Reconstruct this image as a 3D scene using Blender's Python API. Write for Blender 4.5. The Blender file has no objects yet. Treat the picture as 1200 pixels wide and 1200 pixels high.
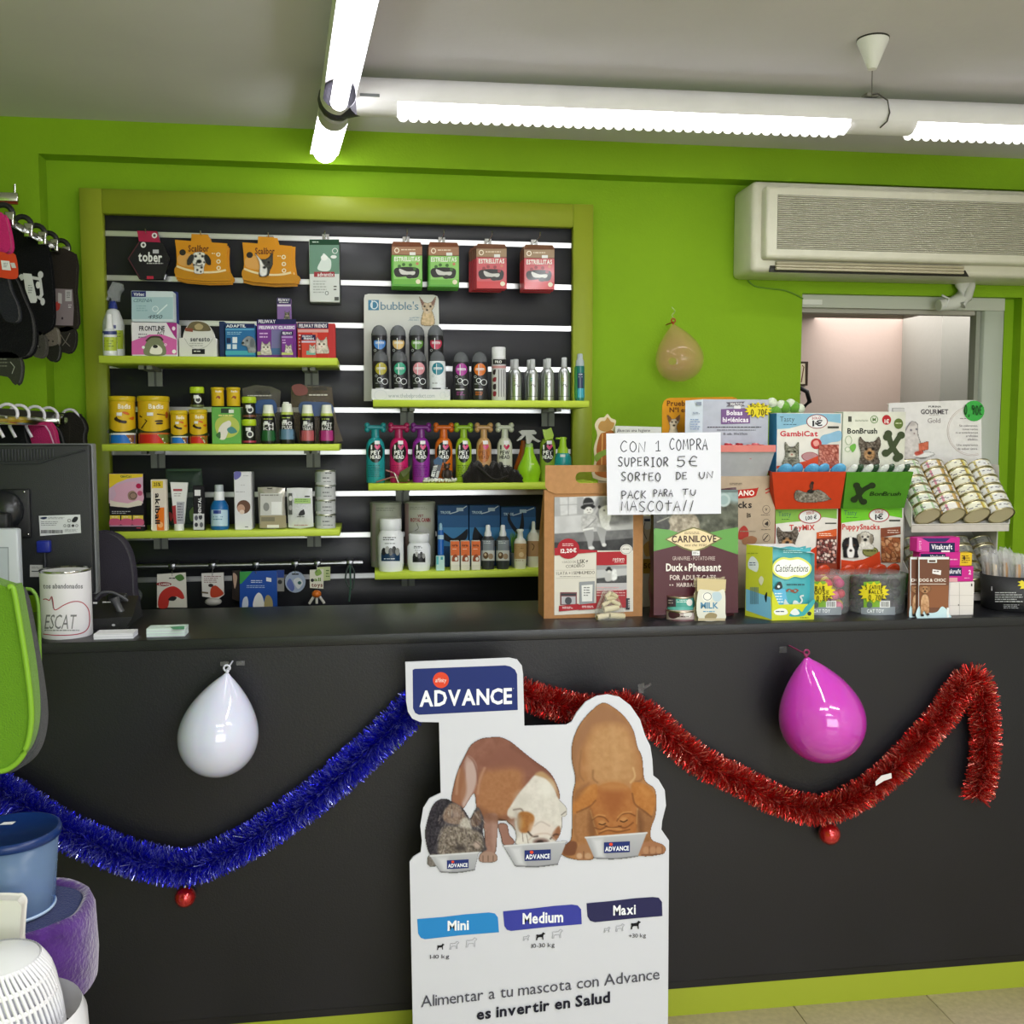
import bpy, bmesh, math, random
import numpy as np
from mathutils import Vector, Matrix
random.seed(7); rng = np.random.default_rng(7)
SC = bpy.context.scene; COL = SC.collection
# ---------------------------------------------------------------- camera
F = 1150.0; EYE = 1.641; YAW = math.atan(0.138); PITCH = math.atan(90.0/F)
FWD = Vector((math.sin(YAW)*math.cos(PITCH), math.cos(YAW)*math.cos(PITCH),-math.sin(PITCH)))
RGT = Vector((math.cos(YAW),-math.sin(YAW),0)); UPV = RGT.cross(FWD)
CAM = Vector((0,0, EYE))
cd = bpy.data.cameras.new('camera'); cam = bpy.data.objects.new('camera', cd); COL.objects.link(cam)
cam.matrix_world = Matrix(((RGT.x, UPV.x, -FWD.x, 0),(RGT.y, UPV.y, -FWD.y, 0),(RGT.z, UPV.z, -FWD.z, EYE),(0,0,0,1)))
cd.sensor_width = 36; cd.lens = F/1200*36; cd.clip_start = 0.05
SC.camera = cam
# ---------------------------------------------------------------- world, exposure, lamps
w = bpy.data.worlds.new('world'); SC.world = w; w.use_nodes = True
w.node_tree.nodes['Background'].inputs[0].default_value = (0.9,0.95,1,1)
w.node_tree.nodes['Background'].inputs[1].default_value = 0.25
SC.view_settings.view_transform = 'Standard'; SC.view_settings.look = 'None'
SC.view_settings.gamma = 1; SC.view_settings.use_curve_mapping = False
SC.view_settings.exposure = 0.36
TUBE_POWER = 7.0      # emission of the fluorescent tubes
def area(name, loc, sx, sy, power, rot=(0,0,0), col=(0.96,0.965,1.0)):
    l = bpy.data.lights.new(name, 'AREA'); l.shape = 'RECTANGLE'; l.size = sx; l.size_y = sy; l.energy = power; l.color = col
    o = bpy.data.objects.new(name, l); COL.objects.link(o); o.location = loc; o.rotation_euler = rot; return o
# the shop's other ceiling tubes, behind and beside the camera
area('ceiling_tube_light', (0.9,1.1,2.50),0.10,1.5,22)
area('ceiling_tube_light', (0.3,-0.9,2.60),1.5,0.12,28)
area('ceiling_tube_light', (2.1,-0.4,2.60),1.5,0.12,28)
area('ceiling_tube_light', (0.9,-2.6,2.60),1.5,0.12,28)
area('shop_front_light', (1.5,-4.6,1.5),3.6,1.8,90,(math.radians(90),0,0),(0.90,0.95,1))  # unseen broad light behind the camera; the front wall has no window
area('back_room_light', (2.9,4.9,2.3),0.9,0.9,8,(0,0,0),(1,0.95,0.93))

# ---------------------------------------------------------------- pixel <-> place
def ray(px, py): return FWD + RGT*((px-600)/F) - UPV*((py-600)/F)
def at(px, py, Y):
    d = ray(px, py); t = Y/d.y; return CAM + d*t
def atz(px, py, Z):
    d = ray(px, py); t = (Z-EYE)/d.z; return CAM + d*t
def zat(px, py, Y): return at(px, py, Y).z
def xat(px, py, Y): return at(px, py, Y).x
def ppm(px, py, Y):      # metres per pixel across at this depth
    return (at(px+1, py, Y)-at(px, py, Y)).length
# ---------------------------------------------------------------- colours and materials
def lin(c):
    if isinstance(c, str):
        c = c.lstrip('#')
        if len(c) == 3: c = ''.join(k*2 for k in c)
        c = [int(c[i:i+2], 16)/255 for i in (0,2,4)]
    return tuple(((v/12.92) if v <= 0.04045 else ((v+0.055)/1.055)**2.4) for v in c)
KINDS = {}
def mkkind(name, rough=0.5, metal=0.0, spec=0.5, alpha=None, emit=None, bump=0.0, bscale=60, trans=0.0, sheen=0.0, var=0.0, vscale=8, rvar=0.0, sss=0.0, coat=0.0):
    m = bpy.data.materials.new(name); m.use_nodes = True; nt = m.node_tree; N = nt.nodes; L = nt.links
    b = N['Principled BSDF']; out = N['Material Output']
    a = N.new('ShaderNodeAttribute'); a.attribute_name = 'Col'
    cs = a.outputs['Color']
    if var:
        nz = N.new('ShaderNodeTexNoise'); nz.inputs['Scale'].default_value = vscale; nz.inputs['Detail'].default_value = 5
        mr = N.new('ShaderNodeMapRange'); mr.inputs['From Min'].default_value = 0.3; mr.inputs['From Max'].default_value = 0.7
        mr.inputs['To Min'].default_value = 1-var; mr.inputs['To Max'].default_value = 1+var
        tc = N.new('ShaderNodeTexCoord'); L.new(tc.outputs['Object'], nz.inputs['Vector']); L.new(nz.outputs['Fac'], mr.inputs['Value'])
        mx = N.new('ShaderNodeVectorMath'); mx.operation = 'SCALE'; L.new(cs, mx.inputs[0]); L.new(mr.outputs['Result'], mx.inputs['Scale']); cs = mx.outputs['Vector']
    L.new(cs, b.inputs['Base Color'])
    b.inputs['Roughness'].default_value = rough; b.inputs['Metallic'].default_value = metal
    b.inputs['Specular IOR Level'].default_value = spec
    if sheen: b.inputs['Sheen Weight'].default_value = sheen
    if trans: b.inputs['Transmission Weight'].default_value = trans
    if coat: b.inputs['Coat Weight'].default_value = coat; b.inputs['Coat Roughness'].default_value = 0.08
    if sss:
        b.inputs['Subsurface Weight'].default_value = sss; b.inputs['Subsurface Scale'].default_value = 0.02
    if emit: L.new(cs, b.inputs['Emission Color']); b.inputs['Emission Strength'].default_value = emit
    if bump or rvar:
        nz = N.new('ShaderNodeTexNoise'); nz.inputs['Scale'].default_value = bscale; nz.inputs['Detail'].default_value = 4
        tc = N.new('ShaderNodeTexCoord'); L.new(tc.outputs['Object'], nz.inputs['Vector'])
        if bump:
            bp = N.new('ShaderNodeBump'); bp.inputs['Strength'].default_value = bump; bp.inputs['Distance'].default_value = 0.004
            L.new(nz.outputs['Fac'], bp.inputs['Height']); L.new(bp.outputs['Normal'], b.inputs['Normal'])
    if alpha is not None:
        t = N.new('ShaderNodeBsdfTransparent'); mx = N.new('ShaderNodeMixShader'); mx.inputs[0].default_value = alpha
        if name == 'tinted': L.new(cs, t.inputs['Color'])
        L.new(t.outputs[0], mx.inputs[1]); L.new(b.outputs[0], mx.inputs[2]); L.new(mx.outputs[0], out.inputs['Surface'])
    KINDS[name] = m
mkkind('paper', 0.6, spec=0.2); mkkind('gloss', 0.28, spec=0.35, coat=0.12); mkkind('satin', 0.42, spec=0.3); mkkind('matte', 0.9, spec=0.2)
mkkind('metal', 0.32, metal=1); mkkind('chrome', 0.15, metal=1); mkkind('foil', 0.25, metal=0.55)
mkkind('crinkle', 0.22, bump=1.0, bscale=70, coat=0.3); mkkind('clear', 0.12, alpha=0.22, bump=0.5, bscale=30)
mkkind('clearbag', 0.15, alpha=0.35, bump=1.0, bscale=90); mkkind('tinted', 0.25, alpha=0.3)
mkkind('cloth', 0.95, spec=0.1, bump=0.8, bscale=300, sheen=0.2); mkkind('fur', 0.95, spec=0.1, bump=1.0, bscale=110, sheen=0.7, var=0.25, vscale=25)
mkkind('wallpaint', 0.75, spec=0.25, bump=0.25, bscale=140, var=0.05, vscale=3); mkkind('plaster', 0.85, spec=0.2, bump=0.15, bscale=40, var=0.04, vscale=2)
mkkind('laminate', 0.42, spec=0.45, bump=0.12, bscale=250, var=0.12, vscale=4); mkkind('worktop', 0.3, spec=0.5, bump=0.2, bscale=350, var=0.08, vscale=5)
mkkind('card', 0.7, spec=0.25, var=0.05, vscale=40); mkkind('kraft', 0.75, spec=0.2, bump=0.1, bscale=200, var=0.07, vscale=60)
mkkind('stonetile', 0.4, var=0.12, vscale=60, bump=0.03); mkkind('tinsel', 0.19, metal=0.75); mkkind('tube', 0.4, emit=TUBE_POWER)
mkkind('lamp_housing', 0.45, var=0.04); mkkind('balloon', 0.10, coat=1.0, sss=0.3); mkkind('plastic', 0.38, var=0.03, vscale=20)
mkkind('clearballoon', 0.10, alpha=0.32, coat=1.0); mkkind('darkplastic', 0.5, bump=0.25, bscale=400); mkkind('backlit', 0.5, emit=0.0)
# ---------------------------------------------------------------- glyphs
GL = {}
def glyph(ch, bold):
    k = (ch, bold)
    if k in GL: return GL[k]
    c = bpy.data.curves.new('g', 'FONT'); c.body = ch; c.resolution_u = 2; c.fill_mode = 'FRONT'; c.size = 1.0
    if bold: c.offset = 0.03
    o = bpy.data.objects.new('g', c)
    me = o.to_mesh()
    if len(me.vertices):
        V = [(v.co.x, v.co.y) for v in me.vertices]; P = [tuple(p.vertices) for p in me.polygons]
        x0 = min(v[0] for v in V); x1 = max(v[0] for v in V)
        V = [(v[0]-x0, v[1]) for v in V]; wd = x1-x0
    else: V, P, wd = [], [], 0.25
    o.to_mesh_clear(); bpy.data.objects.remove(o); bpy.data.curves.remove(c)
    GL[k] = (V, P, wd); return GL[k]
def text2d(s, bold=False):
    V, P = [], []; x = 0
    for ch in s:
        if ch == ' ': x += 0.27; continue
        v, p, wd = glyph(ch, bold); b = len(V)
        V += [(a[0]+x, a[1]) for a in v]; P += [tuple(i+b for i in q) for q in p]; x += wd+0.055
    return V, P, max(x-0.055,0.01)
def smooth(pts, n=6, closed=True):
    P = [Vector((p[0], p[1])) for p in pts]; m = len(P); out = []
    rngi = range(m) if closed else range(m-1)
    for i in rngi:
        if closed: a, b, c, d = P[i-1], P[i], P[(i+1) % m], P[(i+2) % m]
        else: a, b, c, d = P[max(i-1,0)], P[i], P[i+1], P[min(i+2, m-1)]
        for k in range(n):
            t = k/n
            q = 0.5*((2*b)+(c-a)*t+(2*a-5*b+4*c-d)*t*t+(3*b-a-3*c+d)*t**3)
            out.append((q.x, q.y))
    if not closed: out.append(tuple(P[-1]))
    return out
# ---------------------------------------------------------------- mesh builder (world coordinates)
class G:
    def __init__(s): s.V = []; s.Fc = []; s.K = []; s.C = []; s.S = []; s.lay = 1
    def add(s, vs, fs, kind, col, sm=False):
        b = len(s.V); s.V += [tuple(v) for v in vs]; c = lin(col) if not (isinstance(col, tuple) and len(col) == 4) else col[:3]
        for f in fs: s.Fc.append(tuple(i+b for i in f)); s.K.append(kind); s.C.append(c); s.S.append(sm)
        return s
    def box(s, x0, x1, y0, y1, z0, z1, kind='paper', col='fff', tilt=None):
        vs = [(x, y, z) for z in (z0, z1) for y in (y0, y1) for x in (x0, x1)]
        fs = [(0,2,3,1),(4,5,7,6),(0,1,5,4),(2,6,7,3),(0,4,6,2),(1,3,7,5)]
        if tilt: vs = [tuple(tilt @ Vector(v)) for v in vs]
        return s.add(vs, fs, kind, col)
    def bbox(s, x0, x1, y0, y1, z0, z1, kind='paper', col='fff', r=0.003, seg=2, M=None):   # bevelled box
        bm = bmesh.new(); bmesh.ops.create_cube(bm, size=1)
        for v in bm.verts: v.co = Vector(((x0+x1)/2+v.co.x*(x1-x0),(y0+y1)/2+v.co.y*(y1-y0),(z0+z1)/2+v.co.z*(z1-z0)))
        r = min(r, 0.45*min(abs(x1-x0), abs(y1-y0), abs(z1-z0)))
        bmesh.ops.bevel(bm, geom=bm.edges[:], offset=r, segments=seg, affect='EDGES', profile=0.5)
        if M: bmesh.ops.transform(bm, matrix=M, verts=bm.verts)
        bm.verts.index_update(); s.add([v.co[:] for v in bm.verts], [tuple(v.index for v in f.verts) for f in bm.faces], kind, col, True); bm.free(); return s
    def lathe(s, cx, cy, prof, kind, col, seg=24, M=None, cap=True, sq=1.0):
        vs, fs = [], []; n = len(prof)
        for r, z in prof:
            for k in range(seg):
                a = 2*math.pi*k/seg; vs.append(Vector((cx+r*math.cos(a), cy+r*sq*math.sin(a), z)))
        for i in range(n-1):
            for k in range(seg): k2 = (k+1) % seg; fs.append((i*seg+k, i*seg+k2,(i+1)*seg+k2,(i+1)*seg+k))
        if M: vs = [M @ v for v in vs]
        s.add(vs, fs, kind, col, True)
        if cap:
            for i in (0, n-1):
                if prof[i][0] > 1e-5: s.add(vs[i*seg:(i+1)*seg], [tuple(range(seg))], kind, col)
        return s
    def sphere(s, c, r, kind, col, sx=1, sy=1, sz=1, seg=14, M=None):
        prof = [(max(1e-6, r*math.sin(math.pi*i/8)), r*math.cos(math.pi*i/8)) for i in range(9)]
        T = Matrix.Translation(Vector(c)) @ (M or Matrix()) @ Matrix.Diagonal((sx, sy, sz, 1))
        return s.lathe(0,0, prof, kind, col, seg, M=T, cap=False)
    def tube(s, pts, r, kind, col, seg=8, cap=True):
        P = [Vector(p) for p in pts]; n = len(P); R = r if isinstance(r, (list, tuple)) else [r]*n
        vs, fs = [], []; up = Vector((0,0,1))
        for i in range(n):
            d = (P[min(i+1, n-1)]-P[max(i-1,0)]).normalized()
            u = Vector((0.3,1,0.2)) if abs(d.z) > 0.9 else up
            a = d.cross(u).normalized(); b = d.cross(a)
            for k in range(seg): t = 2*math.pi*k/seg; vs.append(P[i]+a*(R[i]*math.cos(t))+b*(R[i]*math.sin(t)))
        for i in range(n-1):
            for k in range(seg): k2 = (k+1) % seg; fs.append((i*seg+k, i*seg+k2,(i+1)*seg+k2,(i+1)*seg+k))
        s.add(vs, fs, kind, col, True)
        if cap: s.add(vs[:seg], [tuple(range(seg))], kind, col); s.add(vs[-seg:], [tuple(range(seg))], kind, col)
        return s
    def prism(s, xz, y0, y1, kind, col):       # outline in x,z extruded in depth
        n = len(xz); vs = [(x, y0, z) for x, z in xz]+[(x, y1, z) for x, z in xz]
        fs = [tuple(range(n)), tuple(range(2*n-1, n-1,-1))]+[(i, (i+1) % n, n+(i+1) % n, n+i) for i in range(n)]
        return s.add(vs, fs, kind, col)
    def pxprism(s, pts, Y, d, kind, col): return s.prism([(at(x, y, Y).x, at(x, y, Y).z) for x, y in pts], Y, Y+d, kind, col)
    # ---- flat print, given where it lies on surface S (a Surf); every shape gets its own thin layer of ink or sticker
    def ink(s, S, pts2, faces, kind, col):
        s.lay += 1; e = 0.00012*s.lay
        s.add([S.hit(x, y, e) for x, y in pts2], faces, kind, col)
    def poly(s, S, pts, col, kind=None):
        kind = kind or S.kind
        if S.curved:
            bm = bmesh.new(); f = bm.faces.new([bm.verts.new((x, y, 0)) for x, y in pts])
            x0 = min(p[0] for p in pts); x1 = max(p[0] for p in pts); st = S.step
            k = x0+st
            while k < x1:
                bmesh.ops.bisect_plane(bm, geom=bm.verts[:]+bm.edges[:]+bm.faces[:], plane_co=(k, 0,0), plane_no=(1,0,0)); k += st
            bm.verts.index_update(); s.ink(S, [(v.co.x, v.co.y) for v in bm.verts], [tuple(v.index for v in f.verts) for f in bm.faces], kind, col); bm.free()
        else: s.ink(S, pts, [tuple(range(len(pts)))], kind, col)
    def prints(s, S, L):
        for q in L:
            t = q[0]
            if t == 'r': _, x0, y0, x1, y1, c = q[:6]; sl = q[6] if len(q) > 6 else 0; s.poly(S, [(x0, y0),(x1, y0+sl),(x1, y1+sl),(x0, y1)], c)
            elif t == 'p': s.poly(S, q[1], q[2])
            elif t == 's': s.poly(S, smooth(q[1]), q[2])
            elif t == 'e': _, cx, cy, rx, ry, c = q; s.poly(S, [(cx+rx*math.cos(a*math.pi/10), cy+ry*math.sin(a*math.pi/10)) for a in range(20)], c)
            elif t == 'o':
                _, cx, cy, rx, ry, wd, c = q; n = 20
                A = [(cx+rx*math.cos(a*2*math.pi/n), cy+ry*math.sin(a*2*math.pi/n)) for a in range(n)]; B = [(cx+(rx-wd)*math.cos(a*2*math.pi/n), cy+(ry-wd)*math.sin(a*2*math.pi/n)) for a in range(n)]
                s.ink(S, A+B, [(i, (i+1) % n, n+(i+1) % n, n+i) for i in range(n)], S.kind, c)
            elif t == 'star':
                _, cx, cy, rx, ry, c = q; s.poly(S, [(cx+rx*(1 if a % 2 else .74)*math.cos(a*math.pi/14), cy+ry*(1 if a % 2 else .72)*math.sin(a*math.pi/14)) for a in range(28)], c)
            elif t == 'l':
                _, P, wd, c = q
                P = [Vector(p) for p in P]; A, B = [], []
                for i in range(len(P)):
                    d = (P[min(i+1, len(P)-1)]-P[max(i-1,0)]); d = d.normalized() if d.length else Vector((1,0)); n = Vector((-d.y, d.x))*wd/2
                    A.append(tuple(P[i]+n)); B.append(tuple(P[i]-n))
                m = len(A); s.ink(S, A+B, [(i, i+1, m+i+1, m+i) for i in range(m-1)], S.kind, c)
            elif t in ('t', 'T', 'I'):
                _, st, x0, y0, x1, y1, c = q[:7]; sl = q[7] if len(q) > 7 else 0
                V, P, wd = text2d(st, t == 'T'); ch = 0.70
                sh = 0.25 if t == 'I' else 0
                V2 = [(x0+(v[0]+sh*v[1])/(wd+sh*ch)*(x1-x0), y1-v[1]/ch*(y1-y0)+sl*(v[0]/wd)) for v in V]
                s.ink(S, V2, P, S.kind, c)
            elif t == 'm':      # a few thin lines standing for print too small to read in the photograph
                _, x0, y0, x1, y1, n, c = q
                for i in range(n):
                    yy = y0+(y1-y0)*i/max(n, 1); h = (y1-y0)/n*0.4; x = x0
                    ln = x0+(x1-x0)*(0.7+0.3*random.random()); Q, Fs = [], []
                    while x < ln:
                        e = min(ln, x+1.2+random.random()*4); b = len(Q); Q += [(x, yy),(e, yy),(e, yy+h),(x, yy+h)]; Fs.append((b, b+1, b+2, b+3)); x = e+0.7
                    if Q: s.ink(S, Q, Fs, S.kind, c)
            elif t == 'bar':
                _, x0, y0, x1, y1, c = q; x = x0; Q, Fs = [], []
                while x < x1: wd = 0.25+random.random()*0.5; b = len(Q); Q += [(x, y0),(x+wd, y0),(x+wd, y1),(x, y1)]; Fs.append((b, b+1, b+2, b+3)); x += wd+0.3+random.random()*0.4
                s.ink(S, Q, Fs, S.kind, c)
        return s
    def build(s, name, parent=None, origin=None):
        me = bpy.data.meshes.new(name)
        V = np.array(s.V, dtype=np.float64).reshape(-1,3)
        if parent is not None: o0 = Vector(parent['_w']); loc = Vector((0,0,0)); org = o0 if origin is None else Vector(origin)
        else: org = Vector(origin) if origin is not None else Vector(((V[:, 0].min()+V[:, 0].max())/2,(V[:, 1].min()+V[:, 1].max())/2, V[:, 2].min())); o0 = Vector((0,0,0))
        W = V-np.array(org)
        me.from_pydata([tuple(v) for v in W.tolist()], [], s.Fc)
        ks = sorted(set(s.K)); idx = {k: i for i, k in enumerate(ks)}
        for k in ks: me.materials.append(KINDS[k])
        me.polygons.foreach_set('material_index', [idx[k] for k in s.K]); me.polygons.foreach_set('use_smooth', s.S)
        at_ = me.color_attributes.new('Col', 'FLOAT_COLOR', 'CORNER')
        n = np.array([len(f) for f in s.Fc]); c = np.repeat(np.array(s.C, dtype=np.float32), n, axis=0)
        c = np.hstack([c, np.ones((len(c),1), dtype=np.float32)]); at_.data.foreach_set('color', c.ravel())
        me.update()
        o = bpy.data.objects.new(name, me); COL.objects.link(o)
        o.location = org-o0
        if parent is not None: o.parent = parent
        o['_w'] = list(org)
        return o
def sharp(o, ang=35):
    for p in o.data.polygons: p.use_smooth = True
    try: o.data.set_sharp_from_angle(angle=math.radians(ang))
    except Exception: pass
    return o
def tag(o, label=None, cat=None, group=None, kind=None):
    if label: o['label'] = label
    if cat: o['category'] = cat
    if group: o['group'] = group
    if kind: o['kind'] = kind
    return o
def empty(name, loc, label, cat, group=None):
    o = bpy.data.objects.new(name, None); COL.objects.link(o); o.location = loc; o.empty_display_size = 0.05; o['_w'] = list(loc)
    return tag(o, label, cat, group)
class Surf:      # a real surface that print lies on: a plane or an upright cylinder
    def __init__(s, Y=None, p=None, n=None, cyl=None, kind='paper', step=3.0):
        s.kind = kind; s.step = step; s.curved = cyl is not None; s.cyl = cyl
        if Y is not None: p = Vector((0, Y, 0)); n = Vector((0,-1,0))
        if n is not None: n = Vector(n).normalized(); n = n if n.dot(Vector(p)-CAM) < 0 else -n
        s.p = Vector(p) if p is not None else None; s.n = n
    def hit(s, px, py, e=0.0):
        d = ray(px, py)
        if s.curved:
            cx, cy, R, q = s.cyl; R = R+e
            ox, oy = -cx, -cy/q; dy = d.y/q; a = d.x*d.x+dy*dy; b = 2*(ox*d.x+oy*dy); c = ox*ox+oy*oy-R*R; D = b*b-4*a*c
            t = (-b-math.sqrt(D))/(2*a) if D > 0 else -b/(2*a)
            return CAM+d*t
        t = (s.p+s.n*e-CAM).dot(s.n)/d.dot(s.n); return CAM+d*t
# ---------------------------------------------------------------- printed pictures: colours painted on a fine mesh
class Paint:
    def __init__(s, x0, y0, x1, y1, res=1.0, bg=None):
        s.x0, s.y0, s.x1, s.y1 = x0, y0, x1, y1
        s.w = int((x1-x0)*res)+1; s.h = int((y1-y0)*res)+1
        s.X, s.Y = np.meshgrid(np.linspace(x0, x1, s.w), np.linspace(y0, y1, s.h))
        s.c = np.zeros((s.h, s.w, 3), dtype=np.float32); s.a = np.zeros((s.h, s.w), dtype=np.float32); s.px = 1.0/res
        if bg: s.c[:] = s.hexc(bg); s.a[:] = 1
    def hexc(s, c):
        c = c.lstrip('#'); c = ''.join(k*2 for k in c) if len(c) == 3 else c
        return np.array([int(c[i:i+2], 16)/255 for i in (0,2,4)], dtype=np.float32)
    def blend(s, m, col, sl=None):
        C = s.c if sl is None else s.c[sl]; A = s.a if sl is None else s.a[sl]
        m3 = m[..., None]; C[:] = C*(1-m3)+col*m3; A[:] = np.maximum(A, m)
    def win(s, x0, y0, x1, y1):
        fx = (s.w-1)/(s.x1-s.x0); fy = (s.h-1)/(s.y1-s.y0)
        i0 = max(0, int((y0-s.y0)*fy)); i1 = min(s.h, int((y1-s.y0)*fy)+2); j0 = max(0, int((x0-s.x0)*fx)); j1 = min(s.w, int((x1-s.x0)*fx)+2)
        return (slice(i0, i1), slice(j0, j1))
    def sdf(s, P, sl, closed=True):
        X, Y = s.X[sl], s.Y[sl]; d = np.full(X.shape, 1e9); ins = np.zeros(X.shape, bool); n = len(P)
        for i in range(n if closed else n-1):
            ax, ay = P[i]; bx, by = P[(i+1) % n]; dx, dy = bx-ax, by-ay; L = dx*dx+dy*dy+1e-9
            t = np.clip(((X-ax)*dx+(Y-ay)*dy)/L, 0,1); d = np.minimum(d, (X-ax-t*dx)**2+(Y-ay-t*dy)**2)
            if closed and ay != by: ins ^= ((ay > Y) != (by > Y)) & (X < (bx-ax)*(Y-ay)/(by-ay)+ax)
        d = np.sqrt(d); return np.where(ins, -d, d) if closed else d
    def noise(s, sl, sc, oct=3, stretch=(1,1)):
        X, Y = s.X[sl]*stretch[0]/sc, s.Y[sl]*stretch[1]/sc; r = 0; am = 1; tot = 0
        for o in range(oct):
            xi = np.floor(X).astype(int); yi = np.floor(Y).astype(int); fx = X-xi; fy = Y-yi; fx = fx*fx*(3-2*fx); fy = fy*fy*(3-2*fy)
            h = lambda a, b: ((np.sin(a*127.1+b*311.7+o*17)*43758.5453) % 1.0)
            r = r+am*((h(xi, yi)*(1-fx)+h(xi+1, yi)*fx)*(1-fy)+(h(xi, yi+1)*(1-fx)+h(xi+1, yi+1)*fx)*fy); tot += am; am *= .5; X = X*2; Y = Y*2
        return r/tot
    def poly(s, P, col, soft=0.6, op=1.0, sm=True, c2=None, nz=0.0, nsc=3, st=(1,1)):   # c2: the print's second tone, top to bottom
        if sm: P = smooth(P, 5)
        xs = [p[0] for p in P]; ys = [p[1] for p in P]; sl = s.win(min(xs)-soft*2-1, min(ys)-soft*2-1, max(xs)+soft*2+1, max(ys)+soft*2+1)
        if s.X[sl].size == 0: return s
        d = s.sdf(P, sl); m = np.clip(0.5-d/(2*max(soft, 0.3)),0,1)*op; cc = s.hexc(col)
        cc = np.broadcast_to(cc, m.shape+(3,))
        if c2: t = np.clip((s.Y[sl]-min(ys))/(max(ys)-min(ys)),0,1)[..., None]; cc = cc*(1-t)+s.hexc(c2)*t
        if nz: cc = np.clip(cc+(s.noise(sl, nsc, 3, st)[..., None]-0.5)*2*nz, 0,1)
        s.blend(m.astype(np.float32), cc, sl); return s
    def ell(s, cx, cy, rx, ry, col, soft=0.6, op=1.0, rot=0, **k):
        r = math.radians(rot); P = [(cx+rx*math.cos(t)*math.cos(r)-ry*math.sin(t)*math.sin(r), cy+rx*math.cos(t)*math.sin(r)+ry*math.sin(t)*math.cos(r)) for t in [i*math.pi/8 for i in range(16)]]
        return s.poly(P, col, soft, op, False, **k)
    def line(s, P, wd, col, op=1.0, soft=0.5, sm=True):
        if sm and len(P) > 2: P = smooth(P, 5, False)
        xs = [p[0] for p in P]; ys = [p[1] for p in P]; g = wd+soft*2+1; sl = s.win(min(xs)-g, min(ys)-g, max(xs)+g, max(ys)+g)
        if s.X[sl].size == 0: return s
        d = s.sdf(P, sl, False)-wd/2; m = np.clip(0.5-d/(2*max(soft, 0.3)),0,1)*op
        s.blend(m.astype(np.float32), np.broadcast_to(s.hexc(col), m.shape+(3,)), sl); return s
    def mesh(s, S, name, parent, e=0.0006, tone=1.0):
        n = s.w*s.h; V = [S.hit(float(x), float(y), e) for x, y in zip(s.X.ravel(), s.Y.ravel())]
        I = np.arange(n).reshape(s.h, s.w); q = np.stack([I[:-1, :-1], I[:-1,1:], I[1:, 1:], I[1:, :-1]], -1).reshape(-1,4)
        a = s.a; keep = ((a[:-1, :-1]+a[:-1,1:]+a[1:, 1:]+a[1:, :-1]) > 2.0).ravel(); q = q[keep]
        c = s.c; l = np.where(c <= 0.04045, c/12.92,((c+0.055)/1.055)**2.4).reshape(-1,3)*tone
        org = Vector(parent['_w']); W = np.array([tuple(v-org) for v in V])
        used = np.unique(q); rem = np.full(n, -1); rem[used] = np.arange(len(used)); q = rem[q]; W = W[used]; l = l[used]
        me = bpy.data.meshes.new(name); me.vertices.add(len(W)); me.vertices.foreach_set('co', W.ravel().astype(np.float32))
        me.loops.add(q.size); me.loops.foreach_set('vertex_index', q.ravel().astype(np.int32)); me.polygons.add(len(q))
        me.polygons.foreach_set('loop_start', np.arange(0, q.size, 4, dtype=np.int32)); me.update(calc_edges=True); me.materials.append(KINDS[S.kind])
        A = me.color_attributes.new('Col', 'FLOAT_COLOR', 'POINT'); A.data.foreach_set('color', np.hstack([l, np.ones((len(l),1))]).astype(np.float32).ravel())
        me.validate()
        o = bpy.data.objects.new(name, me); COL.objects.link(o); o.parent = parent; o['_w'] = list(org); return o
# ---------------------------------------------------------------- item helpers
def frame_px(x0, y0, x1, y1, Y):      # X range and Z range of a front face seen at these pixels
    ym = (y0+y1)/2; xm = (x0+x1)/2
    return xat(x0, ym, Y), xat(x1, ym, Y), zat(xm, y1, Y), zat(xm, y0, Y)
def boxitem(name, label, cat, x0, y0, x1, y1, Y, d, col, prints=None, z0=None, group=None, kind='paper', pname='printed_front', r=0.002):
    X0, X1, Z0, Z1 = frame_px(x0, y0, x1, y1, Y)
    if z0 is not None: Z0 = z0
    o = G().bbox(X0, X1, Y, Y+d, Z0, Z1, kind, col, r, 1).build(name); sharp(o); tag(o, label, cat, group)
    if prints: G().prints(Surf(Y=Y, kind=kind), prints).build(pname, o)
    return o
def lat(name, label, cat, cx, Y, parts, prints=None, pr=None, z0=None, group=None, seg=24, pkind='gloss', sq=1.0, pname='printed_label'):
    """a turned object; each part is (name, kind, colour, [(half width, y),...]) read at the depth Y of its axis"""
    X = xat(cx, parts[0][3][0][1], Y); ym = parts[-1][3][-1][1]; X = xat(cx, (parts[0][3][0][1]+ym)/2, Y); m = ppm(cx, ym, Y)
    base = zat(cx, ym, Y) if z0 is None else z0
    o = empty(name, (X, Y, base), label, cat, group)
    for i, (pn, kd, c, prof) in enumerate(parts):
        P = [(max(hw*m, 1e-5), zat(cx, py, Y)) for hw, py in prof]
        if i == len(parts)-1 and z0 is not None: P[-1] = (P[-1][0], z0)
        G().lathe(X, Y, P, kd, c, seg, sq=sq).build(pn, o)
    if prints: G().prints(Surf(cyl=(X, Y, (pr or max(h for h, _ in parts[-1][3]))*m, sq), kind=pkind, step=2.0), prints).build(pname, o)
    return o
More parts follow.
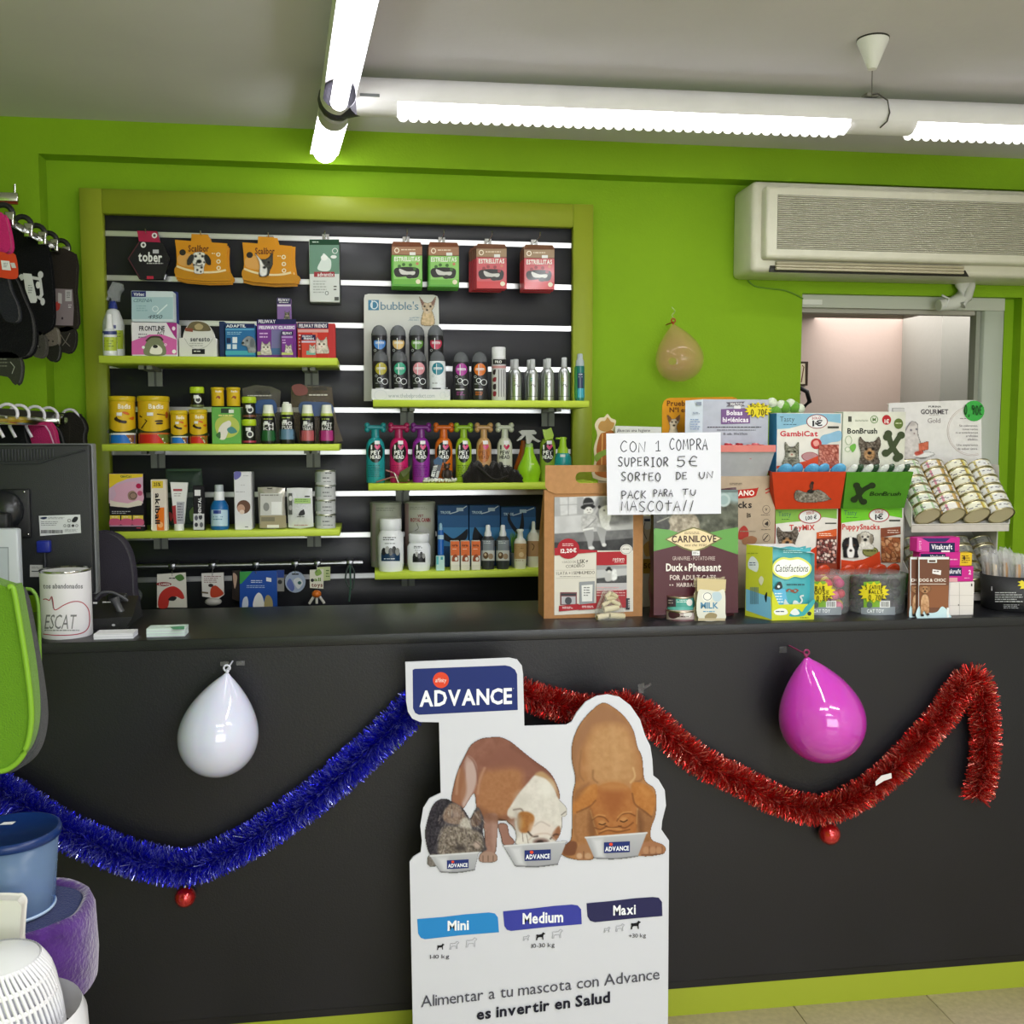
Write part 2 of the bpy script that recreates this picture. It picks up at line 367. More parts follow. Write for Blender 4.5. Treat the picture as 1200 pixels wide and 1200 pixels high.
# ================================================================ the room
YW = 3.60; YP = 3.52; CZ = zat(600,161, YP)
BZ = zat(400,193, YP)                      # underside of the green beam
GREEN = '8ab41c'; LIME = 'b4c43c'
DX0 = xat(938,450, YW); DX1 = xat(1194,450, YW); DZ = zat(1060,346, YW)
def struct(o): o['kind'] = 'structure'; return o
g = G()
g.box(-1.62, DX0, YW, YW+.12,0, CZ, 'wallpaint', GREEN); g.box(DX0, DX1, YW, YW+.12, DZ, CZ, 'wallpaint', GREEN); g.box(DX1,3.2, YW, YW+.12,0, CZ, 'wallpaint', GREEN)
g.box(xat(1174,450, YW+.05), DX1, YW+.05, YW+.12,0, DZ, 'wallpaint', GREEN)
wb = struct(g.build('wall_back'))
XP = xat(49,300, YP)
struct(G().box(XP, 3.2, YP, YW, BZ, CZ, 'wallpaint', GREEN).build('trim_1'))       # beam along the top of the wall
struct(G().box(-1.62, XP, YP, YW, 0, CZ, 'wallpaint', GREEN).build('trim_2'))      # flat pillar at the left
struct(G().box(-1.74,-1.62,-4.8, YW+.12,0, CZ, 'wallpaint', GREEN).build('wall_left'))
struct(G().box(3.2,3.32,-4.8, YW+.12,0, CZ, 'wallpaint', 'd8d6cc').build('wall_right'))
struct(G().box(-1.74,3.32,-4.92,-4.8,0, CZ, 'wallpaint', 'd8d6cc').build('wall_front'))
struct(G().box(-1.74,3.32,-4.92, YW+.12, CZ, CZ+.1, 'plaster', 'd6d3da').build('ceiling'))
fl = struct(G().box(-1.74,3.32,-4.92,5.6,-.10,-.012, 'stonetile', '6b6150').build('floor'))
YF = 2.57                                   # front of the counter
sx = atz(926,1180,0).x % 0.405
nx0 = -3
t0 = atz(921,1166.5,0); TW = 0.41
proto = None
for i in range(-7,7):
    for j in range(0,4):
        x = t0.x+i*TW; y1 = YF+.06-j*TW
        if x+TW > 3.2 or x < -1.62: continue
        if proto is None: proto = G().bbox(x+.0012, x+TW-.0012, y1-TW+.0012, y1-.0012,-.012,0, 'stonetile', 'b9aa8c', .0012,1).build('floor_tile', fl); p0 = Vector((x, y1,0)); pl = proto.location.copy()
        else:
            c = proto.copy(); COL.objects.link(c); c.location = pl+Vector((x, y1,0))-p0
# plain floor beyond the tiles that are in view
struct(G().box(-1.74,3.32,-4.8, YF+.06-4*TW-.002,-.012,0, 'stonetile', 'b9aa8c').build('floor'))
# back room behind the doorway
g = G(); YB = 5.3
g.box(DX0-.6,3.9, YB, YB+.1,0,2.9, 'plaster', 'cdb9ae'); struct(g.build('wall_far'))
xg = xat(1103,420,4.9)
struct(G().box(xg, xg+.55,4.9,5.3,0,2.9, 'plaster', 'aaa9a0').build('trim_3'))
struct(G().box(DX0-.7, DX0-.6, YW+.12, YB, 0,2.9, 'plaster', 'd0c4ba').build('wall_far_left'))
struct(G().box(3.9,4.0, YW+.12, YB+.1,0,2.9, 'plaster', 'd0c4ba').build('wall_far_right'))
struct(G().box(DX0-.7,4.0, YW+.12, YB+.1,2.9,3.0, 'plaster', 'd8d2ca').build('ceiling_far'))
# door frame: white head and right jamb
o = struct(G().box(DX0, xat(1174,450, YW+.03), YW+.03, YW+.12, zat(1000,361, YW+.03), DZ, 'satin', 'c9cbbf').build('door_1'))
jx = xat(1151,450, YW+.03); jx2 = xat(1174,450, YW+.03)
G().bbox(jx, jx2, YW+.03, YW+.13,0, zat(1000,361, YW+.03), 'satin', 'c3c9bd', .003,1).build('door_jamb', o)
G().box(jx-.022, jx-.004, YW+.05, YW+.09,0, zat(1000,361, YW+.05), 'satin', '9c9f92').build('door_stop', o)
G().box(DX0, jx, YW+.06, YW+.1, zat(1000,367, YW+.06), zat(1000,361, YW+.03), 'satin', 'b9b4aa').build('door_stop', o)
G().box(xat(940,355, YW+.028), xat(963,355, YW+.028), YW+.024, YW+.03, zat(950,357, YW+.028), zat(950,351, YW+.028), 'satin', 'eeeee8').build('white_clip', o)
# small framed picture and dark hook seen through the doorway
X0, X1, Z0, Z1 = frame_px(936,424,945,452,5.29)
o = tag(G().box(X0, X1,5.27,5.3, Z0, Z1, 'satin', '3a2a1c').build('small_picture'), 'small dark framed picture on the pink wall of the back room', 'picture')
G().prints(Surf(Y=5.268), [('r', 937.5,426,943.5,450, 'e3d6b8'),('l', [(939,448),(942,430),(940,428)], 1.2, '6b3a20')]).build('printed_picture', o)
P = at(941,466,4.7)
g = G().tube([P+Vector(v) for v in ((-.06,0,.03),(-.02,0,.05),(.02,0,.03),(.035,0,-.02),(.0,0,-.05))], .012, 'darkplastic', '17171a')
g.tube([(P.x-.02,4.7, P.z+.02),(P.x-.02,5.3, P.z+.02)], .008, 'darkplastic', '17171a')
tag(g.build('wall_hook'), 'black curved hook just inside the doorway of the back room', 'hook')

# ================================================================ slatted display wall
YS = 3.575
def px4(x, y, Y=YS-.03): return at(x, y, Y)
fx0, fx1 = xat(92,220, YS-.03), xat(695.5,242, YS-.03); fz1 = (zat(92,219, YS-.03)+zat(695,240.5, YS-.03))/2
ix0, ix1 = xat(119.5,245, YS-.03), xat(672,265, YS-.03); iz1 = fz1-.082
sl = empty('slat_wall', ((fx0+fx1)/2, YS, .75), 'charcoal slatwall panel with silver slots in a lime green wooden frame', 'display wall')
G().bbox(fx0, ix0, YS-.03, YW, .55, fz1, 'satin', '96a32c', .002,1).build('frame_board', sl)
G().bbox(ix1, fx1, YS-.03, YW, .55, fz1, 'satin', '96a32c', .002,1).build('frame_board', sl)
G().bbox(ix0+.0006, ix1-.0006, YS-.03, YW, iz1, fz1, 'satin', '96a32c', .002,1).build('frame_board', sl)
zs = [(zat(121,274, YS)+zat(670,287.5, YS))/2]
for k in range(1,11): zs.append(zs[0]-.1495*k)
G().box(ix0, ix1, YW-.008, YW-.001,.56, iz1, 'satin', '26262a').build('backing_board', sl)
prev = iz1
for k, z in enumerate(zs+[.55]):
    lo = z+.008 if k < len(zs) else .56
    G().bbox(ix0+.001, ix1-.001, YS, YW-.009, lo, prev, 'laminate', '2c2c33', .001,1).build('slat_board', sl)
    prev = z-.008
for z in zs:
    g = G(); g.box(ix0+.001, ix1-.001, YS-.003, YS+.0025, z+.0045, z+.009, 'metal', 'd9d9d9'); g.box(ix0+.001, ix1-.001, YS-.003, YS+.0025, z-.009, z-.0045, 'metal', 'd9d9d9')
    g.box(ix0+.001, ix1-.001, YS-.0005, YS+.003, z-.0045, z+.0045, 'metal', 'e4e4e4')
    g.build('slot_rail', sl)
SHF = 3.315      # front of the shelves
SH = {}
def shelf(key, x0, x1, yt, th, label):
    z = zat((x0+x1)/2, yt, SHF)
    X0, X1 = xat(x0, yt, SHF), xat(x1, yt, SHF)
    o = empty('wall_shelf', ((X0+X1)/2, YS-.04, z-.02), label, 'shelf', 'lime green shelves on the slatwall')
    G().bbox(X0, X1, SHF, YS-.006, z-th, z, 'satin', 'c4d848', .0015,1).build('shelf_board', o)
    for bx in (X0+.12, X1-.10):
        g = G(); g.box(bx-.022, bx-.004, SHF+.10, YS-.004, z-th-.012, z-th, 'satin', '84877f'); g.box(bx+.004, bx+.022, SHF+.10, YS-.004, z-th-.012, z-th, 'satin', '84877f')
        g.box(bx-.024, bx-.004, YS-.012, YS-.004, z-.085, z-th, 'satin', '84877f'); g.box(bx+.004, bx+.024, YS-.012, YS-.004, z-.085, z-th, 'satin', '84877f')
        g.box(bx-.024, bx+.024, YS-.007, YS-.004, z-.085, z-th, 'satin', '5c5e58'); g.build('shelf_bracket', o)
    SH[key] = z
shelf('S1', 115.4,395.3,418,.024, 'topmost lime shelf of the left column, holding flea product boxes')
shelf('S2', 119.2,397.3,520.5,.022, 'lime shelf of the left column holding yellow fish food cans, middle left one')
shelf('S3', 123.2,398,622,.022, 'lime shelf of the left column holding the blue bottle and toothpaste, lowest left one')
shelf('R1', 437,690.5,469,.023, 'lime shelf on the right holding black bubble shampoo bottles and aluminium bottles')
shelf('R2', 431.5,700,566,.023, 'lime shelf on the right holding bottles with bone shaped caps')
shelf('R3', 439,700,669,.023, 'lime shelf on the right holding white tubs and small sprays, lowest right one')

# ================================================================ counter
ZC = (zat(480,740, YF)+zat(1000,729, YF))/2
YCB = 3.03
ct = empty('shop_counter', (.8, YF+.25,0), 'long black laminate shop counter with a lime green plinth', 'counter')
pz = (zat(783,1157, YF+.0)+zat(1190,1130, YF+.0))/2
G().bbox(-1.35,2.9, YF-.004, YCB, ZC-.028, ZC, 'worktop', '1b1c20', .002,2).build('countertop', ct)
G().box(-1.33,2.88, YF, YF+.02, pz+.022, ZC-.028, 'laminate', '121218').build('front_panel', ct)
G().box(-1.33,2.88, YF+.0015, YF+.02, pz, pz+.0205, 'laminate', '101013').build('lower_rail', ct)
G().box(-1.33,2.88, YF+.003, YF+.02,0, pz-.0005, 'satin', '99a530').build('plinth', ct)
G().box(-1.33,-1.31, YF+.02, YCB-.02,0, ZC-.028, 'laminate', '1b1c1f').build('side_panel', ct)
G().box(2.86,2.88, YF+.02, YCB-.02,0, ZC-.028, 'laminate', '1b1c1f').build('side_panel', ct)

# ================================================================ ceiling lamps
def P3(px, py, z): return atz(px, py, z)
LZ = EYE+.965
A = P3(418,113, LZ); B = P3(1260,146, LZ); d = (B-A).normalized()
A2 = A-d*.02
def along(px, A=A, d=d):     # point of the lamp axis seen at this pixel column
    lo, hi = -1.0,4.0
    for _ in range(40):
        m = (lo+hi)/2; q = A+d*m-CAM; x = 600+F*q.dot(RGT)/q.dot(FWD)
        if x < px: lo = m
        else: hi = m
    return A+d*lo
def lamp(name, label, p, q, lit, teeth=True, r=.052):
    """round white trunking from p to q with lit stretches (list of point pairs) under it"""
    dd = (q-p).normalized(); nn = Vector((dd.y, -dd.x, 0)); nn = nn if nn.y < 0 else -nn
    o = empty(name, p, label, 'ceiling light')
    def ring(a, b, kind, col, rr, t0, t1, nm, seg=18):
        vs, fs = [], []
        for P in (a, b):
            for k in range(seg+1):
                t = math.radians(t0+(t1-t0)*k/seg); vs.append(P+nn*(rr*math.cos(t))+Vector((0,0, rr*math.sin(t))))
        for k in range(seg): fs.append((k, k+1, seg+2+k, seg+1+k))
        return G().add(vs, fs, kind, col, True)
    ring(p, q, 'lamp_housing', 'f4f2f8', r, -28,208, 'h').build('trunking', o)
    cuts = [p]+[v for a, b in lit for v in (a, b)]+[q]
    for i in range(0, len(cuts),2):
        if (cuts[i+1]-cuts[i]).length > .01: ring(cuts[i], cuts[i+1], 'lamp_housing', 'f4f2f8', r, 208,332, 'c').build('blank_cover', o)
    for a, b in lit:
        G().tube([a+Vector((0,0,-.030)), b+Vector((0,0,-.030))], .024, 'tube', 'ffffff', 14).build('fluorescent_tube', o)
        if teeth:
            n = int((b-a).length/.030); st = (b-a)/n
            for side in (1,-1):
                g = G()
                for k in range(n):
                    s0 = a+st*k; vs = []
                    for u, h in ((0,0),(0,-.013),(.15,-.021),(.35,-.024),(.6,-.024),(.8,-.021),(1,-.013),(1,0)):
                        vs.append(s0+st*u+nn*(side*(r-.010))+Vector((0,0,-.030+h*1.0)))
                    vs += [v+nn*(-side*.0012) for v in vs]
                    g.add(vs, [tuple(range(8)), tuple(range(15,7,-1))], 'tube_fin', 'ffffff')
                    c = s0+st*.98; g.add([c+nn*(side*(r-.011))+Vector((0,0,-.03)), c+nn*(side*(r-.011))+Vector((0,0,-.046)), c+Vector((0,0,-.058)), c+nn*.0+Vector((0,0,-.054))], [(0,1,2,3)], 'tube_fin', 'ffffff')
                lv = g.build('louvre', o)
    return o
mkkind('tube_fin', 0.4, spec=0.5)
nt = KINDS['tube_fin'].node_tree; bs = nt.nodes['Principled BSDF']
tr = nt.nodes.new('ShaderNodeBsdfTranslucent'); tr.inputs[0].default_value = (1,1,1,1); mx = nt.nodes.new('ShaderNodeMixShader'); mx.inputs[0].default_value = .7
nt.links.new(bs.outputs[0], mx.inputs[1]); nt.links.new(tr.outputs[0], mx.inputs[2]); nt.links.new(mx.outputs[0], nt.nodes['Material Output'].inputs[0])
lm = lamp('trunking_light', 'long white round ceiling lamp with toothed louvre running above the counter', A, B, [(along(466), along(990)),(along(1067), along(1250))])
# brand plate on the housing and the suspension wire
G().box(*(lambda p: (p.x-.0, p.x+.055, p.y-.0535, p.y-.0515, p.z-.016, p.z-.008))(along(422)), 'satin', '777a7e').build('maker_plate', lm)
# the other row, running towards the camera, and its short end beyond the joint
j = P3(395,118, LZ); n0 = P3(424,-40, LZ); dd = (n0-j).normalized(); near = j+dd*1.5
lamp('trunking_light', 'bright round ceiling lamp running from the dark joint toward the viewer', j+dd*.03, near, [(j+dd*.08, near-dd*.02)], teeth=False, r=.050)
o = empty('trunking_light', j, 'short bright stub of ceiling lamp beyond the dark joint', 'ceiling light')
e = P3(380,178, LZ-.01); dj = (e-j).normalized(); st = j+dj*.06
G().tube([st, st+dj*.07], .047, 'lamp_housing', 'cfcfd2', 18).build('end_collar', o)
pts = [st+dj*.07, e-dj*.03, e-dj*.012, e+dj*.004, e+dj*.012]
G().tube([p-Vector((0,0,.006)) for p in pts], [.040,.040,.035,.023,.006], 'tube', 'ffffff', 18).build('fluorescent_tube', o)
ns = Vector((dj.y, -dj.x, 0)); vs = [P+ns*(.047*math.cos(t))+Vector((0,0,.047*math.sin(t))) for P in (st, e+dj*.01) for t in [math.radians(-8+196*k/16) for k in range(17)]]
G().add(vs, [(k, k+1,18+k, 17+k) for k in range(16)]+[tuple(range(17,34))], 'lamp_housing', 'f4f2f8', True).build('trunking', o)  # half shell over the stub, added to keep its glow off the ceiling
o = empty('lamp_joint', j, 'dark corner joint linking the three ceiling lamps', 'lamp joint')
G().sphere(j, .056, 'darkplastic', '33323a', seg=20).build('joint_ball', o)
G().tube([j, A+d*.002], .053, 'darkplastic', '2c2b33', 18).build('joint_arm', o)
# suspension: cone rose on the ceiling, cord, loose cable round the trunking
C0 = P3(1023,46, CZ-.001); tl = along(1021)
o = empty('suspension', (C0.x, C0.y, CZ), 'white conical ceiling rose with thin cord holding up the long lamp', 'lamp fitting')
G().lathe(C0.x, C0.y, [(.041, CZ-.001),(.041, CZ-.006),(.014, CZ-.072),(.012, CZ-.078)], 'satin', 'ececea', 24).build('ceiling_rose', o)
G().lathe(C0.x, C0.y, [(.042, CZ),(.042, CZ-.004)], 'satin', '33302c', 24).build('rose_rim', o)
G().tube([(C0.x, C0.y, CZ-.07),(tl.x, tl.y, tl.z+.052)], .0016, 'satin', '6b6560', 6).build('cord', o)
G().tube([tl+Vector(v) for v in ((-.02,-.02,.055),(-.005,-.045,.052),(.02,-.058,.03),(.028,-.058,-.005),(.022,-.055,-.03),(.008,-.04,-.045))], .0022, 'satin', '4a4642', 6).build('loose_cable', o)
G().bbox(tl.x-.03, tl.x+.01, tl.y-.03, tl.y+.01, tl.z+.051, tl.z+.062, 'satin', '8f8d86', .002).build('wire_clamp', o)

# ================================================================ air conditioner
YA = 3.36
x0, x1, z0, z1 = xat(881,260, YA+.05), xat(1250,260, YA+.05), zat(1000,322, YA+.06), zat(1000,215, YA+.04)
o = empty('air_conditioner', ((x0+x1)/2, YW, z0), 'cream split air conditioner unit high on the back wall above the doorway', 'air conditioner')
G().bbox(x0, x1, YA+.045, YW, z0, z1, 'plastic', 'dedac8', .02,3).build('housing', o)
fx, fx2 = xat(898,260, YA), x1-.04
zf0, zf1 = zat(1000,305, YA), zat(1000,217, YA)+.004
G().bbox(fx, fx2, YA, YA+.06, zf0, zf1-.012, 'plastic', 'e0dccb', .014,3).build('front_cover', o)
gx0, gx1 = xat(911,260, YA), fx2-.03; gz0, gz1 = zat(1000,294, YA), zat(1000,231, YA)
G().box(gx0, gx1, YA-.0008, YA+.001, gz0, gz1, 'plastic', '57554b').build('grille_recess', o)
n = 26
for k in range(n):
    z = gz0+(gz1-gz0)*(k+.5)/n; h = (gz1-gz0)/n*.36
    G().add([(gx0, YA-.0045, z-h*.2),(gx1, YA-.0045, z-h*.2),(gx1, YA-.001, z+h),(gx0, YA-.001, z+h),(gx0, YA-.001, z-h),(gx1, YA-.001, z-h)], [(0,1,2,3),(0,4,5,1)], 'plastic', 'd4d0c0').build('grille_slat', o)
lx0, lx1 = xat(904,315, YA+.04), xat(1130,318, YA+.04)
G().add([(lx0, YA+.048, zf0-.003),(lx1, YA+.048, zf0-.003),(lx1+.02, YA+.04, z0-.001),(lx0-.01, YA+.04, z0-.001)], [(0,1,2,3)], 'plastic', '2c2a24').build('air_outlet', o)
for k in range(3): zz = z0+.004+(zf0-z0-.01)*k/3; G().bbox(lx0+.015, lx1-.006, YA+.030, YA+.046, zz+.003, zz+.012, 'plastic', 'c0b69c', .002).build('outlet_vane', o)
# wrapped pipes and thin cable
g = G(); Yq = YW-.035
def pp(l, Y=Yq): return [at(x, y, Y) for x, y in l]
g.tube(pp([(1129,318),(1129,335),(1126,350),(1116,356),(1100,358)]), [.030,.031,.03,.026,.022], 'matte', 'dcdcd6', 12)
o = tag(g.build('wrapped_pipe'), 'white tape wrapped pipes dropping from the air conditioner to the door frame', 'pipe')
G().tube(pp([(1137,318),(1138,335),(1134,350),(1127,358)], Yq-.02), [.016]*4, 'matte', 'd2d2cc', 10).build('second_pipe', o)
G().tube(pp([(1108,360),(1112,350),(1104,346)], Yq-.02),.004, 'satin', 'e8e8e8', 6).build('tape_end', o)
g = G().tube([at(x, y, YW-.004) for x, y in smooth([(874,318),(875,326),(884,335),(900,338),(918,340),(932,345),(941,350)], 5, False)], .003, 'satin', '6f9a2c', 6)
tag(g.build('thin_cable'), 'thin green painted cable curving from the air conditioner to the doorway', 'cable')
# ================================================================ goods hanging on the slatwall
HY = 3.525; TY = 3.455
def hook(cx, py, Yf, n=1):      # a wire display hook from the slot towards the room
    a = at(cx, py, YS-.003); z = a.z; X = xat(cx, py, Yf)
    g = G().tube([(X, YS-.004, z),(X, Yf-.012, z),(X, Yf-.02, z+.012)], .002, 'chrome', 'd8d8d8', 6); g.box(X-.012, X+.012, YS-.012, YS-.004, z-.012, z+.012, 'chrome', 'cccccc')
    return tag(g.build('display_hook'), 'chrome display hook in the top slot holding %s' % n, 'hook')
def shape_pack(name, label, cat, pts, Y, d, kind, col, prints, group=None, side=None, pname='printed_front'):
    o = tag(G().pxprism(pts, Y, d, kind, side or col).build(name), label, cat, group)
    G().prints(Surf(Y=Y, kind=kind), [('p', pts, col)]+prints).build(pname, o); return o
# dark hexagonal bag
shape_pack('accessory_bag', 'dark hexagonal collar bag with pink header, hanging at the top left of the slatwall', 'bag',
  [(161,270),(184,271),(188,284),(191,285),(199,303),(192,327),(163,327),(149,303),(162,283)], HY, .02, 'gloss', '17131f',
  [('p', [(160.5,270.5),(184,271),(188,284),(163,283)], 'b3224e'),('e', 181,276,3.2,3.2, 'f0f0f0'),('e', 181,276,1.6,1.6, '555555'),('e', 168,287,3.2,3.4, 'f0f0f0'),('e', 168,287,1.5,1.7, '555555'),
   ('T', 'tober', 162,295,190,306, 'f4f4f4', 1),('r', 179,292.5,186,297, 'c8c8d0'),('m', 172,308,196,311,1, 'cccccc'),('r', 172,323.5,180,327, 'c52a48'),('l', [(150.5,303),(163,284)], .8, '6a2f3c'),('l', [(150.5,303),(164,326)], .8, '6a2f3c')])
hook(172,277, HY, 'the dark hexagonal bag')
# orange collar packs
def orange_pack(dx, dy, Y, label, dog, x0=205.0, w=63, grp='orange collar packs on the slatwall', kx=1.0):
    def q(u, v): return (x0+dx+u*w+2*v*(u-.5)*2,280+dy+v*48+u*3)
    top = [q(.0,0.02), q(.30,.03),(q(.30,0)[0]+.5,274+dy),(q(.62,0)[0], 275+dy), q(.66,.04), q(.97,.05)]
    right = [q(.955,.3), q(.955,.5), q(1.0,.95)]; bot = [q(.6,.99), q(.2,.97), q(.03,.92)]; left = [q(.05,.55), q(.035,.3)]
    pts = top+right+bot+left
    L = [('s', [q(.05,.66), q(.3,.79), q(.6,.8), q(.98,.74), q(.99,.92), q(.5,.97), q(.06,.9)], 'c88a1a'),('T', 'Scalibor', *q(.25,.14)[:1], q(.2,.14)[1], q(.63,.2)[0], q(.6,.27)[1], '6b3510'),
         ('s', [q(.08,.4), q(.3,.35), q(.38,.65), q(.1,.62)], 'dfa558'),('l', smooth([q(.05,.66), q(.25,.74), q(.5,.78), q(.75,.76), q(.93,.7)], 4, False),2.4, 'f0dcb0'),
         ('e', *q(.15,.32),3.8,3.6, '2b2622')]
    for v in (.33,.5,.66): L.append(('o', *q(.8, v),2.6,2.6,1.3, 'f2e6c8'))
    L += [('m', *q(.68,.3), *q(.76,.35),1, 'f2e6c8')]
    o = shape_pack('collar_pack', label, 'pack', pts, Y, .006, 'gloss', 'd9921a', L, grp, side='b8761a')
    if dog:
        cx, cy = q(.45,.5); P = Paint(cx-14, cy-16, cx+14, cy+16,1.6)
        if dog == 1:
            P.poly([(cx-6, cy-9),(cx+6, cy-9),(cx+8, cy),(cx+6, cy+8),(cx+5, cy+15),(cx-5, cy+15),(cx-6, cy+8),(cx-8, cy)], 'e9e6e0', nz=.12, nsc=2)
            P.ell(cx-10, cy-1,3.4,7, '3a3a38', rot=25, nz=.1); P.ell(cx+10, cy-1,3.4,7, '2a2a2a', rot=-25)
            for a, b, r in ((-4,-5,1.5),(4,-5,1.5),(-3,3,1),(3,8,1.4),(-2,11,1.2),(1,-8,1),(6,2,1),(-6,5,1),(2,13,1)): P.ell(cx+a, cy+b, r, r, '222222')
            P.ell(cx, cy+1,3,2.2, '151515'); P.line([(cx-4, cy+5),(cx, cy+6),(cx+4, cy+5)], 1, '333333')
        else:
            P.poly([(cx-12, cy-12),(cx-5, cy-5),(cx+3, cy-6),(cx+8, cy-12),(cx+9, cy),(cx+6, cy+8),(cx+3, cy+15),(cx-7, cy+15),(cx-6, cy),(cx-9, cy-6)], '44433f', nz=.1, nsc=2)
            P.poly([(cx-12, cy-11),(cx-6, cy-5),(cx-2, cy+2),(cx+2, cy+6),(cx+1, cy+14),(cx-6, cy+14),(cx-7, cy-1)], 'eceae6', nz=.08)
            P.ell(cx+4, cy-1,1.2,1.2, '0d0d0d'); P.ell(cx-1, cy+5,2,1.5, '222')
        P.mesh(Surf(Y=Y, kind='paper'), 'dog_picture', o, .004)
    return o
orange_pack(3,5, HY+.014, 'back orange collar pack of the left stack, peeking out below the dalmatian one', 0)
orange_pack(1.5,3, HY+.007, 'middle orange collar pack of the left stack, behind the dalmatian one', 0)
orange_pack(0,0, HY, 'front orange collar pack with a dalmatian head, left stack on the slatwall', 1)
orange_pack(80,7, HY+.014, 'rearmost orange collar pack of the right stack, tilted behind the front one', 0, w=62)
orange_pack(83,4, HY+.007, 'middle orange collar pack of the right stack, showing at its right side', 0, w=60)
orange_pack(79,3, HY, 'front orange collar pack with a black and white dog, right stack on the slatwall', 2, w=60)
hook(236,279, HY, 'the dalmatian collar packs'); hook(315,281, HY, 'the tilted orange collar packs')
# green and white slim boxes
boxitem('medicine_box', 'slim grey box hanging right behind the green and white flea product box', 'box', 363.5,284,399,356.5, HY+.02,.018, '4b4f4c', kind='paper')
o = boxitem('medicine_box', 'tall green and white flea product box hanging on the slatwall', 'box', 362.5,280.5,397.5,354, HY, .018, 'dfe4e2',
  [('r', 362.6,280.6,397.4,321, '6f9482'),('r', 362.6,280.6,397.4,287, '1f4630'),('s', [(372,315),(376,305),(379,297),(384,301),(388,306),(387,316),(380,318)], 'dfe9e6'),('e', 380,302,4,3.4, 'f1f5f3'),
   ('r', 368,318.5,392,324.5, 'a63c46'),('T', 'advantix', 372,319.5,391,323.5, 'f3f3f3'),('o', 392.5,294,3.3,3.3,.7, 'eeeeee'),('e', 391,301,3.6,2, 'eeeeee'),('m', 366,285-2,376,286,1, 'cfe0d6'),('m', 367,329,384,345,5, 'b3b9b6'),('o', 383,343.5,2.2,2.4,.7, '6f7d76'),('r', 392,348,397,352, '5a5d5a'),('m', 391,335,395,342,2, '555')])
hook(381,279, HY, 'the green and white flea product box')
# star treat packs
def treat_pack(cx, y0, y1, Y, label, kind, front, grp):
    body, top = {'g': ('5aa63a', '7a4a36'), 'r': ('c23a46', '7a5340')}[kind]
    hw = 18.0; X0, X1, Z0, Z1 = frame_px(cx-hw, y0, cx+hw, y1, Y); m = (X1-X0)/36
    yt = y0+10; z2 = zat(cx, y0+16, Y)
    g = G(); g.bbox(X0, X1, Y, Y+.014, Z0, z2, 'gloss', body, .002,1); g.bbox(X0+.0005, X1-.0005, Y+.0005, Y+.0135, z2-.001, Z1-.016, 'gloss', top, .001,1)
    g.add([(X0, Y, Z1-.016),(X1, Y, Z1-.016),(X1, Y+.013, Z1-.016),(X0, Y+.013, Z1-.016),(X0+.006, Y+.007, Z1),(X1-.006, Y+.007, Z1)], [(0,1,5,4),(3,4,5,2),(0,4,3),(1,2,5)], 'gloss', top)
    o = tag(sharp(g.build('treat_pack')), label, 'treat pack', grp)
    if front:
        x = cx-hw; L = [('r', x+.3, y0+6, x+35.6, y0+15.5, 'a5785c' if kind == 'g' else 'a08364'),('o', x+6, y0+10.5,3,3.2,1.1, 'efe3cf'),('m', x+11, y0+9, x+30, y0+12,1, 'e6d6bd'),('r', x+21, y0+12.5, x+28, y0+16, 'ececec')]
        if kind == 'g': L += [('r', x+2.5, y0+16.5, x+35.5, y1-3, '8fc86a'),('r', x+2.5, y1-9, x+35.5, y1-3, '6fb542')]
        else: L += [('r', x+.6, y0+16.5, x+35.4, y1-8, 'cf5f66'),('r', x+.6, y1-9, x+35.4, y1-.6, 'cf3a3e')]
        L += [('T', 'ESTRELLITAS', x+3, y0+18, x+33, y0+23, 'f0f0e8'),('s', [(x+5, y1-22),(x+30, y1-22),(x+31, y1-12),(x+24, y1-10),(x+18, y1-12),(x+5, y1-12)], '23201d'),
              ('s', [(x+9, y1-21),(x+18, y1-18),(x+27, y1-18),(x+26, y1-14),(x+18, y1-14),(x+11, y1-15)], 'cfcfca'),('e', x+21, y1-12,4,2.4, '2f2b27'),('e', x+31, y1-6,2.8,2.8, 'e9dfc4')]
        for a, b in ((9,27),(14,25),(22,25.5),(27,30)): L.append(('star', x+a, y0+b+2,2.3,2.3, '3e6a2c' if kind == 'g' else '9a4048'))
        L.append(('star', x+30, y0+26,2,2, 'd0826a'))
        G().prints(Surf(Y=Y, kind='gloss'), L).build('printed_front', o)
    return o
for cx, y0, k, ck, n, sx in ((477,283, 'g', 'left green', 4,0),(520,283.5, 'g', 'right green', 4,0),(576,285.5, 'r', 'left red', 5,-.004),(632,286.5, 'r', 'right red', 4,-.001)):
    for i in range(n):
        nm = ['front pack of the %s star treat stack, its printed front fully visible', 'second pack of the %s star treat stack, right behind the front one', 'third pack of the %s star treat stack', 'fourth pack of the %s star treat stack from the front', 'rearmost pack of the %s star treat stack'][i] % ck
        Yi = TY+i*.021
        q = CAM+(ray(cx, 310)*(TY/ray(cx, 310).y)); dx = q.x+sx*i; 
        pc = Vector((dx, Yi, q.z))-CAM; cxi = 600+F*pc.dot(RGT)/pc.dot(FWD)
        zt = zat(cx, y0, TY)-.002*(i % 2); zb = zat(cx, y0+53, TY)-.002*(i % 2)
        def py_of(z, Y=Yi, X=dx): v = Vector((X, Y, z))-CAM; return 600-F*v.dot(UPV)/v.dot(FWD)
        treat_pack(cxi, py_of(zt), py_of(zb), Yi, nm, k, i == 0, ck+' star treat packs')
    hook(cx, y0-1, TY, 'the %s treat packs' % ck)

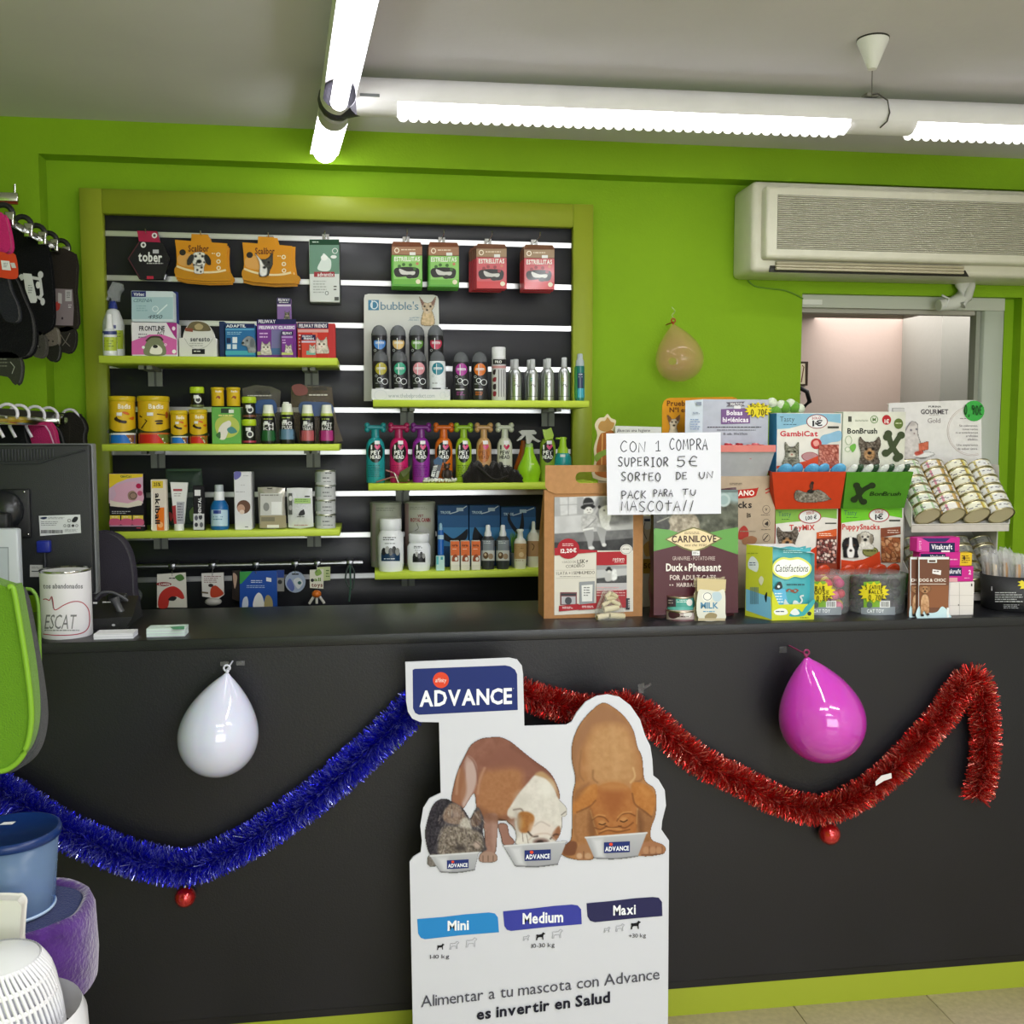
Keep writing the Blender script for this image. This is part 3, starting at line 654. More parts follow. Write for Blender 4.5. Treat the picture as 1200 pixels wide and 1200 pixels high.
# ================================================================ shelf S1
Z = SH['S1']; Y1 = SHF+.02
lat('spray_bottle', 'large white spray bottle with clear trigger at the left end of the top left shelf', 'spray bottle', 133, Y1+.075,
    [('trigger_neck', 'gloss', '2a3a8a', [(1,352),(3.5,353),(5,358),(5.5,362)]),('body', 'gloss', 'e8ebee', [(3,361.5),(7,364),(9,369),(12,377),(12.3,385),(12.3,414)])],
    [('r', 120,386,146,409, 'a9bc3a'),('r', 120,380,146,387, 'dfe3e8'),('r', 126,381,136,385, '39427e'),('m', 124,390,142,404,4, '6d7d2a')], z0=Z)
o = bpy.data.objects['spray_bottle']
g = G(); Yt = Y1+.06
g.pxprism([(125,343),(132,330),(142,332),(143,338),(139,343),(138,352),(131,353),(129,347)], Yt, .03, 'clear', 'dfe6ea'); g.pxprism([(127,344),(124,351),(126,352),(130,346)], Yt+.008,.012, 'clear', 'dfe6ea'); g.build('trigger', o)
lat('spray_bottle', 'small white spray bottle with green label, in front of the large clear trigger one', 'spray bottle', 128.5, Y1+.03,
    [('nozzle_cap', 'gloss', 'f1f3f4', [(3,368),(3.6,370),(4,378),(5,386)]),('body', 'gloss', 'e9ecee', [(5,385.5),(7,387),(8.2,391),(8.2,415)])],
    [('r', 120,395,137,411, 'b3c43c'),('r', 120,388,137,392, '39427e'),('m', 122,399,134,408,3, '6d7d2a')], z0=Z)
zf = zat(180,377, Y1)
o = boxitem('medicine_box', 'pink and white flea product box standing under the pale blue box', 'box', 154,378,207.5,416, Y1,.07, 'e7e4ea',
  [('p', [(154.3,400),(175,392),(190,392),(207.2,398),(207.2,415.5),(154.3,415.5)], 'd667ae'),('s', [(170,416),(170,404),(177,396),(186,396),(193,404),(193,416)], '7e8567'),('T', 'FRONTLINE', 163,382,193,387.5, '3a3a42'),('T', 'ACT', 184,388.5,193,392, '3a3a42'),
   ('p', [(195,378.3),(207.2,378.3),(207.2,398),(203,392)], 'a9368a'),('e', 203.5,385,2,2.4, 'f3dff0'),('l', smooth([(171,400),(177,395),(187,395),(191,399)], 4, False),2.2, '4c3c33'),('s', [(176,414),(178,406),(184,404),(190,409),(188,415)], 'eceade'),('e', 182,406,3,2, '2c2c2c'),('e', 204,412,2.4,2.4, 'f4f4f4'),
   ('e', 168,407,1.8,1.8, 'f4f4f4'),('m', 162,391,176,398,2, '8a7f90'),('o', 194,404,1.5,1.5,.5, 'ffffff')], z0=Z)
boxitem('medicine_box', 'pale blue and white box lying on top of the pink flea product box', 'box', 154,341,203,374, Y1+.004,.05, 'cfdde3',
  [('r', 154.2,341.2,171,348, '2e3673'),('T', 'Virbac', 156.5,343,169,346.5, 'e8ecf4'),('r', 154.2,348.2,202.8,374, 'a9c6cf'),('I', 'CERENIA', 156,350,179,354, '5c7a86'),('l', [(184,368),(196,357)], 1.5, 'dfeef0'),('o', 182,362,3.6,3.4,.6, 'eef6f7'),('m', 160,358,174,366,3, '8fb0ba'),('I', '4950', 173,369,191,373.5, '33424c')], z0=zat(180,377.5, Y1)+.001)
boxitem('medicine_box', 'deep blue box standing behind the pale blue one, its edge showing', 'box', 196,341.5,208.5,392, Y1+.075,.02, '2f3977', z0=Z)
o = boxitem('collar_box', 'white box with a round dome top showing a collar picture', 'box', 209.5,396,254,417, Y1,.06, 'dcdcd8', None, z0=Z)
g = G().pxprism(smooth([(214,397),(216,388),(222,379),(232,375.5),(242,379),(249,388),(252,397)], 4, False), Y1+.002,.02, 'paper', 'dcdcd8'); g.build('dome_top', o)
G().prints(Surf(Y=Y1, kind='paper'), [('s', [(219,385),(224,378),(233,376.5),(243,380),(247,387),(240,388),(232,388),(225,387)], '6c6247'),('s', [(228,382),(233,379),(238,382),(236,386),(230,386)], 'b0a077'),('r', 217,384,226,388, '8a4a3a', 1),('T', 'seresto', 223,394.5,246,400, '55585a'),('m', 222,402,244,407,2, 'a9aaa6'),('r', 225,409,240,415, '1d1d1f'),('m', 227,411,238,414,1, 'dddddd'),('l', smooth([(216,396),(222,405),(232,409),(243,405),(250,396)], 4, False),.7, 'b6b6b2')]).build('printed_front', o)
def petpic(parent, S, cx, cy, s, kind, e=.004, res=1.6):
    P = Paint(cx-8*s, cy-9*s, cx+8*s, cy+9*s, res)
    if kind == 'cat':
        P.poly([(cx-6*s, cy+9*s),(cx-6*s, cy),(cx-5*s, cy-8*s),(cx-2*s, cy-5*s),(cx+2*s, cy-5*s),(cx+5*s, cy-8*s),(cx+6*s, cy),(cx+7*s, cy+9*s)], 'c9c2b8', nz=.2, nsc=1.6)
        P.ell(cx, cy+1*s, 4*s, 3*s, 'e6e1d8', soft=1.2); P.ell(cx-2.3*s, cy-.6*s, 1*s, .9*s, '2a2a1c'); P.ell(cx+2.3*s, cy-.6*s, 1*s, .9*s, '2a2a1c'); P.ell(cx, cy+1.8*s, .7*s, .5*s, 'a0605a')
        for a in (-3,0,3): P.line([(cx+a*s*.5, cy-5*s),(cx+a*s*.35, cy-3*s)], .5*s, '6a6258')
    elif kind == 'greycat':
        P.poly([(cx-7*s, cy+9*s),(cx-5*s, cy+2*s),(cx-5*s, cy-8*s),(cx-2*s, cy-5*s),(cx+2*s, cy-5*s),(cx+5*s, cy-8*s),(cx+5*s, cy+2*s),(cx+5*s, cy+9*s)], '7c7a6c', nz=.25, nsc=1.5)
        P.ell(cx, cy+1.6*s, 2.4*s, 1.8*s, 'c9c2b0', soft=1); P.ell(cx-2.2*s, cy-1*s, 1*s, .7*s, '1d1d12'); P.ell(cx+2.2*s, cy-1*s, 1*s, .7*s, '1d1d12'); P.ell(cx, cy+1*s, .8*s, .6*s, '9c5a4e')
        for b in (-3.5,4,6): P.line([(cx-3*s, cy+b*s),(cx, cy+(b-.8)*s),(cx+3*s, cy+b*s)], .5*s, '45443a')
    elif kind == 'yorkie':
        P.poly([(cx-7*s, cy-5*s),(cx-6*s, cy-9*s),(cx-3*s, cy-6*s),(cx+3*s, cy-6*s),(cx+6*s, cy-9*s),(cx+7.5*s, cy-4*s),(cx+5.5*s, cy+2*s),(cx+6*s, cy+9*s),(cx-6*s, cy+9*s),(cx-5.5*s, cy+2*s)], '5b5147', nz=.28, nsc=1.5)
        P.ell(cx, cy+2.4*s, 3.6*s, 4*s, 'a87f56', soft=1.3, nz=.15, nsc=1.5); P.ell(cx-2.2*s, cy-1*s, .9*s, .9*s, '120f0c'); P.ell(cx+2.2*s, cy-1*s, .9*s, .9*s, '120f0c'); P.ell(cx, cy+1.6*s, 1.3*s, 1*s, '120f0c'); P.line([(cx-1.5*s, cy+4*s),(cx, cy+4.6*s),(cx+1.5*s, cy+4*s)], .5*s, '4b3220')
    elif kind == 'collie':
        P.poly([(cx-7*s, cy-2*s),(cx-5*s, cy-7*s),(cx, cy-8*s),(cx+5*s, cy-7*s),(cx+7*s, cy-1*s),(cx+5.5*s, cy+4*s),(cx+6*s, cy+9*s),(cx-5*s, cy+9*s),(cx-6*s, cy+4*s)], '1f1d1f', nz=.08)
        P.poly([(cx-1*s, cy-8*s),(cx+1*s, cy-8*s),(cx+1.6*s, cy-1*s),(cx+3.2*s, cy+3*s),(cx+2*s, cy+9*s),(cx-2*s, cy+9*s),(cx-3.2*s, cy+3*s),(cx-1.6*s, cy-1*s)], 'ece9e6'); P.ell(cx, cy+3*s, 1.2*s, 1*s, '2a1c1c')
        P.ell(cx-2.9*s, cy-1.5*s, .8*s, .7*s, '5b3d28'); P.ell(cx+2.9*s, cy-1.5*s, .8*s, .7*s, '5b3d28')
    elif kind == 'fluffy':
        P.ell(cx, cy, 6.2*s, 6.6*s, 'cfc9be', soft=1.2, nz=.2, nsc=1.5); P.poly([(cx-5*s, cy+4*s),(cx+5*s, cy+4*s),(cx+7*s, cy+9*s),(cx-7*s, cy+9*s)], 'dcd8cf', nz=.12, nsc=1.5)
        P.ell(cx-5.4*s, cy, 2*s, 4.6*s, '8f8577', soft=1, nz=.1); P.ell(cx+5.4*s, cy, 2*s, 4.6*s, '8f8577', soft=1, nz=.1); P.ell(cx, cy+.8*s, 1.6*s, 1.3*s, '191515'); P.ell(cx-2.4*s, cy-1.8*s, .8*s, .8*s, '191515'); P.ell(cx+2.4*s, cy-1.8*s, .8*s, .8*s, '191515')
    elif kind == 'greydog':
        P.poly([(cx-6*s, cy-4*s),(cx-1*s, cy-8*s),(cx+5*s, cy-6*s),(cx+7*s, cy),(cx+7*s, cy+9*s),(cx, cy+9*s),(cx-2*s, cy+3*s),(cx-7*s, cy+1*s)], '8f9498', nz=.14, nsc=2)
        P.ell(cx+3.5*s, cy-1*s, 2.6*s, 4.6*s, '666c72', soft=1); P.ell(cx-6*s, cy-1*s, 1.4*s, 1.1*s, '1a1c1e'); P.ell(cx-1.6*s, cy-3.4*s, .8*s, .8*s, '1a1c1e')
    elif kind == 'puppyrow':
        for k, c in ((-5, '2b2b2e'),(-1.6, '8a8a8a'),(1.8, '3c3c3f'),(5.2, '5c5a58')): P.ell(cx+k*s, cy, 2.2*s, 5*s, c, nz=.15, nsc=1.4); P.ell(cx+k*s, cy-1*s, 1*s, 1.6*s, 'dddddd', soft=.8)
    P.mesh(S, 'animal_picture', parent, e)
S1 = Surf(Y=Y1, kind='paper')
o = boxitem('medicine_box', 'dark blue calming diffuser box with a grey dog picture on the top left shelf', 'box', 264,379,298.5,416, Y1,.07, '2d6fa6',
  [('r', 264.2,379.2,298.3,384.5, '1d2a5c'),('T', 'ADAPTIL', 265,380.3,288,383.6, 'eef2f6'),('r', 264.2,384.8,298.3,387, '5aa3cf'),('r', 264.2,411,298.3,415.8, '4aa7b8'),('r', 265.5,396,270.5,402, '1c2c50'),('r', 272.5,395,278,402, 'dfe7ee'),('r', 266,403.5,270.5,409, 'cfdce6'),('r', 272.5,403.5,277.5,409, 'cfdce6'),('m', 266,389,284,393,2, '9cc8e0')], z0=Z)
petpic(o, S1,291.5,403,1.15, 'greydog')
boxitem('medicine_box', 'dark navy box side seen left of the calming diffuser box', 'box', 257,376.5,263.5,415, Y1+.012,.06, '22345c', z0=Z)
o = boxitem('medicine_box', 'large purple cat diffuser box with a smaller purple box in front of it', 'box', 301,376,347,416, Y1+.025,.05, '7b3a92',
  [('r', 301.2,374,346.8,380, '262458'),('T', 'FELIWAY', 303,374.8,323,378.5, 'f0eef6'),('r', 302,381.5,346,386, 'a487c0'),('T', 'FELIWAY CLASSIC', 304,382,345,385.5, 'f3f0f8'),('r', 318,386.5,331,416, '7a76a6'),('m', 304,390,314,398,2, 'd9b8e0'),('r', 318,408,328,415.5, '4f6f9c'),('r', 301.5,412,316,416, 'c6cf7a')], z0=Z)
petpic(o, Surf(Y=Y1+.025),311.5,407.5,0.95, 'cat')
o = boxitem('medicine_box', 'small purple cat spray box in front of the large purple diffuser box', 'box', 329.5,388,343.5,416, Y1,.022, '7d3b95',
  [('r', 329.6,388.2,343.3,393, '24224f'),('T', 'FELIWAY', 331,389,342,392, 'f0eef6'),('r', 330,394,343,396, 'b397cc'),('r', 330,413,343.3,415.8, 'c6cf7a'),('m', 331,398,336,404,2, 'd9b8e0')], z0=Z)
petpic(o, S1,338,408,0.62, 'cat')
o = boxitem('medicine_box', 'small purple box standing on top of the large purple cat diffuser box', 'box', 324.5,349,341,375, Y1+.03,.03, '8a6aa8',
  [('r', 324.7,349.2,340.8,356, '35345c'),('T', 'FELIWAY', 326,350,339.5,353, 'eceaf2'),('r', 325,357,340.6,359, 'd9cfe4'),('m', 327,354,338,356,1, 'eee')], z0=zat(324,375.5, Y1+.025)+.0005)
petpic(o, Surf(Y=Y1+.03),336.5,369,0.6, 'greycat')
o = boxitem('medicine_box', 'large red and navy cat product box with a smaller red one in front', 'box', 348.5,378,385,416, Y1+.025,.05, 'c8382e',
  [('r', 348.7,378.2,384.8,385, '23264f'),('T', 'FELIWAY FRIENDS', 350.5,379.8,383,383.8, 'eceaf2'),('r', 349,386,384.8,389.5, 'd9a4a0'),('m', 350,392,352.5,412,5, 'f3d6d0'),('r', 366,390,372,395, 'dd6a50')], z0=Z)
petpic(o, Surf(Y=Y1+.025),377,404,1.15, 'cat')
boxitem('medicine_box', 'plain red box at the far right end of the top left shelf', 'box', 384,379,393,416, Y1+.035,.05, 'bf3a3c', z0=Z)
o = boxitem('medicine_box', 'small red cat product box in front of the large red and navy one', 'box', 353,392,370,416, Y1,.022, 'd24a3c',
  [('r', 353.2,392.2,369.8,398.5, '23264f'),('T', 'FELIWAY', 354.5,393,366,395.2, 'f0eef6'),('T', 'FRIENDS', 356,395.8,368,398, 'f0eef6'),('r', 353.4,399.5,369.8,401.5, 'cfc5d8'),('r', 359,411,369.8,415.8, '7cb8b0')], z0=Z)
petpic(o, S1,366,408,0.6, 'cat')

# ================================================================ shelf S2
Z = SH['S2']; Y2 = SHF+.02
def food_can(cx, hw, y0, label, band, big=True, Yc=None, fish=0, base=None, grp='yellow fish food cans on the shelf', y1=520):
    Yc = Yc or Y2+hw*ppm(cx, 500, Y2)
    h = y1-y0; L = []
    f = h/56
    if y1 > 500:
        L += [('r', cx-hw, y1-11*f, cx+hw, y1-.6, band),('p', [(cx+hw*.2, y1-11*f),(cx+hw, y1-11*f),(cx+hw, y1-1),(cx+hw*.62, y1-1),(cx+hw*.45, y1-6*f)], '6d7a2e' if band != '1f6fc4' else '88552e'),
              ('l', [(cx+hw*.25, y1-11*f),(cx+hw*.55, y1-6*f),(cx+hw*.7, y1-1)], 1.6*f, 'f1ead8'),('s', [(cx-hw, y1-18*f),(cx-hw*.6, y1-15*f),(cx, y1-14.5*f),(cx+hw*.5, y1-15.5*f),(cx+hw, y1-18*f),(cx+hw, y1-12*f),(cx-hw, y1-12*f)], '2d3a1c')]
        L += [('r', cx-hw, y1-12.6*f, cx+hw, y1-10.6*f, 'e9e9e4' if big else 'd8dccc')] if band == '1f6fc4' else [('r', cx-hw, y1-13*f, cx+hw, y1-11*f, 'c86a28')]
    L += [('T', 'Badis', cx-hw*.35, y0+9*f, cx+hw*.6, y0+14.5*f, 'f8f3dc')]
    if fish == 0: L += [('s', [(cx-hw*.55, y0+25*f),(cx-hw*.1, y0+28*f),(cx+hw*.3, y0+29*f),(cx+hw*.25, y0+32*f),(cx-hw*.2, y0+31*f),(cx-hw*.6, y0+28*f)], '33220f'),('l', [(cx-hw*.5, y0+24*f),(cx-hw*.2, y0+31*f)], 1.6*f, '33220f'),('s', [(cx, y0+18*f),(cx+hw*.4, y0+19*f),(cx+hw*.5, y0+22*f),(cx+hw*.1, y0+20.5*f)], 'cf6416'),('s', [(cx+hw*.5, y0+26*f),(cx+hw*.85, y0+24*f),(cx+hw*.8, y0+28*f)], 'cf6416')]
    elif fish == 1: L += [('s', [(cx+hw*.1, y0+28.5*f),(cx+hw*.5, y0+28*f),(cx+hw*.55, y0+30*f),(cx+hw*.1, y0+30*f)], '2f2216'),('s', [(cx+hw*.2, y0+31*f),(cx+hw*.55, y0+31*f),(cx+hw*.5, y0+33*f),(cx+hw*.15, y0+33*f)], '2f2216'),('l', [(cx-hw*.9, y0+23*f),(cx-hw*.45, y0+29*f),(cx-hw*.8, y0+38*f)], 1.5*f, '33220f'),('l', [(cx+hw*.2, y0+21*f),(cx+hw*.7, y0+22*f)], 1.2*f, '5b3a1a'),('e', cx+hw*.8, y0+22*f, 1.6*f, 4*f, 'a5521c')]
    else: L += [('s', [(cx-hw*.3, y0+(h*.6)),(cx, y0+h*.45),(cx+hw*.4, y0+h*.5),(cx+hw*.3, y0+h*.62),(cx, y0+h*.55)], '8a3c14')]
    if y1 > 500: L += [('r', cx-hw*.45, y0+19*f, cx-hw*.05, y0+23*f, 'e9e9e4')]
    return lat('fish_food_can', label, 'can', cx, Yc, [('lid', 'gloss', 'd2b41c', [(hw-.8, y0),(hw+.2, y0+.6),(hw+.2, y0+5*f+1),(hw-.4, y0+5*f+1.4)]),('body', 'satin', 'dbb41e', [(hw-.5, y0+5*f+1.2),(hw-.3, y1-1),(hw-.8, y1)])], L, pr=hw-.25, z0=base if base is not None else Z, group=grp, pkind='satin')
food_can(143.6,15.6,464.5, 'large yellow fish food can with blue band, first from the left on its shelf', '1f6fc4', fish=0)
food_can(180.4,18.6,464.5, 'large yellow fish food can with red band, second from the left', 'c8281e', fish=1)
food_can(210,10.3,481, 'small yellow fish food can with blue band', '1f6fc4', False, fish=0)
food_can(232.5,10.8,480, 'small yellow fish food can with red band under a lime lidded jar', 'c8281e', False, fish=0)
food_can(255,7.8,454, 'tiny yellow food jar, left of two on top of the green box', 'c8281e', False, Yc=Y2+.03, fish=2, base=zat(265,476, Y2)+.001, y1=476)
food_can(273.5,8.2,454, 'tiny yellow food jar, right of two on top of the green box', 'c8281e', False, Yc=Y2+.03, fish=2, base=zat(265,476, Y2)+.001, y1=476)
def lime_jar(cx, hw, y0, y1, label, base, band, Yc=None):
    return lat('supplement_jar', label, 'jar', cx, Yc or Y2+.03, [('lid', 'gloss', 'b4cf2a', [(hw-.6, y0),(hw+.3, y0+1),(hw+.3, y0+7),(hw-.4, y0+7.5)]),('body', 'gloss', '1a1a18', [(hw-1.4, y0+7.4),(hw-1, y0+9),(hw-1, y1-1),(hw-1.5, y1)])],
        [('o', cx+1, y0+(y1-y0)*.62, hw*.5, hw*.5,1.5, 'd9dcd8'),('r', cx-hw*.5, y0+9.5, cx+hw*.2, y0+13.5, 'e2e4e2'),('r', cx-hw, y1-3.2, cx+hw, y1-.8, band)], pr=hw-.8, z0=base, group='lime lidded jars')
lime_jar(231,8.2,453.5,477.5, 'lime lidded black jar standing on the small red banded fish food can', zat(231,477.5, Y2+.03), '6f7a4a')
lime_jar(292,8.3,491.5,519.5, 'lower lime lidded black jar right of the green box', Z, 'a8324a')
lime_jar(292,8.3,465,489.5, 'upper lime lidded black jar stacked on another right of the green box', zat(292,490.8, Y2+.03), '7a4a3a')
boxitem('supplement_box', 'light green box with a white bird picture and two tiny yellow jars on top', 'box', 248,477,282,519, Y2,.07, '63a84e',
   [('s', [(252,500),(256,490),(270,488),(279,494),(280,505),(272,512),(258,512)], 'b9c45a'),('s', [(257,514),(256,504),(260,497),(265,494),(269,493),(271,497),(268,503),(266,510),(263,515)], 'e6e0d8'),('s', [(266,503),(272,500),(278,506),(270,508)], '4a8a8a'),('s', [(253,510),(258,506),(258,514)], '3b6a3a'),('r', 259,478.5,270,484, '1f3a2c'),('r', 268,480,274,484, 'dfe6dc'),('m', 256,486,276,490,1, 'e3e08a')], z0=Z, kind='gloss')
def ctl_bottle(cx, y0, label, band, txt):
    return lat('additive_bottle', label, 'bottle', cx, Y2+.035, [('cap', 'gloss', 'e9ecdf', [(5, y0),(5.6, y0+1),(6.6, y0+10)]),('collar', 'gloss', 'b9c95a', [(7, y0+10),(7.4, y0+13)]),('body', 'gloss', '161616', [(7.2, y0+13),(8.6, y0+16),(8.7,517),(8.2,519.5)])],
        [('r', cx-9, y0+30, cx+9, y0+42, band),('r', cx-9, y0+38, cx+9, y0+41, 'cfcfd4' if band[0] in '3' else band),('T', txt[0], cx-6, y0+21, cx+6, y0+25, 'd5d5d5'),('T', txt[1], cx-6, y0+26, cx+6, y0+29.5, 'd5d5d5'),('m', cx-6, y0+16, cx+6, y0+18.5,1, '9cb33a'),('r', cx-5, y0+19, cx-.5, y0+23, 'e4e4e4')], pr=8.75, z0=Z, group='black additive bottles with white caps')
ctl_bottle(314.5,474.5, 'black additive bottle with white cap and dark green band, leftmost of four', '1f5a30', ('PH', 'KH'))
ctl_bottle(336.5,473, 'black additive bottle with pale blue band, second of four', '5d7f9c', ('BIO', 'PLUS'))
ctl_bottle(360.5,474.5, 'black additive bottle with pink red band, third of four', 'b0555c', ('ALGAE', 'TREAT'))
ctl_bottle(383,474.5, 'black additive bottle with magenta band, rightmost of four', 'a8307a', ('FAST', 'BACT'))
boxitem('white_carton', 'tiny white carton on the cap of the second black additive bottle', 'carton', 331.5,471,338.5,474.5, Y2+.03,.012, 'ececea', z0=zat(336.5,473.3, Y2+.035)+.0004)
def dens(P, n=4):
    out = []
    for i in range(len(P)):
        a, b = P[i], P[(i+1) % len(P)]
        out += [(a[0]+(b[0]-a[0])*k/n, a[1]+(b[1]-a[1])*k/n) for k in range(n)]
    return out
def pillow(name, label, cat, pts, Y, th, kind, col, prints=None, group=None, amp=.004, pname='printed_front', nz=8, paint=None, z0=None):
    """a filled bag: the outline read at depth Y, bulging towards the room and back, with creases"""
    pts = dens(pts); q = [at(x, y, Y) for x, y in pts]; n = len(q); cx = sum(p.x for p in q)/n; cz = sum(p.z for p in q)/n
    vs, fs = [], []; R = 7
    zb = min(p.z for p in q); dz = 0 if z0 is None else z0-zb
    for sgn in (-1,1):
        b = len(vs)
        for i in range(R):
            t = 1-i/R
            for k, p in enumerate(q):
                bul = th*(1-t**2.6)*(1+.25*math.sin(k*1.7+i*2.1)*(i > 0)*(i < R))
                vs.append((cx+(p.x-cx)*t, Y+sgn*bul+(amp*math.sin(k*2.3+i)*.35 if i else 0), cz+(p.z-cz)*t))
        vs.append((cx, Y+sgn*th, cz)); c = len(vs)-1
        for i in range(R-1):
            for k in range(n): k2 = (k+1) % n; fs.append((b+i*n+k, b+i*n+k2, b+(i+1)*n+k2, b+(i+1)*n+k))
        for k in range(n): fs.append((b+(R-1)*n+k, b+(R-1)*n+(k+1) % n, c))
    vs = [(v[0], v[1], v[2]+dz*(1 if v[2] < cz else 0)*(cz-v[2])/(cz-zb)) for v in vs]
    o = tag(G().add(vs, fs, kind, col, True).build(name), label, cat, group)
    if prints:
        yy = Y-th*1.28
        G().prints(Surf(Y=yy, kind='gloss'), prints).build(pname, o)
    return o
YB2 = Y2+.10
pillow('gravel_bag', 'grey bag of aquarium soil behind the leftmost black additive bottle', 'bag', [(284,455),(300,451),(318,453),(329,458),(328,480),(330,500),(328,518),(300,519),(286,518),(285,490)], YB2,.022, 'clearbag', '8a867c',
   [('T', 'AQUAEL', 299,457.5,317,461, '2a2a2a'),('s', [(300,471),(312,468),(322,470),(323,484),(300,484)], '2b4f86'),('m', 290,463,320,466,1, 'c9c7bf')], z0=Z)
pillow('gravel_bag', 'tan and grey bag of aquarium soil behind the rightmost black additive bottles', 'bag', [(341,453),(355,451),(375,452),(389,454),(391,475),(395,495),(402,516),(388,519),(350,518),(345,500),(341,480)], YB2-.01,.026, 'clearbag', '8f7f6c',
   [('s', [(342,453),(352,450),(360,455),(359,462),(347,463)], '7a3a34'),('T', 'AQUAEL', 365,453.5,384,457, '1c1c1c'),('r', 360,451,388,452.5, '222222'),('s', [(352,472),(370,471),(388,473),(388,486),(354,486)], '2a4878'),('m', 362,462,384,466,1, 'c9c7bf')], z0=Z)

# ================================================================ shelf S3
Z = SH['S3']; Y3 = SHF+.02
o = boxitem('cat_food_tray_box', 'yellow, pink and black multi pack with three small cups at its foot', 'box', 127.5,555,168,620, Y3,.045, '17151a',
  [('r', 127.7,555.2,167.6,590, 'cfaec2'),('p', [(127.8,555.4),(167.5,555.4),(167,559),(150,561),(137,566),(128,572.5)], 'e2c62e'),('T', 'GimCat', 141,557,154,559.5, '3b6a3a'),('s', [(130,592),(136,580),(134,571),(145,566),(160,565),(167,575),(167,588),(150,594)], 'd9a8bc'),
   ('e', 162.5,569.5,3.2,3, 'b01c4a'),('e', 164,578,3,3, 'c4587a'),('p', [(129,586),(136,588),(150,590),(162,586),(167,588),(166,592),(150,595),(129,593)], 'dfd6c4'),('s', [(150,578),(156,575),(161,580),(158,586),(151,585)], '9a7f6e'),('o', 156,581,4.5,4,.8, '50403c'),('m', 131,599,154,603,2, 'b9b9b9'),('r', 128,615.5,170,617, 'b08aa0'),('m', 160,618.4,166,620,1, 'd04a60')], z0=Z)
for k in range(3):
    x = 128.8+k*13.5; G().prints(Surf(Y=Y3-.001), [('r', x, 604, x+12,609, 'dfc94a'),('s', [(x, 609),(x+6,607.5),(x+12,609),(x+12,615),(x, 615)], 'c8587a'),('m', x+2,605.5, x+10,607,1, 'f0f0e0')]).build('printed_cup', o)
boxitem('toothpaste_box', 'narrow white and orange toothpaste box between the multi pack and the white tube', 'box', 177,562,195,622, Y3,.03, 'e6dccb',
  [('r', 178,563.5,191,572, 'e5c93a'),('T', '25%', 180,565.5,188,569.5, '3b3218'),('p', [(183,601),(186,595),(192.5,594.5),(192.5,621.5),(184,621.5)], 'ea7a1e'),('e', 188,615,3.2,3.4, 'f5b070'),('r', 177.2,573,179,621, 'f2ede2')], z0=Z)
ob = bpy.data.objects['toothpaste_box']
g = G(); g.lay = 12; V, P, wd = text2d('akiball', True)
g.ink(Surf(Y=Y3), [(182.0+5.5*v[1]/.7,578+36*v[0]/wd) for v in V], P, 'paper', '2b2724'); g.build('lettering', ob)
lat('cream_tube', 'white and red toothpaste tube standing on its cap, lowest left shelf', 'tube', 210, Y3+.02,
    [('cap', 'gloss', 'e6e8e2', [(5.5,614),(5.8,615),(5.8,622)])], None, z0=Z)
o = bpy.data.objects['cream_tube']
g = G(); S_ = Surf(Y=Y3+.014)
g.pxprism([(199.5,565),(220,565.5),(217,600),(215.5,614.5),(204.5,614.5),(203,600)], Y3+.012,.012, 'gloss', 'e9e9e6'); g.build('tube_body', o)
G().prints(Surf(Y=Y3+.012, kind='gloss'), [('r', 203,573,213.5,575.5, 'a83a4a'),('m', 204,578,214,583,2, 'b0a8a8'),('p', [(201.5,593),(206,592),(207,614),(204,614)], 'a52c38'),('p', [(207,588),(216.5,588),(215.5,614),(207,614)], 'b4b4bc'),('m', 208,590,215,612,7, '6d6a78')]).build('printed_label', o)
pillow('treat_bag', 'crinkled dark green bag behind the toothpaste tube', 'bag', [(194,550),(205,549),(220,549.5),(236,549),(238,570),(237,600),(238,619),(215,620),(200,619),(196,590),(195,566)], Y3+.10,.02, 'clearbag', '3d5646',
   [('r', 196,549.5,236,552, '27402f'),('s', [(222,600),(227,594),(229,606),(224,611)], '5f7a3c'),('s', [(198,600),(203,604),(200,611)], 'a83a3a')], z0=Z)
boxitem('toothbrush_box', 'narrow black box with white lettering and a dog row, beside the blue bottle', 'box', 226.5,569,239.5,621, Y3,.02, '1c1a1e',
  [('r', 226.7,602,239.3,620.8, 'cfd0d2'),('r', 228,574,235,581, 'e3e3e3'),('e', 230,607,2,3, '5a5a66'),('e', 235,606,2.2,3, '3c3c44'),('e', 230,615,2,2.6, '3b3b44'),('e', 236,615,2,3, '64646c')], z0=Z)
g = G(); g.lay = 10; V, P, wd = text2d('DENTAL', True)
g.ink(Surf(Y=Y3), [(234.3-3.4*(v[1]/.7)+1.4,604-21*v[0]/wd) for v in V], P, 'paper', 'e8e8e8'); g.build('lettering', bpy.data.objects['toothbrush_box'])
lat('mouthwash_bottle', 'blue translucent mouthwash bottle with white cap on the lowest left shelf', 'bottle', 257.2, Y3+.035,
    [('cap', 'gloss', 'b4bcc0', [(4.5,568),(5.2,569),(5.2,576)]),('neck_ring', 'gloss', 'eef0f2', [(5.6,576),(6.2,577),(6.2,586)]),('body', 'gloss', '1a66a6', [(6,586),(8,588),(10.5,593),(11,598),(11,617),(10,620.5)])],
    [('r', 247.5,597.5,267,616.5, 'b7d2e2'),('r', 250,598,259,602, '2c3f8c'),('m', 250,605,264,611,2, '5a86a6')], pr=11.1, z0=Z)
boxitem('supplement_box', 'tall white box with a round brown dog picture behind the white pouches', 'box', 281,553,296.5,619, Y3+.035,.05, '87898c', z0=Z)
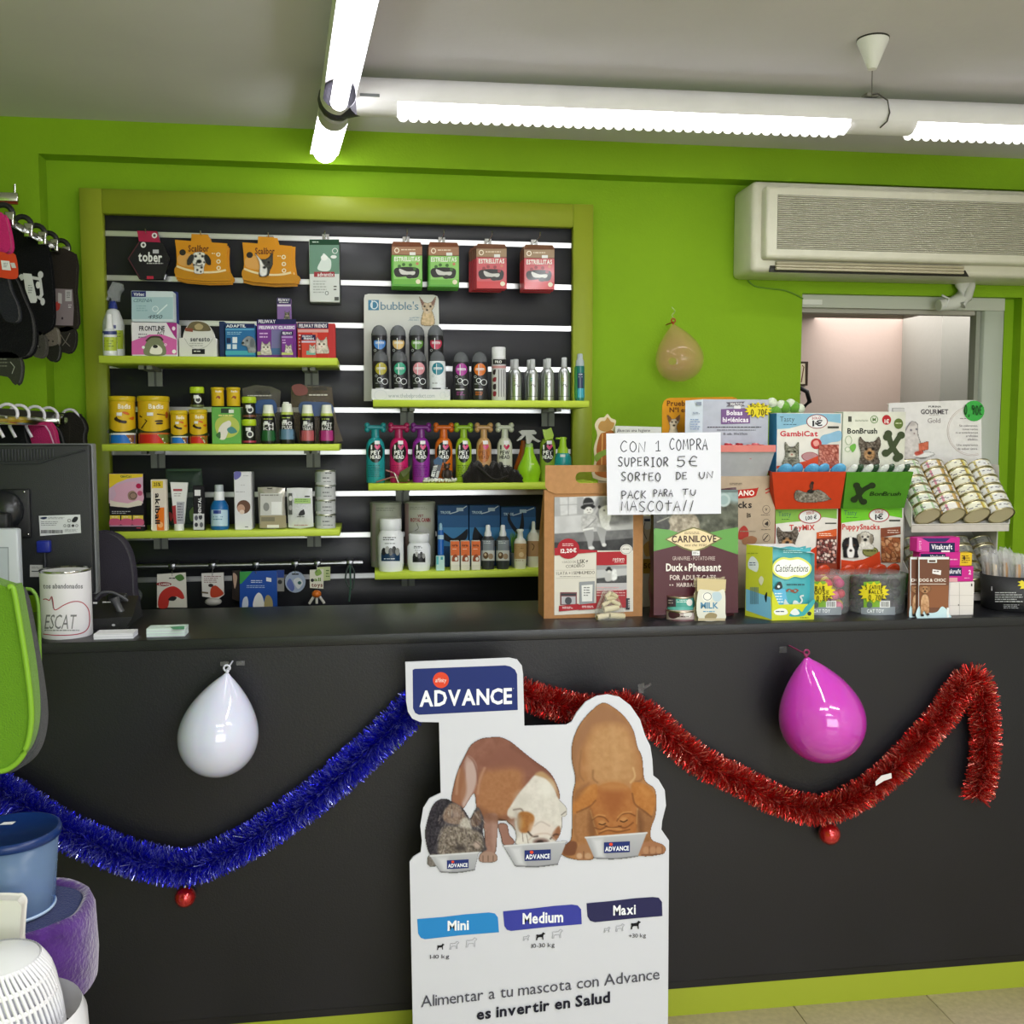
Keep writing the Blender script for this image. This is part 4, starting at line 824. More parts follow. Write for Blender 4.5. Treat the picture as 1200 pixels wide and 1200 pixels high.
o = boxitem('supplement_box', 'tall white box with purple corner mark and round brown picture, lowest left shelf', 'box', 274.5,553,294.5,620.5, Y3,.032, 'e3e3e6',
  [('s', [(274.7,553.2),(282,553.2),(282,558),(278,561.5),(274.7,561.5)], '6f6cb0'),('m', 276,576,291,578,1, 'b4b4b8'),('e', 285.5,594,8,8, '6b4c3e'),('e', 282.5,596,4.5,5, 'c59c88'),('e', 283.5,600,3,2.6, 'e4cdbf'),('m', 287,617,292,619,1, '55555c'),('m', 285,557,292,559,1, 'b8b8bc'),('m', 282,568,287,570,1, 'c0c0c4')], z0=Z)
pillow('food_pouch', 'silver and tan pet food pouch, left of the two pouches', 'pouch', [(302,571),(318,570.5),(334,572),(334,595),(336,618),(320,620),(304,619),(303,595)], Y3+.02,.011, 'foil', 'b9b6ac',
   [('r', 305,604,335,618.5, 'a09476'),('r', 305,578,331,604, 'c9c8c4'),('r', 318,588,330,603, 'ededec'),('e', 312,594,3.6,5, '8a8a88'),('r', 306,606,322,611, '7b7460'),('r', 313,615,327,618.5, 'e6e2d8'),('m', 306,579.5,331,583,1, '8c8a84'),('r', 313,571.8,319,573, '33332f')], z0=Z)
pillow('food_pouch', 'white pet food pouch with green print, beside the stack of tins', 'pouch', [(336,572),(350,571.5),(366,572),(366.5,595),(367.5,617),(352,619.5),(338,618),(337,595)], Y3+.02,.010, 'gloss', 'd9dbdc',
   [('r', 345,584,364,590, 'a9cc7a'),('m', 346,585,363,589,2, '5f8a3a'),('r', 338,578,342.5,603, '4c4f4a'),('e', 340.5,584,2,3, 'd0d0cc'),('e', 340.5,595,2,3, 'a0a09c'),('s', [(350,604),(352,599),(354,598),(356,597),(357,603)], '1e1e22'),('m', 348,605,360,607,1, '44444a'),('m', 345,615,361,617,1, 'a04a5a'),('r', 357,581,363,582.5, '2a2a2a')], z0=Z)
for k in range(4):
    y1 = 618.5-k*17; z = zat(382, y1, Y3+.035)
    nm = ['bottom', 'second from the bottom', 'third from the bottom', 'top'][k]
    lat('pet_food_tin', 'grey printed tin, %s in the shelf stack of four' % nm, 'tin', 381.5, Y3+.04, [('rim', 'metal', 'cfcfc6', [(11.6, y1-16.7),(12.1, y1-16.2),(12.1, y1-15),(11.8, y1-14.7)]),('body', 'satin', 'bdbfbf', [(11.8, y1-15),(11.8, y1-1),(12.2, y1-.6),(11.8, y1-.2)])],
        [('r', 369, y1-14,376, y1-2.5, 'a9b3b1'),('m', 381, y1-13.5,391, y1-11,1, '1d1d1f'),('m', 378, y1-8,389, y1-5,1, '55565a'),('m', 379, y1-3.5,391, y1-2,1, '2d2d30')], pr=11.85, z0=(Z if k == 0 else zat(381.5,618.5-k*16.7, Y3+.04)), group='stack of grey tins')

# ================================================================ goods hanging on the lowest left rail
Yr = 3.50; zr0 = zat(285,662, Yr)
x0, x1 = xat(147,665, Yr), xat(425,658, Yr)
rl = tag(G().tube([(x0, Yr, zr0),(x1, Yr, zr0)], .009, 'metal', 'b9bbbd', 12).build('hanging_rail'), 'silver tube rail below the lowest left shelf with small packs hanging from it', 'rail')
for cx in (153,202,249,300,346,372,410):
    X = xat(cx, 662, Yr); G().bbox(X-.012, X+.012, Yr-.012, YS-.002, zr0-.010, zr0+.011, 'metal', '8b8d90', .002,1).build('rail_clip', rl)
def hang_pack(name, label, cat, pts, col, prints, Y=Yr-.035, d=.008, kind='gloss', cx=None, group='packs on the lowest left rail'):
    o = shape_pack(name, label, cat, pts, Y, d, kind, col, prints, group)
    if cx: X = xat(cx, 668, Y); zt = zat(cx, min(p[1] for p in pts)+2, Y); G().tube([(X, Y-.004, zt-.004),(X, Y-.002, zr0-.012),(X, Yr-.008, zr0-.008)], .0016, 'chrome', 'cfcfcf', 6).build('hook_wire', o)
    return o
hang_pack('toy_pack', 'dark blue pack with a clear toy, leftmost on the lowest rail', 'pack', [(151,672),(160,672),(160,690),(151,690)], '2d4c78', [('r', 151.5,682,159.8,690, 'cdd3d8'),('m', 152,684,159,688,2, '30435c')], cx=154)
tag(G().sphere(at(158,698, Yr-.04),.025, 'clearbag', '8f9398').build('toy_ball'), 'clear grey ball toy hanging at the left end of the lowest rail', 'toy')
hang_pack('toy_pack', 'white pack with a red ring, under the left half of the lowest rail', 'pack', [(184,673),(217.5,671),(219,712),(184,712)], 'dcd9cc', [('s', [(186,712),(186,700),(192,691),(203,687),(212,692),(216,700),(213,702),(206,699),(199,703),(196,712)], 'c23a32'),('s', [(197,703),(201,699),(207,700),(204,704)], '2a2a2a'),('e', 192,684.5,9,2.4, '8c2a2c'),('T', 'CAMON', 186,683.5,199,685.8, 'f0e8e0'),('s', [(205,676),(212,673),(216,678),(210,681)], '4f7a3c'),('m', 198,677,207,680,1, '2a2a2a')], cx=202)
hang_pack('toy_pack', 'white pack with small red print and a bone toy, on the lowest rail', 'pack', [(236,672),(262,671),(262.5,697),(256,702),(237,699)], 'd9d6d0', [('m', 239,675,259,684,4, '8f6c6a'),('s', [(247,690),(252,686),(258,690),(262,696),(254,700),(247,699)], 'b8442c'),('e', 247,686,3,2, '3c3230'),('r', 236,693,244,695, '6b5f4a', 1)], cx=249)
tag(G().sphere(at(250,705, Yr-.03),.018, 'gloss', 'b9b7b2', sx=1.6, sz=.8).build('chew_toy'), 'small pale chew toy below the white pack with red print', 'toy')
hang_pack('toy_pack', 'dark pack mostly hidden behind the big blue pack', 'pack', [(272,669),(282,668),(282,705),(272,702)], '2b2320', [('s', [(273,672),(278,676),(275,690)], 'b99a86')], Y=Yr-.028)
hang_pack('toy_pack', 'grey striped pack showing at the right edge of the big blue pack', 'pack', [(325,668),(333,668),(333,693),(324,693)], '8c8a86', [('e', 328,682,2.6,2.6, '333'),('r', 325,668,333,677, '24408a')], Y=Yr-.028)
hang_pack('toy_pack', 'large blue pack with green corner and white bone pictures on the lowest rail', 'pack', [(281,670),(324.5,668.5),(325,712),(281,712)], '2450a6', [('p', [(281,670),(296,669.5),(283,684),(281,684)], '3f9a4c'),('s', [(297,712),(298,701),(303,694.5),(308,700),(309,712)], 'e8e8e4'),('s', [(310,712),(311,700),(315,697.5),(319,703),(319,712)], 'a89a6a'),('s', [(284,712),(285,702),(289,699),(291,705),(290,712)], 'cfd8e6'),('r', 312,676.5,318,681, 'e6e6e6', 1),('m', 294,680,311,684,2, 'd6def0'),('m', 289,686,315,690,2, 'a9bcdf')], cx=300)
o = hang_pack('toy_pack', 'round clear and lilac toy pack on the lowest rail', 'pack', [(346+12*math.cos(a*math.pi/12),682+12.5*math.sin(a*math.pi/12)) for a in range(24)], '9aa6bd', [('s', [(336,685),(340,678),(345,688),(342,693)], '5b6aa6'),('s', [(344,680),(350,677),(355,683),(350,690),(346,686)], 'c9cdd0'),('e', 351,683,2.2,2, '2f5f5a'),('r', 342,672,350,673.6, '26262a')], cx=346)
hang_pack('toy_pack', 'small pale green card of bird toys behind the white toys card', 'pack', [(371,665),(387,664),(387,680),(375,681)], 'b9c48e', [('m', 382,668,386,678,3, '4b6a2c')], Y=Yr-.028)
o = hang_pack('toy_pack', 'white card reading toys with an orange and white bird toy below', 'pack', [(363,668),(379,667),(379,690),(363,689)], 'dfdccb', [('T', 'toys', 365,683,378,687.5, '7a3a2c'),('T', 'all', 368,677,376,681, '6d8f3a'),('s', [(369,670),(374,667),(377,672),(371,675)], '86a84e'),('e', 366,680,2,2, '2a2a2a')], cx=371)
pb = at(371,696, Yr-.035); g = G().sphere(pb, .017, 'gloss', 'd9742a', sz=.8)
for a in (-1,0,1): g.tube([pb+Vector((a*.008,0,-.006)), pb+Vector((a*.026,0,-.034))], .005, 'gloss', 'd8d4cc', 8)
g.build('bird_toy', o)
g = G(); pl_ = [at(x, y, Yr-.03) for x, y in smooth([(409,662),(406,670),(405,680),(409,688),(413,690),(415,680),(415,670),(411,662)], 5, False)]
g.tube(pl_, .003, 'cloth', '3c4a44', 6); g.tube([at(410,662, Yr-.03), at(411,685, Yr-.03), at(409,705, Yr-.03)], .0035, 'cloth', '3a5a4c', 6)
tag(g.build('pet_lead'), 'looped grey green lead hanging at the right end of the lowest rail', 'lead')
# ================================================================ right column of the slatwall, shelf R1
Z = SH['R1']; Y4 = SHF+.02
o = empty('shampoo_display', at(480,470, Y4), 'white cardboard shampoo display with a small dog head on its card', 'display stand')
yb = Y4+.17
G().pxprism(smooth([(426.5,470),(426.5,350),(427.5,345.5),(432,344.3),(470,345),(508,345.5),(512.5,347),(514,351),(515,400),(516,430),(517,470)], 1), yb, .003, 'paper', 'd6d7d3').build('header_card', o)
Sb = Surf(Y=yb, kind='paper')
G().prints(Sb, [('r', 431.5,351.5,444,363.5, '4f86a8'),('o', 438.5,357.5,4.6,5,1.2, 'dfe9ee'),('l', [(436,352),(436,361)], 1.3, 'dfe9ee'),('t', "bubble's", 446,353.5,490.5,363, '6689a0'),('m', 480,372,492,377,2, '9fb0b8'),('l', smooth([(478,376),(486,371),(493,373)], 3, False),.4, 'a9b5ba')]).build('printed_header', o)
P = Paint(488,345,514,384,1.6)
P.poly([(497,364),(505,363),(509,372),(508,381),(494,381),(494,372)], 'd8bf98', nz=.12, nsc=2, soft=1)
P.poly([(491,347),(497,354),(505,354),(511,347),(509,358),(506,364),(501,368),(496,364),(494,357)], 'cdb9a0', nz=.12, nsc=2); P.poly([(492.5,349.5),(497,355),(494.5,358)], '8b6a62'); P.poly([(510,349.5),(505.5,355),(508,358)], '8b6a62')
P.ell(497.5,359,1.1,1.1, '221c1a'); P.ell(504.5,359,1.1,1.1, '221c1a'); P.ell(500.5,363.3,1.2,.9, '221c1a'); P.mesh(Sb, 'dog_picture', o, .002)
tx0, tx1 = xat(435.5,463, Y4-.004), xat(527.5,463, Y4-.004); zt = zat(480,456, Y4-.004)
g = G(); g.box(tx0, tx1, Y4-.004, Y4-.001, Z, zt, 'paper', 'dcdde0'); g.box(tx0, tx0+.003, Y4-.001, yb, Z, zt+.0, 'paper', 'cfd0d2'); g.box(tx1-.003, tx1, Y4-.001, yb, Z, zt, 'paper', 'cfd0d2'); g.box(tx0, tx1, Y4, yb, Z, Z+.003, 'paper', 'cfd0d2')
zs_ = zat(475,431, Y4+.08)
g.box(tx0+.003, tx1-.003, Y4+.062, yb, zs_-.07, zs_-.067, 'paper', 'cfd0d2'); g.build('tray', o)
G().prints(Surf(Y=Y4-.004), [('t', 'www.thebelproduct.com', 455,461,509.5,466, '9aa3aa'),('o', 446,463,7.5,6,.4, 'c3cacf'),('o', 519,463,3.5,4,.4, 'c3cacf'),('o', 523.5,461,3.5,4,.4, 'c3cacf')]).build('printed_tray', o)
def bubble(cx, y0, y1, Yc, label, acc, z0, grp, dark='232228', hw=9.8, full=True):
    L = [('e', cx+.5, y0+21,6.9,7.4, acc),('r', cx-4.5, y0+19.5, cx+5.5, y0+22, 'e3e6ea'),('T', 'bubbles', cx-4, y0+19.9, cx+5, y0+21.6, acc),('r', cx-1.5, y0+15, cx-.6, y0+28, 'd9dce0'),('o', cx-5, y0+29.5,1.5,1.5,.5, 'b9bcc0')]
    if full: L += [('o', cx-1.2, y0+34,2.9,2.9,.7, 'd9dce0'),('o', cx+5, y0+36,3.7,3.7,.7, 'd9dce0'),('m', cx-6, y0+37.5, cx+2, y0+40,1, '8f9094')]
    if full: L += [('r', cx-6, y0+43.5, cx+4, y0+45, 'c9c9cc' if dark != 'dfe4e8' else '3a3c40'),('m', cx-5, y0+47, cx+5, y0+52,3, acc)]
    return lat('shampoo_bottle', label, 'bottle', cx, Yc, [('dome_cap', 'tinted', 'a3a6ac', [(.5, y0),(3, y0+.5),(6, y0+2.6),(8.4, y0+6.5),(9.2, y0+11),(9.2, y0+12.5)]),('body', 'gloss', dark, [(8.6, y0+11),(9.4, y0+14),(hw, y0+22),(hw, y0+34),(hw-.3, y1-3),(hw-1, y1)])], L, pr=hw+.05, z0=z0, group=grp, sq=.72)
bz = Z+.0035; tz = zs_-.0665
names = [('blue', '4a86cf'),('cream', 'd9b674'),('green', '5d8a3c'),('red', 'b83250')]
for i, (nm, c) in enumerate(names):
    bubble(444.5+22*i, 381,436, Y4+.10, 'dark shampoo bottle with round %s label in the back row of the white display' % nm, c, tz, 'shampoo bottles with round labels', full=False, hw=9)
for i, (nm, c) in enumerate([('olive', 'a89d2e'),('teal green', '2f9a7c'),('pink', 'd08a94'),('dark teal', '1f7a8e')]):
    bubble(446+22.2*i, 411,468.5, Y4+.032,('dark' if i < 3 else 'white')+' shampoo bottle with round %s label in the front row of the white display' % nm, c, bz, 'shampoo bottles with round labels', dark='232228' if i < 3 else 'dfe4e8')
bubble(540.2,412,468.5, Y4+.035, 'dark shampoo bottle with purple label, just right of the white display', 'a0308e', Z, 'shampoo bottles with round labels')
bubble(562,412,468.5, Y4+.035, 'dark shampoo bottle with orange label, second right of the white display', 'cf6c22', Z, 'shampoo bottles with round labels')
lat('spray_can', 'white aerosol can with black and red print on the upper right shelf', 'spray can', 584.5, Y4+.035, [('cap', 'gloss', 'dcdde0', [(7.2,407),(8,407.6),(8,420)]),('body', 'satin', 'c9c9cb', [(8.3,420),(8.4,421),(8.4,467),(8,468.8)])],
    [('r', 576,421,593,427, '1f1f21'),('T', 'PRO', 580,422.5,588,425.5, 'e6e6e6'),('r', 576,428.5,593,431.5, 'c28a8a'),('s', [(578,434),(581,433),(580,439),(577.6,438)], '33262a'),('s', [(578,443),(581.5,442),(581,447),(577.6,447)], '8a2a3a'),('s', [(578,451),(581,450),(581,456),(578,456)], '33262a'),('s', [(578,459),(581.5,459),(581,464),(578,464)], '8a2a3a'),('r', 584,433,585,465, '6a6a6c'),('r', 587,433,588,465, '8a8a8c'),('r', 590,433,590.6,465, '55555a')], pr=8.45, z0=Z)
def alu(cx, y0, Yc, label, pr=True, k=0):
    L = []
    if pr: L = [('l', smooth([(cx-2,452),(cx+1,450),(cx+2,453),(cx+4,452)], 3, False),.8, '55464e') if k != 2 else ('o', cx, 451,2.3,2.6,.7, '4a4a4c'),('m', cx-2.5,443, cx+2.5,448,2, ['8a6a70', '3a8f8f', '77777a', 'b3a96a'][k]),('r', cx-6.5,464, cx+6.5,464.8, '6c6e70')]
    return lat('aluminium_bottle', label, 'bottle', cx, Yc, [('cap', 'satin', 'b9bbbd', [(2.6, y0),(3.1, y0+.5),(3.2, y0+11.5)]),('body', 'metal', 'b9bcbc', [(3.3, y0+11.5),(5.2, y0+14),(6.4, y0+18),(6.8, y0+22),(6.8,467),(6.4,468.6)])], L, pr=6.85, z0=Z, group='aluminium perfume bottles')
for k, (cx, y0) in enumerate(((604.5,421),(624,421),(642.5,420),(661,419))):
    alu(cx, y0, Y4+.03, 'brushed aluminium bottle, %s of the front four on the upper right shelf' % ['leftmost', 'second', 'third', 'rightmost'][k], True, k)
for k, (cx, y0) in enumerate(((601,421.5),(620.5,421.8),(639.5,421))):
    alu(cx, y0, Y4+.095, 'aluminium bottle standing directly behind the %s front one' % ['leftmost', 'second', 'third'][k], False)
lat('spray_bottle', 'teal mousse bottle with grey pump at the right end of the upper right shelf', 'spray bottle', 679.5, Y4+.03, [('pump', 'satin', 'a9b3b8', [(2,414.5),(3,415),(3.4,421),(4.6,423),(5,429)]),('body', 'gloss', '1f6f6a', [(5,429),(5.3,431),(5.4,466),(5,468.5)])],
    [('r', 677,437,685,455, '2f3a5c'),('m', 678,438,684,444,2, 'dfe6ea'),('r', 677,455,685,466, '3f9fb5'),('r', 673,430,676,467, '4fa25a')], pr=5.45, z0=Z)

# ================================================================ shelf R2: bottles with bone caps
Z = SH['R2']; Y5 = SHF+.02
def bone_bottle(cx, hw, body, cap, label, disc='17171a', disc2='f0f0ee', y0=496, yb=565.5, Yc=None, flag=False, half=False):
    Yc = Yc or Y5+.05; X = xat(cx, 530, Yc); m = ppm(cx, 530, Yc)
    L = [('e', cx, 530, hw*.80,12.3, disc)] if disc else []
    tc = disc2
    L += [('T', 'I', cx-5.5,521.5, cx-3.8,526.5, tc),('s', [(cx+2.2,523),(cx+4,521),(cx+5.8,522.5),(cx+4.5,525),(cx+2.2,527),(cx-.1,525),(cx-1.2,522.5),(cx+.4,521)], 'd0487a' if disc else 'b81c4a'),
          ('T', 'PET' if disc else 'PEW', cx-5.5,528, cx+5.5,532.5, tc),('T', 'HEAD', cx-6,533.5, cx+6,537.5, tc),('r', cx-1,516.5, cx+5,520.5, 'e3e0e2')]
    if not half: L += [('m', cx-hw*.8,545, cx+hw*.8,560,7, {'1d8f94': '0f5f66', 'c01e62': '8a1246', '8a2a96': '5f1a6c', 'd0681c': '9a4410', '96b82a': '4a6410', 'c59a68': '8a6234', 'c9cbb8': '4a4a44'}.get(body, '333'))]
    o = lat('shampoo_bottle', label, 'bottle', cx, Yc, [('neck', 'gloss', cap, [(hw*.38,503),(hw*.42,505),(hw*.46,513),(hw*.5,514)]),('body', 'gloss', body, [(hw*.45,513),(hw*.7,515),(hw*.93,519.5),(hw, 525),(hw, yb-2),(hw*.94, yb)])], L, pr=hw+.05, z0=Z, group='bottles with bone shaped caps', sq=.8)
    if not flag:
        zc = zat(cx, y0+5, Yc); R = .0095; w_ = hw*m*.86
        g = G().tube([(X-w_, Yc, zc),(X+w_, Yc, zc)], .0085, 'gloss', cap, 10)
        for sx in (-1,1):
            for sz in (-1,1): g.sphere((X+sx*w_, Yc, zc+sz*.0075),.0098, 'gloss', cap, seg=10)
        g.build('bone_cap', o)
    return o
BB = [(440,11, '1d8f94', '1b8087', 'teal'),(467.5,10.8, 'c01e62', '9c1a50', 'hot pink'),(493.5,10.3, '8a2a96', '6f2478', 'purple'),(520,10.3, 'd0681c', 'c05c18', 'orange'),(543.3,9.4, '96b82a', '86a826', 'lime green')]
for cx, hw, b, c, nm in BB: bone_bottle(cx, hw, b, c, nm+' shampoo bottle with bone shaped cap and black round logo')
bone_bottle(567,8.9, 'c59a68', 'b08858', 'tan shampoo bottle with bone shaped cap and orange logo', 'b8703a', '8a4a24')
bone_bottle(591.5,8.9, 'c9cbb8', 'b5b9a6', 'off white shampoo bottle with bone shaped cap and no disc', None, '222222')
o = bone_bottle(641.8,9.3, '7f9c2c', '7f9c2c', 'lime bottle with a folded lime neck tag, behind the kraft box', flag=True, half=True, yb=560)
G().pxprism([(636,503),(640,504),(646,501),(649,510),(648,514),(639,516),(637,510)], Y5+.03,.012, 'gloss', '9fc030').build('neck_tag', o); X = xat(641,500, Y5+.05)
# trigger sprays
def trigger(cx, pts, Yc, body, label):
    o = lat('trigger_spray', label, 'spray bottle', cx, Yc, [('collar', 'gloss', '8fae6a', [(3,519),(4.4,520),(4.6,524)]),('body', 'gloss', body, pts)], [('m', cx-7,550, cx+8,555,2, '2a3a10'),('r', cx+1,543, cx+6,546, 'cfe3a0')], pr=11.5, z0=Z, sq=.7)
    g = G(); Yq = Yc-.012
    g.pxprism([(cx-12,506),(cx-8,504),(cx+6,504),(cx+9,507),(cx+8,509),(cx+3,509),(cx+8,514),(cx+14,517),(cx+11,518.5),(cx+4,515),(cx+1,520),(cx-3,520),(cx-4,510),(cx-9,515),(cx-14,517),(cx-14,515.5),(cx-8,510)], Yq, .02, 'gloss', '9a9c90'); g.build('trigger', o)
    return o
trigger(620, [(5,524),(5.5,530),(8.5,538),(13,547),(14,553),(12.5,558),(11.5,565)], Y5+.04, '8fc41c', 'lime green trigger spray bottle at the right end of the bone cap bottles')
lat('trigger_spray', 'orange trigger spray bottle partly hidden behind the lime one', 'spray bottle', 614, Y5+.10, [('neck', 'gloss', 'c0601c', [(3.5,516),(4,522)]),('body', 'gloss', 'c0641e', [(4.5,522),(5.5,530),(9.5,540),(12,548),(11.5,565)])], None, z0=Z, sq=.7)
o = lat('pump_bottle', 'teal pump bottle with lime pump behind the kraft box handle', 'bottle', 659.5, Y5+.04, [('pump_head', 'gloss', '9cc52a', [(3.2,512),(3.6,514),(4.2,523),(6,526),(6.4,531)]),('body', 'gloss', '1b8f92', [(7,531),(9.6,536),(10,545),(10,563)])], [('r', 656.5,532.5,662.5,537, 'dfe3e4'),('m', 655,539,664,542,1, '0c4f52')], pr=9.2, z0=Z)
X = xat(659,514, Y5+.04); zz = zat(659,514, Y5+.04); G().bbox(xat(651,514, Y5+.04), xat(664,514, Y5+.04), Y5+.032, Y5+.048, zz-.003, zz+.004, 'gloss', '9cc52a', .003).build('pump_spout', o)
# loose things on the shelf
g = G(); rr = random.Random(3)
P0 = at(577,553, Y5+.0)
vs, fs = [], []; nu, nv = 26,10; xa, xb = xat(542,555, Y5+.01), xat(612,555, Y5+.01)
for i in range(nu+1):
    u = i/nu; hgt = (.052*math.exp(-((u-.2)/.16)**2)+.052*math.exp(-((u-.55)/.2)**2)+.026*math.exp(-((u-.85)/.16)**2)+.012)
    for j in range(nv+1):
        a = math.pi*j/nv; vs.append((xa+(xb-xa)*u+.004*math.sin(j*3+i), Y5+.018-.022*math.cos(a)*(1+.2*math.sin(i*1.3)), Z+max(0, hgt*math.sin(a)*(1+.22*math.sin(i*1.9+j*1.4)))))
for i in range(nu):
    for j in range(nv): b = i*(nv+1)+j; fs.append((b, b+1, b+nv+2, b+nv+1))
o = tag(G().add(vs, fs, 'cloth', '1d1a18', True).build('dark_cloth'), 'crumpled black cloth lying in front of the tan and white bottles', 'cloth')
G().tube([at(x, y, Y5-.006) for x, y in smooth([(558,546),(566,552),(575,560),(584,562),(596,558)], 5, False)], .0035, 'cloth', '2a2623', 8).build('cord', o)
o = empty('bead_necklace', at(516,564, Y5+.01), 'coil of small white beads lying below the orange bottle', 'necklace')
g = G()
for k in range(110):
    t = k/110*6*math.pi*1.5; r1 = .045+.008*math.sin(t*.7); x = xat(516,563, Y5+.015)+r1*math.cos(t)*1.08; y = Y5+.02+.022*math.sin(t)*.8; z = Z+.005+.012*(k/110)*(.6+.4*rr.random())
    g.sphere((x, y, z),.0042, 'gloss', 'd8d8d2', seg=6)
b = g.build('beads', o); b['kind'] = 'stuff'
o = empty('key_charm', at(513,545, Y5), 'small blue, black and white charm leaning on the orange bottle', 'key charm')
G().pxprism([(506,560),(512,538),(519,541),(513,563)], Y5+.004,.008, 'gloss', '1c1c20').build('charm_body', o)
G().prints(Surf(Y=Y5+.003), [('p', [(508,540),(513,535),(519,538),(517,545),(509,544)], '46617f'),('p', [(508,546),(513,545),(509,559),(505,558)], 'c9cbcb'),('p', [(512,552),(515,552),(513,560),(510.5,559)], 'bfc1c0'),('m', 507,548,512,556,4, '2a2a2e')]).build('printed_label', o)
o = empty('animal_figurine', at(524,552, Y5), 'tiny dark brown squatting animal figurine by the orange bottle', 'figurine')
g = G(); c = at(524,553, Y5+.012)
g.sphere(c+Vector((0,0,-.008)),.015, 'satin', '3a302c', sz=1.25); g.sphere(c+Vector((-.001,-.004,.018)),.010, 'satin', '41362f', sz=1.0)
for sx in (-1,1): g.sphere(c+Vector((sx*.008,0,.027)),.004, 'satin', '332a26'); g.tube([c+Vector((sx*.012,-.004,.004)), c+Vector((sx*.016,-.010,-.012)), c+Vector((sx*.010,-.014,-.022))], .004, 'satin', '3a302c', 8)
g.build('figurine_body', o)
G().sphere(c+Vector((-.001,-.0125,.016)),.0045, 'satin', '7a655c', sz=.7).build('muzzle', o)
o = empty('toy_insect', at(462,560, Y5), 'small brown twig toy with a folded dark green leaf, before the pink bottle', 'toy')
G().tube([at(x, y, Y5+.01) for x, y in ((441,565),(450,562),(460,559),(470,561),(480,563))], .003, 'satin', '8a5a50', 6).build('twig', o)
G().tube([at(452,551, Y5+.02), at(461,554, Y5+.012), at(470,562, Y5+.01)], .0028, 'satin', '9a6a66', 6).build('twig', o)
G().tube([at(462,554, Y5+.005), at(467,566, Y5+.002)], .0018, 'satin', 'e4ddd8', 6).build('white_tie', o)
G().add([at(465,565, Y5+.012), at(469,553, Y5+.004), at(482,545, Y5+.02), at(480,552, Y5+.004), at(479,565, Y5+.012), at(473,560, Y5-.004)], [(0,1,5),(1,2,3,5),(5,3,4),(0,5,4)], 'satin', '4c5626').build('leaf', o)

# ================================================================ shelf R3
Z = SH['R3']; Y6 = SHF+.02
def big_can(cx, x0, x1, label, txt, col):
    hw = (x1-x0)/2; L = [('T', txt[0], cx-3,603, cx+4,606, '7a2c34'),('T', txt[1], cx-11,607, cx+12,611.5, '8a2430'),('m', cx-12,594, cx+12,598,2, '8a8c82')]
    L += [('s', [(cx-10,626),(cx-6,618),(cx+2,616),(cx+10,621),(cx+12,632),(cx-10,632)], 'a9aaa4'),('l', smooth([(cx-4,613),(cx-2,619),(cx-6,622)], 4, False),.7, '5a5a52'),('r', cx-hw, 590, cx-hw*.75,660, '9a7f80')]
    return lat('pet_food_can', label, 'can', cx, Y6+.158, [('lid', 'satin', '9fa190', [(hw-.6,587.5),(hw, 588.5),(hw, 591)]),('body', 'satin', col, [(hw-.3,591),(hw-.2,660),(hw-.6,662)])], L, pr=hw-.1, z0=Z, pkind='satin')
lat('pet_food_can', 'large grey cylindrical pet food can behind the tall white tub', 'can', 452.5, Y6+.158, [('lid', 'satin', '8f9484', [(18,588),(18.6,589),(18.6,591)]),('body', 'satin', '9ea192', [(18.2,591),(18.3,658),(17.8,660)])], [('m', 441,595,466,600,2, '7c7f74'),('r', 436,590,440,658, 'a79a98')], pr=18.4, z0=Z, pkind='satin')
big_can(492.3,474.5,510.5, 'large grey cylindrical pet food can with red lettering behind the short tub', ('VET', 'ROYAL CANIN'), 'a9aa9c')
def tub(cx, hw, y0, y1, label, lid_hw, big):
    f = (y1-y0)/56
    L = [('m', cx-9*f, y0+22*f, cx+9*f, y0+27*f, 2, '1c1c1e'),('m', cx-7*f, y0+29*f, cx+7*f, y0+31*f, 1, '6a6a6c'),('r', cx-11*f, y0+40*f, cx+11*f, y0+50*f, '1c3a5a' if big else '1c1c20')]
    for k, c in enumerate(('2b2b2e', 'b9b9b6', '6a6a6c', '3c3c40', '9a9a98')): L.append(('e', cx-8*f+k*4*f, y0+39*f-(k % 2)*2,2.6*f, 4.5*f, c))
    if big: L.append(('m', cx-8, y0+47, cx+8, y0+49,1, 'dfe6ee'))
    o = lat('supplement_tub', label, 'tub', cx, Y6+.04, [('lid', 'gloss', 'e6e8ea', [(lid_hw-1, y0),(lid_hw, y0+1),(lid_hw, y0+9*f+3),(lid_hw-.5, y0+9*f+4)]),('body', 'gloss', 'e9ebee', [(lid_hw-1.5, y0+9*f+3.5),(hw-1.5, y0+14*f+3),(hw, y0+18*f+3),(hw, y1-3),(hw-1.4, y1)])], L, pr=hw+.05, z0=Z)
    return o
tub(457.8,15.2,607.5,663.5, 'tall white supplement tub with a blue printed band of animals', 13, True)
tub(491,13.6,625,663, 'short white supplement tub with dark animal print', 12, False)
def bluebox(x0, x1, y0, label, Y, cur):
    o = boxitem('harness_box', label, 'box', x0, y0, x1,660, Y, .05, '24466e', [('r', x0+.3, y0+12, x1-.3, y0+26, '2a5684'),('r', x0+.3, y0+26, x1-.3,640, '3d78a8'),('T', 'TRIXIE', x0+3, y0+7, x0+15, y0+10, '9fb4c2'),('l', smooth([(x0+14, y0+10),(x0+24, y0+7),(x1-2, y0+1)], 4, False),1, 'b5c3cc'),('r', x0+22, y0+3, x0+30, y0+7, '9fb0bc'),('s', cur, '1c1f26')], z0=Z)
    return o
bluebox(513,549,592, 'blue harness box with a dark V shape, left of the three', Y6+.10, [(514,620),(522,625),(531,631),(540,626),(548,620),(546,632),(532,636),(518,631)])
bluebox(550,586,592, 'blue harness box with a dark pointed shape, middle of three', Y6+.10, [(556,638),(556,618),(562,624),(570,632),(585,634),(585,640)])
